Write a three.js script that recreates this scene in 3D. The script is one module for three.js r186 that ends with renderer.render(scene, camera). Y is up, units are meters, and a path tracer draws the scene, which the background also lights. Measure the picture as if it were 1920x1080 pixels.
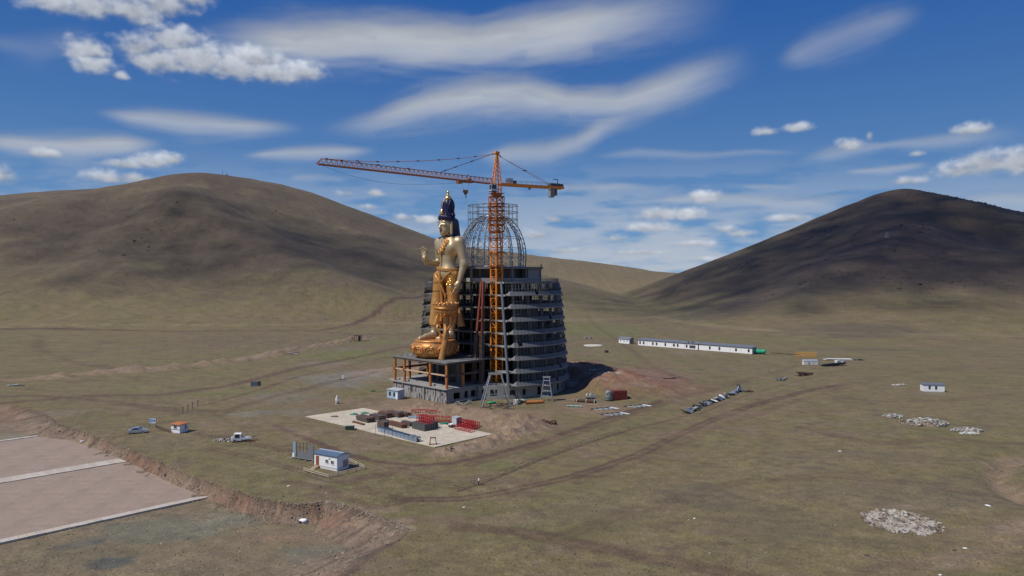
import * as THREE from 'three';
import { mergeGeometries, mergeVertices, toCreasedNormals } from 'three/addons/utils/BufferGeometryUtils.js';

// ---------------------------------------------------------------- camera, sky, sun, exposure
const scene = new THREE.Scene();
const FOCAL = 1333, EYE = 41.5, PITCH = Math.atan(25 / FOCAL);
const camera = new THREE.PerspectiveCamera(2 * Math.atan(540 / FOCAL) * 180 / Math.PI, 16 / 9, 1, 20000);
camera.position.set(0, EYE, 0);
camera.rotation.x = -PITCH;
const renderer = new THREE.WebGLRenderer({ antialias: true });
renderer.toneMapping = THREE.LinearToneMapping;
renderer.toneMappingExposure = 0.88;
renderer.shadowMap.enabled = true;
const SUN = new THREE.Vector3(-0.521, 0.799, 0.301).normalize();
const sun = new THREE.DirectionalLight(new THREE.Color(1.0, 0.95, 0.87), 4.4);
sun.name = 'sun';
sun.position.copy(SUN).multiplyScalar(900).add(new THREE.Vector3(0, 0, -300));
sun.target.position.set(0, 0, -300);
sun.castShadow = true;
sun.shadow.radius = 1.2;
Object.assign(sun.shadow.camera, { left: -900, right: 900, top: 900, bottom: -900, near: 1, far: 3000 });
scene.add(sun, sun.target);

// ---------------------------------------------------------------- small maths
function rng(seed) { let a = seed >>> 0; return () => { a = (a + 0x6D2B79F5) | 0; let t = Math.imul(a ^ (a >>> 15), 1 | a); t = (t + Math.imul(t ^ (t >>> 7), 61 | t)) ^ t; return ((t ^ (t >>> 14)) >>> 0) / 4294967296; }; }
const rand = rng(20240611);
const rr = (a, b) => a + (b - a) * rand();
const clamp = (x, a = 0, b = 1) => x < a ? a : x > b ? b : x;
const ss = (a, b, x) => { const t = clamp((x - a) / (b - a)); return t * t * (3 - 2 * t); };
const lerp = (a, b, t) => a + (b - a) * t;
function hash2(ix, iy) { let h = Math.imul(ix, 374761393) + Math.imul(iy, 668265263) | 0; h = Math.imul(h ^ (h >>> 13), 1274126177); return ((h ^ (h >>> 16)) >>> 0) / 4294967296; }
function vnoise(x, y) {
  const ix = Math.floor(x), iy = Math.floor(y), fx = x - ix, fy = y - iy;
  const ux = fx * fx * fx * (fx * (fx * 6 - 15) + 10), uy = fy * fy * fy * (fy * (fy * 6 - 15) + 10);
  const a = hash2(ix, iy), b = hash2(ix + 1, iy), c = hash2(ix, iy + 1), d = hash2(ix + 1, iy + 1);
  return (a + (b - a) * ux + (c - a) * uy + (a - b - c + d) * ux * uy) * 2 - 1;
}
function fbm(x, y, n = 4, g = 0.5) { let s = 0, a = 1, t = 0; for (let i = 0; i < n; i++) { s += a * vnoise(x, y); t += a; a *= g; const nx = x * 1.62 - y * 1.17 + 17.3; y = x * 1.17 + y * 1.62 + 5.1; x = nx; } return s / t; }

// points of the place: where a line of sight at a given slope meets the ground or a given depth
const cp = Math.cos(PITCH), sp = Math.sin(PITCH);
const sight = (u, v) => { const a = (u - 960) / FOCAL, b = -(v - 540) / FOCAL; return [a, b * cp - sp, -(b * sp + cp)]; };
function G(u, v, y = 0) { const d = sight(u, v), t = (y - EYE) / d[1]; return new THREE.Vector3(d[0] * t, y, d[2] * t); }
function AT(u, v, depth) { const d = sight(u, v), t = -depth / d[2]; return new THREE.Vector3(d[0] * t, EYE + d[1] * t, -depth); }

// the temple's own axes: F is the way that the statue looks, S is its left-hand side
const C = new THREE.Vector3(-7, 0, -262), Q = Math.SQRT1_2;
const FS = (f, s, y = 0) => new THREE.Vector3(C.x - Q * f + Q * s, y, C.z + Q * f + Q * s);
const TURN = -Math.PI / 4;   // local +z looks along F, local +x along S

// ---------------------------------------------------------------- sky
{
  const W = 4096, Hh = 2048, data = new Float32Array(W * Hh * 4);
  const ang = (u, v) => { const d = sight(u, v), l = Math.hypot(...d); return [Math.atan2(d[0], -d[2]), Math.asin(d[1] / l)]; };
  // long lens-shaped clouds: points with half widths and a strength
  const bandsPx = [
    [[330, 62, 26], [450, 66, 40], [560, 68, 48], [700, 62, 46], [800, 68, 46], [880, 74, 42], [980, 58, 48], [1100, 34, 50], [1240, 14, 48], [1400, -10, 40], 1.0],
    [[590, 244, 10], [700, 226, 22], [800, 192, 34], [900, 176, 34], [980, 172, 34], [1060, 188, 28], [1160, 188, 30], [1260, 156, 32], [1340, 126, 30], [1430, 92, 20], 0.86],
    [[1450, 122, 10], [1540, 82, 26], [1640, 46, 26], [1740, 10, 16], 0.34],
    [[880, 296, 6], [950, 286, 18], [1020, 280, 22], [1080, 262, 18], [1120, 236, 16], [1180, 215, 12], 0.66],
    [[170, 208, 6], [270, 216, 18], [360, 228, 22], [460, 236, 16], [590, 242, 6], 0.7],
    [[-60, 258, 10], [40, 264, 16], [150, 270, 20], [230, 268, 16], [320, 270, 6], 0.85],
    [[450, 294, 4], [540, 286, 12], [630, 282, 14], [720, 282, 5], 0.66],
    [[1100, 292, 4], [1200, 282, 10], [1300, 288, 8], [1420, 284, 6], [1520, 290, 3], 0.3],
    [[1480, 304, 4], [1550, 290, 12], [1610, 276, 12], [1660, 272, 6], [1760, 258, 12], [1840, 248, 16], [1940, 244, 18], 0.42],
    [[1570, 324, 3], [1660, 316, 9], [1750, 306, 4], 0.5],
    [[1020, 354, 4], [1110, 352, 9], [1230, 350, 4], 0.42],
    [[540, 336, 4], [600, 334, 10], [670, 338, 4], 0.3],
    [[-40, 70, 8], [60, 84, 22], [180, 60, 16], 0.18],
    [[1380, 352, 3], [1430, 350, 5], [1500, 354, 2], 0.3],
    [[1180, 378, 5], [1330, 372, 9], [1480, 376, 10], [1640, 368, 8], 0.46],
    [[720, 412, 6], [790, 416, 14], [870, 420, 10], 0.4],
    [[1780, 380, 8], [1880, 372, 14], [1980, 380, 14], 0.4],
  ];
  const bands = bandsPx.map((b) => ({ s: b[b.length - 1], p: b.slice(0, -1).map(([u, v, w]) => [...ang(u, v), w * 1.0 / FOCAL]) }));
  // heaped clouds: lumps with flat bases
  const lumpsPx = [
    [110, 8, 42, 22], [180, 14, 52, 28], [250, 22, 58, 30], [310, 8, 56, 32], [350, -6, 44, 24],
    [168, 96, 34, 22], [178, 122, 30, 18], [228, 143, 12, 8], [262, 88, 42, 28], [330, 76, 54, 28], [300, 118, 62, 28], [372, 112, 66, 32], [440, 128, 60, 26], [510, 138, 54, 22], [572, 138, 38, 20], [480, 112, 50, 20],
    [-4, 330, 34, 24], [78, 288, 40, 9], [236, 308, 34, 11], [286, 304, 40, 14], [322, 300, 24, 13], [214, 336, 48, 15], [252, 334, 34, 12],
    [1805, 318, 34, 18], [1850, 306, 48, 24], [1910, 302, 50, 26], [1960, 310, 50, 26], [1438, 248, 26, 9], [1496, 240, 28, 11], [1592, 274, 26, 13], [1822, 244, 34, 12], [1630, 256, 7, 11], [1720, 288, 14, 6],
    [1322, 370, 38, 13], [1236, 402, 52, 14], [1290, 402, 28, 13], [1216, 428, 56, 10], [1300, 458, 44, 7], [1010, 442, 38, 13], [1040, 412, 22, 10], [1390, 438, 30, 8], [1362, 430, 26, 7], [1150, 448, 34, 7],
    [800, 412, 30, 9], [756, 408, 26, 8], [700, 362, 24, 9], [652, 364, 26, 8], [690, 388, 18, 6], [842, 434, 28, 8], [1480, 410, 40, 9], [1700, 340, 30, 8], [1060, 470, 60, 6], [1200, 474, 70, 6], [1110, 496, 70, 4], [1330, 486, 60, 5],
  ];
  const lumps = lumpsPx.map(([u, v, w, h]) => [...ang(u, v), (v < 160 ? 1.18 : 1.08) * w / FOCAL, (v < 160 ? 1.2 : 1.1) * h / FOCAL]);
  const azLo = ang(-160, 500)[0], azHi = ang(2080, 500)[0], elHi = ang(960, -90)[1];
  for (let j = Hh / 2; j < Hh; j++) {
    const el = ((j + 0.5) / Hh - 0.5) * Math.PI, e = Math.max(el, 0);
    const k = Math.pow(1 - Math.min(1, Math.sin(e) / 0.42), 1.75), top = Math.min(1, Math.max(0, Math.sin(e) - 0.3) / 0.7);
    const br = lerp(0.024, 0.20, k) * (1 - 0.35 * top), bg = lerp(0.118, 0.40, k) * (1 - 0.35 * top), bb = lerp(0.41, 0.66, k) * (1 - 0.25 * top);
    for (let i = 0; i < W; i++) {
      const lon = ((i + 0.5) / W - 0.5) * 2 * Math.PI;          // direction: x = cos(lon) cos(el), z = sin(lon) cos(el)
      let az = lon + Math.PI / 2; if (az > Math.PI) az -= 2 * Math.PI;   // 0 looks along -z, positive to the east (+x)
      let dens = 0, bright = 0.5, lump = 0;
      const inView = az > azLo && az < azHi && el < elHi;
      const wx = fbm(az * 5 + 3, el * 16, 3), wy = fbm(az * 5 + 40, el * 16 + 9, 3);
      const streak = fbm(az * 9 + el * 14, el * 60 - az * 10, 3);
      if (inView) {
        const a2 = az + wx * 0.010, e2 = el + wy * 0.006;
        for (const b of bands) {
          let best = 9, bt = 0, ba = 0, bu = 0;
          const p = b.p;
          for (let s = 0; s < p.length - 1; s++) {
            const [x0, y0, w0] = p[s], [x1, y1, w1] = p[s + 1];
            if (a2 < x0 - 0.1 || a2 > x1 + 0.1) continue;
            const dx = x1 - x0, dy = y1 - y0, t = clamp(((a2 - x0) * dx + (e2 - y0) * dy) / (dx * dx + dy * dy));
            const d = (e2 - y0 - t * dy), q = Math.hypot(a2 - x0 - t * dx, d) / lerp(w0, w1, t) / (d > 0 ? 0.92 : 1.08);
            if (q < best) { best = q; bt = d / lerp(w0, w1, t); ba = x0 + t * dx + y0 * 2; bu = (s + t) / (p.length - 1); }
          }
          if (best < 2.6) {
            const st = fbm(ba * 15 + bt * 0.8, bt * 3.6 + b.s * 40, 5, 0.6), ends = ss(0, 0.2, bu) * ss(1, 0.74, bu);
            const soft = bt > 0 ? best * 1.12 : best * 0.9;
            const v = Math.pow(ss(1.75, 0.0, soft + 0.36 * st + 0.2 * streak), 1.6) * b.s * ends * (1 + 0.22 * st);
            if (v > 0) { const nd = 1 - (1 - dens) * (1 - clamp(v)); bright = (bright * dens + (0.44 + 0.13 * ss(-0.9, 0.6, -bt) + 0.05 * st) * (nd - dens)) / Math.max(nd, 1e-3); dens = nd; }
          }
        }
        let f = -9, rel = 0;
        for (const [x, y, w, h] of lumps) {
          if (Math.abs(az - x) > w * 2 || Math.abs(el - y) > h * 2.2) continue;
          const ey = (el - y) / h, q = 1 - Math.hypot((az - x) / w, ey < 0 ? ey * 1.45 : ey);
          if (q > f) { rel = ey; f = f > -2 ? q + 0.12 * Math.max(0, f + 0.3) : q; }
        }
        if (f > -1) {
          const n1 = fbm(az * 70, el * 105, 6, 0.6), n2 = fbm(az * 26 + 8, el * 40, 3);
          const v = ss(-0.20, 0.75, f + 0.52 * n1 + 0.40 * n2 - 0.06);
          if (v > 0) {
            lump = v * 0.94;
            const lit = clamp(0.64 + 0.24 * rel + 0.2 * n1 + 0.14 * n2, 0.38, 1.0);
            const nd = 1 - (1 - dens) * (1 - lump);
            bright = (bright * dens * (1 - lump) + lit * 0.86 * lump) / Math.max(nd, 1e-3); dens = nd;
          }
        }
      } else {
        const n = fbm(az * 3.2 + 1.7 + el, el * 11 + 2 + 1.2 * Math.sin(az), 4);
        dens = 0.62 * ss(0.02, 0.5, n + 0.12 * streak) * (1 - 0.5 * ss(0.5, 1.3, el)); bright = 0.46 + 0.12 * ss(0, 0.5, n);
      }
      // low haze of far cloud fields towards the horizon
      const low = ss(0.185, 0.01, e) * ss(-0.3, 0.5, fbm(az * 13 + 5, el * 70, 5, 0.58) + 0.26) * (0.62 + 0.2 * ss(-0.1, 0.15, az) * ss(0.5, 0.2, az));
      const out = 1 - (1 - dens) * (1 - low); if (out > 0) { bright = (bright * dens + 0.60 * low * (1 - dens)) / Math.max(out, 1e-3); }
      dens = out;
      const o = (j * W + i) * 4, cr = bright * 0.93, cg = bright * 1.0, cb = bright * 1.12;
      data[o] = lerp(br, cr, dens); data[o + 1] = lerp(bg, cg, dens); data[o + 2] = lerp(bb, cb, dens); data[o + 3] = 1;
    }
  }
  for (let o = 0; o < (Hh / 2) * W * 4; o += 4) { data[o] = 0.13; data[o + 1] = 0.12; data[o + 2] = 0.09; data[o + 3] = 1; }
  const sky = new THREE.DataTexture(data, W, Hh, THREE.RGBAFormat, THREE.FloatType);
  sky.mapping = THREE.EquirectangularReflectionMapping; sky.magFilter = THREE.LinearFilter; sky.minFilter = THREE.LinearFilter; sky.wrapS = THREE.RepeatWrapping; sky.needsUpdate = true;
  scene.background = sky; scene.environment = sky;
}

// ---------------------------------------------------------------- object helpers
const taken = {};
function numbered(name) { const n = taken[name] = (taken[name] ?? -1) + 1; return n ? `${name}_${String(n).padStart(3, '0')}` : name; }
function tag(o, label, category, group, kind) { o.userData.label = label; o.userData.category = category; if (group) o.userData.group = group; if (kind) o.userData.kind = kind; return o; }
function thing(name, label, category, pos, turn = 0, group) { const o = new THREE.Group(); o.name = numbered(name); o.position.copy(pos); o.rotation.y = turn; scene.add(o); return tag(o, label, category, group); }
function sub(name, parent) { const o = new THREE.Group(); o.name = name; parent.add(o); return o; }
function part(name, geo, mat, parent) { const m = new THREE.Mesh(geo, mat); m.name = name; m.castShadow = m.receiveShadow = true; parent.add(m); return m; }
function structure(name, geo, mat, label) { const m = part(numbered(name), geo, mat, scene); m.userData.kind = 'structure'; if (label) m.userData.label = label; return m; }
const UNIT = new THREE.BoxGeometry(1, 1, 1), ROUND = new THREE.CylinderGeometry(0.5, 0.5, 1, 10);
const V = (x, y, z) => new THREE.Vector3(x, y, z);
function box(name, parent, mat, w, h, d, x, y, z, ry = 0) { const m = part(name, UNIT, mat, parent); m.scale.set(w, h, d); m.position.set(x, y, z); m.rotation.y = ry; return m; }
function aim(m, p0, p1) { m.position.copy(p0).add(p1).multiplyScalar(0.5); const d = p1.clone().sub(p0); const up = V(0, 1, 0); m.quaternion.setFromUnitVectors(up, d.clone().normalize()); return d.length(); }
function bar(name, parent, mat, p0, p1, w, d = w) { const m = part(name, UNIT, mat, parent); const l = aim(m, p0, p1); m.scale.set(w, l, d); return m; }
function rod(name, parent, mat, p0, p1, dia) { const m = part(name, ROUND, mat, parent); const l = aim(m, p0, p1); m.scale.set(dia, l, dia); return m; }
const _d = new THREE.Object3D();
function boxGeo(w, h, d, x = 0, y = 0, z = 0, ry = 0) { const g = new THREE.BoxGeometry(w, h, d); if (ry) g.rotateY(ry); g.translate(x, y, z); return g; }
function barGeo(p0, p1, w, d = w) { const g = new THREE.BoxGeometry(w, p0.distanceTo(p1), d); aim(_d, p0, p1); _d.scale.set(1, 1, 1); _d.updateMatrix(); g.applyMatrix4(_d.matrix); return g; }
function tube(points, r, n = 24, m = 7) { return new THREE.TubeGeometry(new THREE.CatmullRomCurve3(points), n, r, m, false); }
const L = (r, g, b) => new THREE.Color().setRGB(r, g, b);
const mat = (r, g, b, rough = 0.8, metal = 0, extra = {}) => new THREE.MeshStandardMaterial({ color: L(r, g, b), roughness: rough, metalness: metal, ...extra });
function noiseTexture(n, fn, srgb = true) {
  const d = new Uint8Array(n * n * 4);
  for (let j = 0; j < n; j++) for (let i = 0; i < n; i++) { const c = fn(i / n, j / n, i, j), o = (j * n + i) * 4; d[o] = clamp(c[0]) * 255; d[o + 1] = clamp(c[1]) * 255; d[o + 2] = clamp(c[2]) * 255; d[o + 3] = 255; }
  const t = new THREE.DataTexture(d, n, n); t.wrapS = t.wrapT = THREE.RepeatWrapping; t.magFilter = THREE.LinearFilter; t.minFilter = THREE.LinearMipmapLinearFilter; t.generateMipmaps = true; if (srgb) t.colorSpace = THREE.SRGBColorSpace; t.needsUpdate = true; return t;
}
// tiling noise: blends four shifted copies
function tiled(u, v, f, n, g) { const s = (a, b) => fbm(a * f + 31, b * f + 7, n, g); return s(u, v) * (1 - u) * (1 - v) + s(u - 1, v) * u * (1 - v) + s(u, v - 1) * (1 - u) * v + s(u - 1, v - 1) * u * v; }

// ---------------------------------------------------------------- terrain: shape
const px = (list) => list.map(([u, v]) => { const p = G(u, v); return [p.x, p.z]; });
function near(poly, x, z) {   // [distance to a polyline, distance along it]
  let best = 1e9, at = 0, run = 0;
  for (let i = 0; i < poly.length - 1; i++) {
    const [ax, az] = poly[i], [bx, bz] = poly[i + 1], dx = bx - ax, dz = bz - az, l = dx * dx + dz * dz, t = clamp(((x - ax) * dx + (z - az) * dz) / l), ex = x - ax - t * dx, ez = z - az - t * dz, q = ex * ex + ez * ez, ll = Math.sqrt(l);
    if (q < best) { best = q; at = run + t * ll; }
    run += ll;
  }
  return [Math.sqrt(best), at];
}
function inside(poly, x, z) { let c = false; for (let i = 0, j = poly.length - 1; i < poly.length; j = i++) { const [xi, zi] = poly[i], [xj, zj] = poly[j]; if ((zi > z) !== (zj > z) && x < (xj - xi) * (z - zi) / (zj - zi) + xi) c = !c; } return c; }
function box2(poly, m) { const xs = poly.map((p) => p[0]), zs = poly.map((p) => p[1]); return [Math.min(...xs) - m, Math.max(...xs) + m, Math.min(...zs) - m, Math.max(...zs) + m]; }
const within = (b, x, z) => x > b[0] && x < b[1] && z > b[2] && z < b[3];

const DROP = 2.6;
// upper rim of the cut: [u, v, width of the slope below it]
const rimPx = [[-520, 748, 5], [-160, 752, 4], [0, 758, 4], [40, 762, 5], [84, 776, 9], [112, 796, 6], [150, 806, 2.6], [205, 826, 2.2], [250, 843, 2.2], [300, 866, 2.0], [345, 886, 1.9], [420, 913, 1.8], [480, 933, 1.8], [545, 946, 1.9], [590, 944, 2.6], [612, 938, 5], [650, 947, 7.5], [700, 962, 8], [745, 978, 8], [772, 990, 7.5], [755, 1012, 9], [700, 1046, 12], [640, 1100, 13], [560, 1240, 13]];
const rim = rimPx.map(([u, v, w]) => { const p = G(u, v); return [p.x, p.z, w]; });
const lowPoly = rim.concat([[-400, -20, 5], [-700, -200, 5]]);
const lowBox = box2(lowPoly, 4);
function lowDepth(x, z) {   // 0 above, 1 on the floor of the cut; also distance inside
  if (!within(lowBox, x, z) || !inside(lowPoly, x, z)) return [0, -1];
  let best = 1e9, w = 4;
  for (let i = 0; i < rim.length - 1; i++) { const [ax, az, aw] = rim[i], [bx, bz, bw] = rim[i + 1], dx = bx - ax, dz = bz - az, t = clamp(((x - ax) * dx + (z - az) * dz) / (dx * dx + dz * dz)), q = Math.hypot(x - ax - t * dx, z - az - t * dz); if (q < best) { best = q; w = lerp(aw, bw, t); } }
  return [clamp((best + 0.5 * fbm(x * 0.5, z * 0.5, 3)) / w), best / w, w];
}
const PAD = px([[572, 782], [815, 840], [925, 815], [682, 766]]);
const padBox = box2(PAD, 5);
const BERM = px([[775, 772], [830, 774], [890, 784], [945, 795], [985, 803]]), bermBox = box2(BERM, 14);
const BERM2 = px([[985, 805], [935, 826], [880, 842], [838, 852]]), berm2Box = box2(BERM2, 10);
const TRENCH = px([[-60, 722], [90, 710], [200, 700], [330, 692], [420, 680], [520, 664], [610, 646], [700, 633]]), trenchBox = box2(TRENCH, 12);
const RCUT = [G(1960, 850), G(1890, 858), G(1868, 884), G(1885, 915), G(1925, 935)].map((p) => [p.x, p.z]), rcutBox = box2(RCUT, 12);
const R2CUT = [G(1960, 985), G(1900, 1000), G(1865, 1022), G(1840, 1060)].map((p) => [p.x, p.z]), r2Box = box2(R2CUT, 10);
const ridge = (list, d) => list.map(([u, v]) => [(u - 960) / FOCAL * d, EYE + (515 - v) / FOCAL * d]);
function along(list, x) { if (x <= list[0][0]) return list[0][1]; for (let i = 0; i < list.length - 1; i++) { const [a, ya] = list[i], [b, yb] = list[i + 1]; if (x <= b) { const y0 = i ? list[i - 1][1] : ya, y3 = i < list.length - 2 ? list[i + 2][1] : yb, t = (x - a) / (b - a); return ya + 0.5 * t * (yb - y0 + t * (2 * y0 - 5 * ya + 4 * yb - y3 + t * (3 * (ya - yb) + y3 - y0))); } } return list[list.length - 1][1]; }
const leftRidge = ridge([[-1400, 420], [-800, 400], [-300, 388], [0, 372], [140, 360], [270, 352], [335, 342], [430, 332], [510, 342], [585, 362], [650, 386], [720, 412], [790, 438], [860, 466], [930, 492], [1010, 514], [1080, 530], [1160, 551]], 1150);
const rightRidge = ridge([[1080, 586], [1160, 560], [1240, 528], [1320, 497], [1400, 466], [1480, 432], [1560, 398], [1620, 374], [1660, 359], [1700, 352], [1745, 361], [1800, 377], [1860, 394], [1930, 412], [2100, 436], [2400, 452], [2900, 470]], 950);
const farRidge = ridge([[300, 440], [700, 452], [860, 462], [1000, 479], [1100, 491], [1200, 504], [1270, 513], [1400, 520], [1900, 525]], 1750);
const leftSpur = [[330, 408, 930], [400, 430, 860], [520, 470, 760], [620, 505, 690], [720, 540, 620]].map(([u, v, d]) => [(u - 960) / FOCAL * d, -d]);
const leftSpur2 = [[340, 345, 1080], [260, 372, 1000], [140, 400, 930], [0, 430, 860]].map(([u, v, d]) => [(u - 960) / FOCAL * d, -d]);
const rightSpur = [[1690, 400, 860], [1660, 430, 740], [1560, 470, 680], [1450, 520, 600]].map(([u, v, d]) => [(u - 960) / FOCAL * d, -d]);
const rightGully = [[1730, 415, 850], [1830, 452, 760], [1960, 500, 690]].map(([u, v, d]) => [(u - 960) / FOCAL * d, -d]);
function hills(x, z) {
  const d = -z; if (d < 380) return [0, 0, 0, 0];
  const wob = 40 * fbm(x / 260, z / 260, 3), n = fbm(x / 120, z / 120, 5), rid = 1 - Math.abs(fbm(x / 170 + 9, z / 240, 4)) * 2;
  const tl = clamp((d + wob - 540) / 610), tr = clamp((d + wob * 0.6 - 440) / 510), tf = clamp((d - 1100) / 650);
  const fall = (r, len) => ss(0, 1, clamp(1 - (d - r) / len));
  const P = (t, m = 0.16) => lerp(t * t * (3 - 2 * t), t, m);
  let l = along(leftRidge, x) * P(tl, 0.4) * (d > 1150 ? fall(1150, 420) : 1);
  if (l > 0) { const m = tl * (1 - tl) * 4 * ss(0, 60, l); l += m * (4 * n + 5 * rid); const a = near(leftSpur, x, z)[0], b = near(leftSpur2, x, z)[0]; l += ss(0, 0.25, tl) * (15 * Math.exp(-a * a / 2600) + 10 * Math.exp(-b * b / 4200)) * (1 - ss(0.85, 1, tl)); }
  let r = along(rightRidge, x) * P(tr, 0.62) * (d > 950 ? fall(950, 360) : 1);
  if (r > 0) { const m = tr * (1 - tr) * 4 * ss(0, 50, r); r += m * (4 * n + 4 * rid); const a = near(rightSpur, x, z)[0], b = near(rightGully, x, z)[0]; r += m * (17 * Math.exp(-a * a / 4200) - 13 * Math.exp(-b * b / 1800)); }
  let f = along(farRidge, x) * P(tf) * (d > 1750 ? fall(1750, 1500) : 1);
  f += tf * 5 * n;
  l = Math.max(0, l); r = Math.max(0, r); f = Math.max(0, f);
  const h = Math.max(l, r, f);
  // soft joins where two slopes meet
  const mx = Math.max(l, r, f), others = l + r + f - mx; const blend = mx + Math.min(6, others * 0.08) * ss(0, 10, others) * (1 - clamp((mx - others) / 40));
  const rough = ss(6, 40, h) * (0.9 * fbm(x / 22, z / 22, 4));
  return [blend + rough, l, r, f];
}
function heightAt(x, z) {
  const hh = hills(x, z);
  let y = hh[0] + 0.45 * fbm(x / 55, z / 55, 3) * ss(0, 1, 1) + 0.07 * fbm(x / 5, z / 5, 3);
  let bank = 0, low = 0, soil = 0;
  const fx = x - C.x, fz = z - C.z, f = Q * (fz - fx), s = Q * (fx + fz), rad = Math.hypot(fx, fz);
  // the temple's yard is level
  const flat = Math.max(ss(62, 40, rad), ss(14, 4, Math.max(Math.abs(f - 34) - 16, Math.abs(s) - 22)));
  y = lerp(y, 0.1 * fbm(x / 7, z / 7, 3), flat);
  if (within(padBox, x, z)) { const q = inside(PAD, x, z) ? 0 : near(PAD.concat([PAD[0]]), x, z)[0]; y = lerp(y, -0.05, ss(5, 0.3, q)); }
  const ld = lowDepth(x, z);
  if (ld[0] > 0) {
    const t = ld[0], w = ld[2], steep = w < 3;
    const gull = steep ? 0.3 * fbm(x * 0.9, z * 0.9, 3) : 0.28 * fbm((x + z) * 0.8, (x - z) * 0.12, 3);
    const prof = steep ? (t < 0.55 ? 0.66 * ss(0, 0.55, t + gull * 0.25) : 0.66 + 0.34 * ss(0.55, 1, t)) : lerp(ss(0, 1, t), t, 0.65);
    y = y * (1 - t) - DROP * clamp(prof) + gull * ss(0, 0.2, t) * ss(1, 0.7, t) * (steep ? 1.0 : 0.9) + (t >= 1 ? 0.1 * fbm(x / 9, z / 9, 3) : 0);
    low = t; bank = t < 1 ? 1 : ss(1.9, 1.0, ld[1]) * (steep ? 0.8 : 0.3);
    // slumped clods at the foot of the cut
    if (steep && ld[1] > 0.7 && ld[1] < 2.6) y += 0.75 * Math.max(0, fbm(x * 0.35, z * 0.35, 3)) * ss(0.7, 1.2, ld[1]) * ss(2.6, 1.6, ld[1]);
  } else if (ld[1] < 0 && within(lowBox, x, z)) { const q = near(rim.map((p) => [p[0], p[1]]), x, z); }
  if (within(bermBox, x, z)) { const q = near(BERM, x, z); const a = Math.exp(-q[0] * q[0] / 30) * (2.6 + 1.3 * fbm(x / 4, z / 4, 3)) * ss(-1, 6, q[1] + 4); y += a; soil = Math.max(soil, ss(0.04, 0.5, a)); }
  if (within(berm2Box, x, z)) { const q = near(BERM2, x, z)[0]; const a = Math.exp(-q * q / 14) * (1.1 + 1.0 * fbm(x / 2.6, z / 2.6, 3)); y += a; soil = Math.max(soil, ss(0.04, 0.45, a) * 0.9); }
  if (within(trenchBox, x, z)) { const q = near(TRENCH, x, z); const a = Math.exp(-q[0] * q[0] / 18) * Math.max(0, fbm(x / 8, z / 8, 3) + 0.4) * 2.6 * ss(420, 220, q[1]); y += a; soil = Math.max(soil, ss(0.15, 0.8, a + 0.42 * Math.exp(-q[0] * q[0] / 40)) * 0.85); }
  // cut and spoil heaps east and north of the temple
  if (rad < 104) {
    const ang = Math.atan2(fz, fx);                       // 0 east, negative away from the camera
    const side = ss(0.62, 0.1, ang) * ss(-2.9, -2.2, ang);
    const edge = 38 + 4 * fbm(x / 14, z / 14, 3);
    const wall = side * ss(30.5, edge, rad) * ss(74, edge + 6, rad);
    y += wall * (5.0 + 1.9 * fbm(x / 6, z / 6, 4));
    soil = Math.max(soil, side * ss(29, 32, rad) * ss(84 + 14 * fbm(x / 9, z / 9, 3), 56, rad));
    const m1 = G(1176, 735), q1 = Math.hypot((x - m1.x) / 9, (z - m1.z + 6) / 8); y += 1.1 * (1 + 0.8 * fbm(x / 3, z / 3, 3)) * Math.exp(-q1 * q1); soil = Math.max(soil, 0.9 * Math.exp(-q1 * q1));
  }
  if (within(rcutBox, x, z)) { const q = near(RCUT, x, z)[0]; const a = Math.exp(-q * q / 10); y -= 1.7 * a; soil = Math.max(soil, 0.75 * a); }
  if (within(r2Box, x, z)) { const q = near(R2CUT, x, z)[0]; const a = Math.exp(-q * q / 9); y += 0.6 * a * (0.6 + fbm(x / 3, z / 3, 3)); soil = Math.max(soil, 0.35 * a); }
  if (soil > 0.05) y += soil * 0.45 * fbm(x / 1.9, z / 1.9, 3);
  return { y, hh, bank, low, soil, f, s, rad };
}
const groundY = (x, z) => heightAt(x, z).y;
const on = (u, v) => { let p = G(u, v); for (let i = 0; i < 4; i++) p = G(u, v, groundY(p.x, p.z)); return p; };   // a spot on the ground

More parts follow.
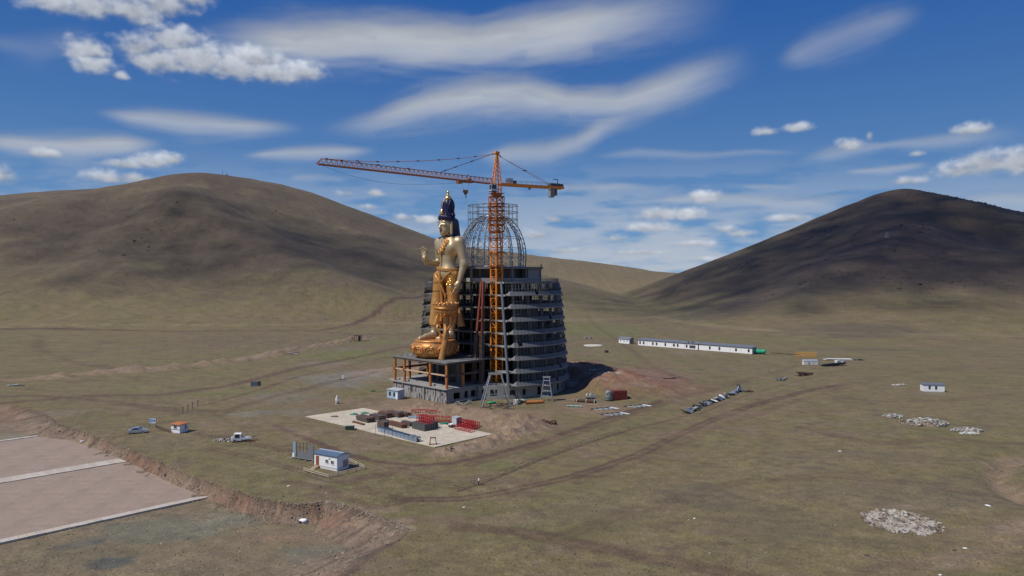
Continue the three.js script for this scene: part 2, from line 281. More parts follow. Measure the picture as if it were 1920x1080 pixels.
// ---------------------------------------------------------------- terrain: colours of soil, grass and rock
const tracks = [
  { p: px([[520, 800], [580, 826], [640, 850], [700, 865], [780, 873], [850, 868], [930, 852], [1010, 830], [1090, 802], [1180, 770], [1240, 752]]), w: 1.3, a: 0.75, twin: 0 },
  { p: px([[770, 936], [860, 934], [930, 925], [1000, 910], [1060, 898], [1120, 880], [1200, 850], [1260, 820], [1330, 788], [1400, 762], [1500, 736], [1580, 720]]), w: 0.6, a: 0.85, twin: 0.95 },
  { p: px([[1080, 905], [1180, 870], [1260, 836], [1340, 800], [1420, 775], [1510, 745]]), w: 0.7, a: 0.3, twin: 0.9 },
  { p: px([[860, 985], [950, 994], [1050, 1012], [1150, 1032], [1250, 1052], [1420, 1090]]), w: 1.2, a: 0.5, twin: 0.9 },
  { p: px([[-40, 617], [200, 619], [400, 621], [600, 620], [700, 608], [800, 592]]), w: 3.2, a: 0.8, twin: 0 },
  { p: px([[540, 619], [600, 622], [660, 627], [740, 628], [800, 622]]), w: 1.8, a: 0.6, twin: 0 },
  { p: px([[-60, 746], [60, 742], [150, 748], [250, 760], [340, 772], [430, 770], [520, 742], [640, 712], [720, 700]]), w: 2.6, a: 0.4, twin: 0 },
  { p: px([[78, 628], [72, 650], [90, 664], [150, 682], [230, 692]]), w: 0.8, a: 0.6, twin: 1.6 },
  { p: px([[1300, 778], [1400, 740], [1470, 722], [1600, 690]]), w: 0.5, a: 0.5, twin: 0 },
  { p: px([[1880, 680], [1700, 700], [1560, 730]]), w: 1.2, a: 0.2, twin: 1.2 },
  { p: px([[250, 810], [330, 808], [430, 822], [560, 850], [640, 900], [700, 925], [770, 936]]), w: 1.6, a: 0.3, twin: 0 },
  { p: px([[700, 870], [840, 905], [900, 925]]), w: 0.6, a: 0.3, twin: 0 },
  { p: px([[858, 921], [920, 900], [1000, 868], [1090, 835], [1200, 800], [1290, 778]]), w: 0.5, a: 0.7, twin: 0 },
  { p: px([[880, 872], [980, 846], [1080, 812], [1170, 780], [1280, 744], [1400, 716]]), w: 0.7, a: 0.45, twin: 0.9 },
  { p: px([[770, 936], [700, 950], [640, 934], [600, 915], [540, 905]]), w: 1.4, a: 0.4, twin: 0 },
  { p: px([[400, 842], [480, 862], [560, 884], [620, 905]]), w: 0.5, a: 0.4, twin: 0.8 },
  { p: px([[-40, 760], [60, 752], [160, 744], [300, 740], [430, 722], [560, 690], [680, 668], [760, 650]]), w: 1.5, a: 0.55, twin: 1.2 },
  { p: px([[380, 762], [460, 738], [560, 706], [660, 684], [740, 668]]), w: 1.0, a: 0.5, twin: 0 },
  { p: px([[1240, 752], [1330, 728], [1420, 706], [1480, 690], [1560, 668]]), w: 0.8, a: 0.35, twin: 1 },
  { p: px([[1920, 735], [1800, 750], [1660, 752], [1540, 742]]), w: 0.8, a: 0.3, twin: 1 },
  { p: px([[1920, 830], [1840, 826], [1760, 822], [1640, 830], [1500, 800]]), w: 0.8, a: 0.35, twin: 1 },
  { p: px([[1920, 940], [1700, 905], [1540, 890], [1380, 905], [1180, 960], [1040, 1010]]), w: 0.8, a: 0.28, twin: 1 },
  { p: px([[1100, 600], [1160, 640], [1230, 690], [1300, 720], [1330, 735]]), w: 0.8, a: 0.3, twin: 1 },
  { p: px([[640, 905], [720, 890], [760, 876]]), w: 1.6, a: 0.5, twin: 0 },
];
for (const t of tracks) t.b = box2(t.p, 6);
// bare, pale, green or dark patches: [u, v, half width px, half height px, r, g, b, strength]
const patches = [
  [640, 712, 95, 16, 0.20, 0.195, 0.165, 0.7], [520, 745, 90, 14, 0.19, 0.185, 0.15, 0.55], [560, 775, 60, 10, 0.19, 0.18, 0.14, 0.5], [470, 778, 40, 7, 0.2, 0.2, 0.18, 0.5],
  [640, 757, 110, 10, 0.21, 0.15, 0.10, 0.5], [760, 760, 70, 12, 0.25, 0.19, 0.13, 0.85], [690, 700, 40, 8, 0.28, 0.23, 0.21, 0.7], [600, 682, 60, 6, 0.24, 0.19, 0.16, 0.6], [650, 656, 40, 4, 0.22, 0.18, 0.16, 0.6],
  [960, 780, 90, 14, 0.24, 0.175, 0.11, 0.85], [1110, 765, 90, 16, 0.23, 0.17, 0.11, 0.85], [1010, 800, 60, 8, 0.22, 0.16, 0.11, 0.85], [700, 815, 40, 9, 0.26, 0.2, 0.14, 0.5], [760, 845, 60, 8, 0.2, 0.15, 0.10, 0.4],
  [1180, 710, 110, 22, 0.215, 0.15, 0.10, 0.8], [1240, 700, 60, 12, 0.2, 0.14, 0.095, 0.6], [1220, 726, 70, 12, 0.24, 0.15, 0.10, 0.85], [1180, 708, 50, 6, 0.34, 0.29, 0.26, 0.6], [1130, 693, 40, 4, 0.33, 0.29, 0.27, 0.6], [1270, 714, 40, 4, 0.2, 0.13, 0.09, 0.6],
  [600, 905, 30, 8, 0.25, 0.2, 0.14, 0.5], [640, 930, 60, 8, 0.23, 0.17, 0.11, 0.5], [700, 955, 50, 9, 0.3, 0.22, 0.15, 0.6], [760, 975, 40, 8, 0.29, 0.21, 0.14, 0.6], [770, 990, 16, 7, 0.32, 0.24, 0.17, 0.8], [560, 915, 40, 5, 0.22, 0.16, 0.1, 0.5],
  [330, 960, 110, 16, 0.205, 0.16, 0.105, 0.5], [300, 992, 190, 26, 0.155, 0.16, 0.115, 0.75], [430, 975, 90, 18, 0.17, 0.175, 0.13, 0.7], [600, 1040, 110, 18, 0.165, 0.17, 0.13, 0.75], [520, 1010, 130, 12, 0.26, 0.18, 0.115, 0.6], [140, 1045, 160, 22, 0.16, 0.145, 0.085, 0.5], [210, 1056, 50, 13, 0.085, 0.095, 0.085, 0.95], [160, 1018, 40, 11, 0.11, 0.115, 0.1, 0.7], [120, 1026, 24, 8, 0.12, 0.12, 0.1, 0.5], [400, 1060, 200, 16, 0.19, 0.155, 0.1, 0.5], [640, 990, 70, 16, 0.27, 0.2, 0.135, 0.6],
  [40, 800, 60, 8, 0.24, 0.24, 0.18, 0.7], [60, 815, 60, 8, 0.19, 0.19, 0.12, 0.6], [30, 782, 60, 10, 0.24, 0.19, 0.14, 0.7], [110, 778, 60, 9, 0.2, 0.165, 0.125, 0.6], [250, 765, 80, 12, 0.19, 0.14, 0.09, 0.45], [310, 830, 60, 12, 0.2, 0.165, 0.11, 0.4],
  [420, 735, 90, 9, 0.155, 0.165, 0.055, 0.55], [250, 728, 140, 8, 0.16, 0.165, 0.06, 0.5], [650, 665, 90, 12, 0.15, 0.165, 0.05, 0.6], [720, 640, 60, 6, 0.155, 0.165, 0.05, 0.6], [930, 875, 40, 7, 0.13, 0.15, 0.05, 0.5], [1100, 620, 130, 12, 0.145, 0.16, 0.05, 0.6], [1200, 575, 140, 14, 0.14, 0.15, 0.055, 0.5], [1150, 660, 120, 12, 0.17, 0.165, 0.07, 0.4], [1000, 850, 60, 8, 0.14, 0.15, 0.055, 0.35], [1450, 640, 200, 8, 0.145, 0.15, 0.055, 0.5], [420, 700, 60, 7, 0.16, 0.17, 0.055, 0.4],
  [1300, 925, 130, 34, 0.135, 0.115, 0.075, 0.6], [1700, 930, 240, 40, 0.155, 0.13, 0.085, 0.45], [1450, 990, 200, 40, 0.13, 0.112, 0.07, 0.45], [1240, 1030, 60, 14, 0.15, 0.115, 0.075, 0.5], [1100, 960, 200, 20, 0.14, 0.12, 0.07, 0.4], [1600, 850, 160, 12, 0.17, 0.135, 0.09, 0.4], [1560, 812, 100, 8, 0.17, 0.13, 0.09, 0.4], [700, 1060, 80, 16, 0.19, 0.145, 0.1, 0.6], [830, 975, 60, 12, 0.2, 0.15, 0.095, 0.5],
  [1600, 630, 160, 8, 0.10, 0.085, 0.06, 0.6], [1640, 655, 160, 5, 0.12, 0.105, 0.07, 0.5], [1500, 600, 120, 6, 0.11, 0.10, 0.065, 0.4],
  [1740, 796, 40, 8, 0.21, 0.17, 0.13, 0.6], [1690, 795, 40, 6, 0.2, 0.15, 0.1, 0.6], [1830, 805, 50, 8, 0.19, 0.15, 0.11, 0.5], [1748, 738, 34, 4, 0.2, 0.18, 0.13, 0.5], [1300, 662, 60, 4, 0.22, 0.18, 0.13, 0.5],
].map(([u, v, a, b, r, g, bl, k]) => { const y = u < 700 && v > 950 ? -DROP : 0, c = G(u, v, y), e = G(u, v - b, y), e2 = G(u + a, v, y); return { x: c.x, z: c.z, rx: e2.x - c.x, rz: Math.abs(c.z - e.z), c: [r, g, bl], k }; });
const hillPatches = [   // dark stony heath and pale grassy crests on the hillsides: [u, depth, x radius, z radius, r, g, b, strength]
  [380, 820, 190, 90, 0.112, 0.087, 0.060, 0.6], [560, 760, 120, 70, 0.108, 0.084, 0.058, 0.55], [330, 1040, 120, 60, 0.112, 0.084, 0.06, 0.6], [120, 900, 150, 80, 0.11, 0.087, 0.06, 0.55], [640, 900, 120, 70, 0.10, 0.082, 0.056, 0.7], [700, 1020, 120, 60, 0.11, 0.085, 0.06, 0.7], [460, 960, 70, 60, 0.10, 0.08, 0.055, 0.7],
  [1640, 740, 190, 90, 0.118, 0.086, 0.066, 0.9], [1500, 660, 120, 60, 0.122, 0.09, 0.068, 0.8], [1800, 640, 140, 80, 0.118, 0.088, 0.066, 0.8], [1720, 900, 200, 80, 0.124, 0.092, 0.064, 0.85], [1430, 800, 110, 90, 0.11, 0.084, 0.06, 0.7], [1350, 620, 60, 40, 0.10, 0.08, 0.062, 0.7],
].map(([u, d, rx, rz, r, g, b, k]) => ({ x: (u - 960) / FOCAL * d, z: -d, rx, rz, c: [r, g, b], k }));
const mixc = (c, d, t) => { c[0] += (d[0] - c[0]) * t; c[1] += (d[1] - c[1]) * t; c[2] += (d[2] - c[2]) * t; };
function colorAt(x, z, h, slope) {
  const n1 = fbm(x / 38, z / 38, 4), n2 = fbm(x / 9 + 40, z / 6, 4), n3 = fbm(x / 160 + 8, z / 110, 3), n4 = fbm(x / 2.2, z / 1.6, 3);
  const c = [0.180, 0.150, 0.069];
  mixc(c, [0.155, 0.147, 0.055], ss(-0.05, 0.5, n1 + 0.4 * n3) * 0.55);
  mixc(c, [0.155, 0.113, 0.072], ss(0.0, 0.5, n2 * 0.8 - n3 * 0.5) * 0.7);
  mixc(c, [0.19, 0.158, 0.09], ss(0.15, 0.6, fbm(x / 17 + 90, z / 10, 4)) * 0.5);
  mixc(c, [0.128, 0.097, 0.062], ss(0.2, 0.45, fbm(x / 4.1 + 50, z / 2.6, 4)) * 0.5);
  mixc(c, [0.20, 0.165, 0.105], ss(0.3, 0.45, fbm(x / 3.1 + 150, z / 2.2, 4)) * 0.5);
  mixc(c, [0.118, 0.112, 0.05], ss(0.28, 0.5, fbm(x / 7.3 + 250, z / 4, 4)) * 0.3);
  const hl = h.hh[0];
  if (hl > 2) {
    const up = ss(4, 60, hl + 18 * n2), big = fbm(x / 90 + 4, z / 90, 5);
    mixc(c, [0.128, 0.103, 0.066], up * 0.9);
    mixc(c, [0.088, 0.069, 0.051], up * ss(-0.05, 0.4, big) * 0.75);
    const dry = fbm(x / 46, z / 30 + 3, 4);
    mixc(c, [0.165, 0.143, 0.07], ss(0.2, 0.55, dry) * 0.55);
    const m = 0.35 * fbm(x / 60, z / 60, 4) + 0.3 * n2;
    for (const p of hillPatches) { const q = Math.hypot((x - p.x) / p.rx, (z - p.z) / p.rz); if (q < 1.6) mixc(c, p.c, ss(1.15, 0.45, q + m) * p.k); }
    if (h.hh[3] >= hl - 3) mixc(c, [0.225, 0.185, 0.10], 0.6);  // far ridge colour mixed paler to carry its sunlit look
  }
  if (h.low > 0) mixc(c, [0.205, 0.165, 0.108], h.low * 0.6);
  if (z > -700) for (const p of patches) { const dx = (x - p.x) / p.rx, dz = (z - p.z) / p.rz; if (dx * dx + dz * dz > 3) continue; const q = Math.hypot(dx, dz) + 0.5 * n2 + 0.22 * n4 + 0.3 * fbm(x / 20, z / 12, 2); mixc(c, p.c, ss(1.1, 0.45, q) * p.k); }
  let track = 0;
  for (const t of tracks) {
    if (!within(t.b, x, z)) continue;
    const d = near(t.p, x, z)[0]; if (d > 6) continue;
    const dd = t.twin ? Math.min(Math.abs(d - t.twin), d + 0.5) : d, k = ss(t.w * 1.5, t.w * 0.35, dd + t.w * (0.45 * n2 + 0.35 * n4)) * t.a;
    if (k > track) track = k;
  }
  mixc(c, [0.112, 0.070, 0.047], Math.min(1, track * 1.3));
  if (h.soil > 0) { const t = clamp(h.soil + 0.35 * n2 * (h.soil < 0.95 ? 1 : 0.3)); const red = h.rad < 100 && x > C.x + 18; mixc(c, red ? [0.215 + 0.03 * n1, 0.122, 0.077] : [0.255, 0.185, 0.122], t); mixc(c, [0.21, 0.165, 0.115], ss(0.1, 0.5, n2) * t * 0.7); mixc(c, [0.42, 0.36, 0.31], ss(0.35, 0.6, fbm(x / 5, z / 3 + 7, 3)) * t * (red ? 0.6 : 0.25)); }
  if (h.low > 0) {
    if (h.bank > 0) { const k = clamp(h.bank) ; const redness = ss(-0.2, 0.4, fbm(x / 14, z / 14, 3)); mixc(c, [0.225, lerp(0.172, 0.140, redness), lerp(0.122, 0.094, redness)], k * 0.95); mixc(c, [0.12, 0.084, 0.058], ss(0.0, 0.4, fbm((x + z) * 0.9, (x - z) * 0.12, 3)) * k * 0.75); if (h.low < 0.30) mixc(c, [0.105, 0.078, 0.052], ss(0.3, 0.08, h.low) * 0.75); }
  }
  const g = 0.87 * (1 + 0.19 * n4 + 0.12 * n2); c[2] *= 0.94; c[1] *= 0.945;
  return [Math.max(0.02, c[0] * g), Math.max(0.02, c[1] * g), Math.max(0.015, c[2] * g), track];
}

// ---------------------------------------------------------------- terrain: mesh
function lines(spec) { const out = []; for (const [a, b, s0, s1] of spec) { let x = a; const n = Math.max(2, Math.round(2 * Math.abs(b - a) / (s0 + s1))); for (let i = 0; i < n; i++) { const t = i / n; x = a + (b - a) * (s0 === s1 ? t : (s0 * t + (s1 - s0) * t * t / 2) / (s0 + (s1 - s0) / 2)); out.push(x); } } out.push(spec[spec.length - 1][1]); return out; }
const GX = lines([[-6000, -1700, 600, 30], [-1700, -260, 7, 7], [-260, -112, 7, 0.36], [-112, -14, 0.36, 0.36], [-14, 30, 0.36, 0.75], [30, 120, 0.75, 0.75], [120, 260, 0.75, 7], [260, 1300, 7, 7], [1300, 6000, 30, 600]]);
const GZ = lines([[1500, 0, 400, 20], [0, -88, 20, 0.9], [-88, -94, 0.9, 0.36], [-94, -202, 0.36, 0.36], [-202, -225, 0.36, 0.75], [-225, -320, 0.75, 0.75], [-320, -460, 0.75, 4.5], [-460, -1250, 4.5, 5], [-1250, -1900, 6, 25], [-1900, -7000, 25, 700]]);
const grain = noiseTexture(1024, (u, v, i, j) => { const a = tiled(u, v, 14, 4, 0.6), b = tiled(u, v, 90, 3, 0.7), h = hash2(i, j), k = 0.78 + 0.14 * a + 0.22 * b + 0.16 * (h - 0.5); const w = hash2(i >> 1, j >> 1) > 0.992 ? 0.16 : 0; return [k + w, k + 0.015 * b + w, k - 0.03 * a + w]; });
grain.anisotropy = 16;
const soilBump = noiseTexture(512, (u, v) => { const k = 0.5 + 0.35 * tiled(u, v, 30, 5, 0.62); return [k, k, k]; }, false);
const earthMat = new THREE.MeshStandardMaterial({ vertexColors: true, map: grain, bumpMap: soilBump, bumpScale: 0.16, roughness: 0.97, metalness: 0 });
{
  const nx = GX.length, nz = GZ.length, pos = new Float32Array(nx * nz * 3), col = new Float32Array(nx * nz * 3), cls = new Uint8Array(nx * nz);
  const hs = new Array(nx);
  for (let j = 0; j < nz; j++) {
    const z = GZ[j];
    for (let i = 0; i < nx; i++) {
      const x = GX[i], h = heightAt(x, z), o = (j * nx + i) * 3;
      pos[o] = x; pos[o + 1] = h.y; pos[o + 2] = z;
      const c = colorAt(x, z, h); col[o] = c[0] * 1.75; col[o + 1] = c[1] * 1.75; col[o + 2] = c[2] * 1.75;
      const hl = h.hh[0];
      cls[j * nx + i] = hl > 7 ? (h.hh[3] >= hl - 8 && h.hh[3] > h.hh[1] && h.hh[3] > h.hh[2] ? 5 : h.hh[2] > h.hh[1] ? 4 : 3) : h.low >= 1 ? 2 : h.bank > 0.5 ? 1 : c[3] > 0.34 ? 6 : h.soil > 0.55 ? 7 : 0;
    }
  }
  const idx = new Uint32Array((nx - 1) * (nz - 1) * 6); let k = 0;
  for (let j = 0; j < nz - 1; j++) for (let i = 0; i < nx - 1; i++) { const a = j * nx + i, b = a + 1, c = a + nx, d = c + 1; idx[k++] = a; idx[k++] = b; idx[k++] = c; idx[k++] = b; idx[k++] = d; idx[k++] = c; }
  const whole = new THREE.BufferGeometry(); whole.setAttribute('position', new THREE.BufferAttribute(pos, 3)); whole.setIndex(new THREE.BufferAttribute(idx, 1)); whole.computeVertexNormals();
  const nor = whole.attributes.normal.array;
  const names = ['ground', 'earth_bank', 'excavation_floor', 'hill', 'hill', 'hill', 'dirt_track', 'bare_earth'];
  const labels = ['open steppe of short dry olive grass', 'crumbling earth cut below the grass rim', 'bare lower ground beside the pink plaza', 'broad brown hill with a rounded top behind the statue', 'dark stony conical hill beyond the white barracks', 'grassy ridge painted sunlit pale far off in the saddle between the hills', 'brown wheel tracks worn into the grass', 'heaped bare soil around the building site'];
  const triCls = new Uint8Array(idx.length / 3);
  for (let t = 0; t < triCls.length; t++) { const a = cls[idx[t * 3]], b = cls[idx[t * 3 + 1]], c = cls[idx[t * 3 + 2]]; triCls[t] = a === b || a === c ? a : b === c ? b : a; }
  for (let q = 0; q < 8; q++) {
    const map = new Int32Array(nx * nz).fill(-1), P = [], N = [], Cc = [], U = [], I = []; let n = 0;
    for (let t = 0; t < triCls.length; t++) if (triCls[t] === q) for (let e = 0; e < 3; e++) {
      const v = idx[t * 3 + e];
      if (map[v] < 0) { map[v] = n++; const o = v * 3; P.push(pos[o], pos[o + 1], pos[o + 2]); N.push(nor[o], nor[o + 1], nor[o + 2]); Cc.push(col[o], col[o + 1], col[o + 2]); U.push(pos[o] / 26, (pos[o + 2] + pos[o + 1] * 0.9) / 26); }
      I.push(map[v]);
    }
    if (!I.length) continue;
    const g = new THREE.BufferGeometry(); g.setAttribute('position', new THREE.Float32BufferAttribute(P, 3)); g.setAttribute('normal', new THREE.Float32BufferAttribute(N, 3)); g.setAttribute('color', new THREE.Float32BufferAttribute(Cc, 3)); g.setAttribute('uv', new THREE.Float32BufferAttribute(U, 2)); g.setIndex(I);
    structure(names[q], g, earthMat, labels[q]);
  }
  console.log('terrain', nx, nz, nx * nz * 2);
}

// ---------------------------------------------------------------- solids from blended limbs (surface nets)
const sub3 = (a, b) => [a[0] - b[0], a[1] - b[1], a[2] - b[2]];
function limb(a, b, ra, rb, flat = null) {   // tapered capsule
  const d = sub3(b, a), l2 = d[0] * d[0] + d[1] * d[1] + d[2] * d[2];
  return (x, y, z) => { const px_ = x - a[0], py = y - a[1], pz = z - a[2], t = clamp((px_ * d[0] + py * d[1] + pz * d[2]) / l2); return Math.hypot(px_ - t * d[0], py - t * d[1], pz - t * d[2]) - (ra + (rb - ra) * t); };
}
function ball(c, r) { const m = Math.min(...r); return (x, y, z) => { const a = (x - c[0]) / r[0], b = (y - c[1]) / r[1], d = (z - c[2]) / r[2], k = Math.hypot(a, b, d); return k < 1e-6 ? -m : (k - 1) * k / Math.hypot(a / r[0], b / r[1], d / r[2]) ; }; }
const smin = (a, b, k) => { const h = Math.max(k - Math.abs(a - b), 0) / k; return Math.min(a, b) - h * h * k * 0.25; };
const blend = (k, ...f) => (x, y, z) => { let d = f[0](x, y, z); for (let i = 1; i < f.length; i++) d = smin(d, f[i](x, y, z), k); return d; };
const cut = (f, g) => (x, y, z) => Math.max(f(x, y, z), -g(x, y, z));
function net(f, lo, hi, h) {
  const n = [0, 1, 2].map((k) => Math.ceil((hi[k] - lo[k]) / h) + 1), [nx, ny, nz] = n, val = new Float32Array(nx * ny * nz);
  for (let k = 0, o = 0; k < nz; k++) for (let j = 0; j < ny; j++) for (let i = 0; i < nx; i++, o++) val[o] = f(lo[0] + i * h, lo[1] + j * h, lo[2] + k * h);
  const at = new Int32Array(nx * ny * nz).fill(-1), P = [], N = [], I = [], sx = 1, sy = nx, sz = nx * ny;
  const corner = [0, sx, sy, sx + sy, sz, sx + sz, sy + sz, sx + sy + sz], edges = [[0, 1], [2, 3], [4, 5], [6, 7], [0, 2], [1, 3], [4, 6], [5, 7], [0, 4], [1, 5], [2, 6], [3, 7]];
  for (let k = 0; k < nz - 1; k++) for (let j = 0; j < ny - 1; j++) for (let i = 0; i < nx - 1; i++) {
    const o = i + j * sy + k * sz; let m = 0; for (let c = 0; c < 8; c++) if (val[o + corner[c]] < 0) m |= 1 << c;
    if (m === 0 || m === 255) continue;
    let x = 0, y = 0, z = 0, q = 0;
    for (const [a, b] of edges) { const ia = (m >> a) & 1, ib = (m >> b) & 1; if (ia === ib) continue; const va = val[o + corner[a]], vb = val[o + corner[b]], t = va / (va - vb); x += (a & 1) + t * ((b & 1) - (a & 1)); y += ((a >> 1) & 1) + t * (((b >> 1) & 1) - ((a >> 1) & 1)); z += (a >> 2) + t * ((b >> 2) - (a >> 2)); q++; }
    at[o] = P.length / 3; const X = lo[0] + (i + x / q) * h, Y = lo[1] + (j + y / q) * h, Z = lo[2] + (k + z / q) * h, e = h * 0.5;
    P.push(X, Y, Z); const g = [f(X + e, Y, Z) - f(X - e, Y, Z), f(X, Y + e, Z) - f(X, Y - e, Z), f(X, Y, Z + e) - f(X, Y, Z - e)], l = Math.hypot(...g) || 1; N.push(g[0] / l, g[1] / l, g[2] / l);
  }
  const quad = (a, b, c, d, flip) => { if (a < 0 || b < 0 || c < 0 || d < 0) return; if (flip) I.push(a, c, b, a, d, c); else I.push(a, b, c, a, c, d); };
  for (let k = 1; k < nz - 1; k++) for (let j = 1; j < ny - 1; j++) for (let i = 1; i < nx - 1; i++) {
    const o = i + j * sy + k * sz, s = val[o] < 0;
    if (s !== val[o + sx] < 0) quad(at[o - sy - sz], at[o - sz], at[o], at[o - sy], !s);
    if (s !== val[o + sy] < 0) quad(at[o - sx - sz], at[o - sx], at[o], at[o - sz], !s);
    if (s !== val[o + sz] < 0) quad(at[o - sx - sy], at[o - sy], at[o], at[o - sx], !s);
  }
  const g = new THREE.BufferGeometry(); g.setAttribute('position', new THREE.Float32BufferAttribute(P, 3)); g.setAttribute('normal', new THREE.Float32BufferAttribute(N, 3)); g.setIndex(I); return g;
}

// ---------------------------------------------------------------- materials
const concreteMap = noiseTexture(512, (u, v) => { const a = tiled(u, v, 5, 5, 0.6), b = tiled(u, v * 0.35, 26, 3, 0.6), k = 0.90 + 0.14 * a + 0.10 * b; return [k, k * 0.99, k * 0.97]; });
const streakMap = noiseTexture(512, (u, v, i, j) => { const a = tiled(u, v, 4, 4, 0.6), s = fbm(i * 0.16, j * 0.006 + 4, 4, 0.62), k = clamp(0.74 + 0.12 * a - 0.6 * ss(0.02, 0.42, s + 0.28 * a), 0.14, 0.95); return [k, k * 0.98, k * 0.98]; });
const rustMap = noiseTexture(256, (u, v) => { const a = tiled(u, v, 8, 5, 0.65), k = 0.86 + 0.26 * a; return [k, k - 0.05 * Math.max(0, a), k - 0.08 * Math.max(0, a)]; });
const M = {
  concrete: mat(0.33, 0.325, 0.31, 0.93, 0, { map: concreteMap }), slab: mat(0.205, 0.205, 0.205, 0.92, 0, { map: concreteMap }), darkSlab: mat(0.10, 0.10, 0.105, 0.9, 0, { map: concreteMap }),
  stained: mat(0.62, 0.61, 0.60, 0.93, 0, { map: streakMap }), parapet: mat(0.15, 0.16, 0.178, 0.75, 0, { map: concreteMap }), paleEdge: mat(0.36, 0.36, 0.36, 0.85, 0, { map: concreteMap }),
  steelGrey: mat(0.20, 0.225, 0.26, 0.5, 0.55), steelDark: mat(0.10, 0.105, 0.115, 0.6, 0.4), galv: mat(0.42, 0.45, 0.48, 0.42, 0.7), redSteel: mat(0.27, 0.070, 0.045, 0.62, 0.1, { map: rustMap }), brownSteel: mat(0.155, 0.105, 0.085, 0.75, 0.1, { map: rustMap }), rust: mat(0.20, 0.085, 0.05, 0.85, 0.1, { map: rustMap }),
  orangeSteel: mat(0.60, 0.225, 0.055, 0.6, 0.05, { map: rustMap }), beige: mat(0.52, 0.36, 0.23, 0.7), crane: mat(0.90, 0.30, 0.025, 0.5, 0.0), craneRust: mat(0.62, 0.21, 0.05, 0.6, 0.1, { map: rustMap }),
  white: mat(0.80, 0.80, 0.80, 0.75, 0, { map: concreteMap }), cleanWhite: mat(0.80, 0.80, 0.80, 0.6), black: mat(0.025, 0.025, 0.028, 0.6), dark: mat(0.055, 0.055, 0.058, 0.7), glass: mat(0.03, 0.035, 0.045, 0.08, 0.0),
  blueRoof: mat(0.145, 0.215, 0.30, 0.45, 0.45), greyRoof: mat(0.23, 0.245, 0.27, 0.5, 0.4), orangeRoof: mat(0.46, 0.155, 0.05, 0.7), cabinBlue: mat(0.36, 0.45, 0.56, 0.6), woodDoor: mat(0.26, 0.075, 0.028, 0.6), green: mat(0.015, 0.19, 0.115, 0.6), brightGreen: mat(0.02, 0.36, 0.19, 0.6), paleGreen: mat(0.30, 0.52, 0.42, 0.6), darkGreen: mat(0.03, 0.06, 0.05, 0.7), redFrame: mat(0.42, 0.028, 0.035, 0.55, 0.1), wood: mat(0.30, 0.22, 0.14, 0.85), paleWood: mat(0.48, 0.42, 0.33, 0.85), blueSheet: mat(0.30, 0.40, 0.52, 0.5, 0.3), paleSheet: mat(0.56, 0.58, 0.6, 0.5, 0.3), yellowFrame: mat(0.62, 0.27, 0.03, 0.6), containerRed: mat(0.235, 0.035, 0.028, 0.6, 0, { map: rustMap }), tank: mat(0.30, 0.33, 0.33, 0.6, 0.3, { map: rustMap }), rubber: mat(0.02, 0.02, 0.02, 0.9), silver: new THREE.MeshPhysicalMaterial({ color: L(0.46, 0.50, 0.58), metalness: 0.55, roughness: 0.32, clearcoat: 0.8, clearcoatRoughness: 0.1 }), padFloor: mat(0.62, 0.555, 0.455, 0.95, 0, { map: concreteMap }),
  skin: mat(0.52, 0.41, 0.25, 0.42, 0.52), robe: mat(0.60, 0.305, 0.092, 0.42, 0.5), lotus: mat(0.60, 0.285, 0.092, 0.40, 0.5), brightGold: mat(0.85, 0.55, 0.16, 0.25, 0.85), hair: mat(0.010, 0.012, 0.062, 0.38, 0.0), lip: mat(0.36, 0.035, 0.025, 0.5), seam: mat(0.045, 0.03, 0.02, 0.8), eye: mat(0.62, 0.60, 0.55, 0.4), pupil: mat(0.02, 0.02, 0.04, 0.4),
};
M.concrete.map.repeat.set(1, 1);

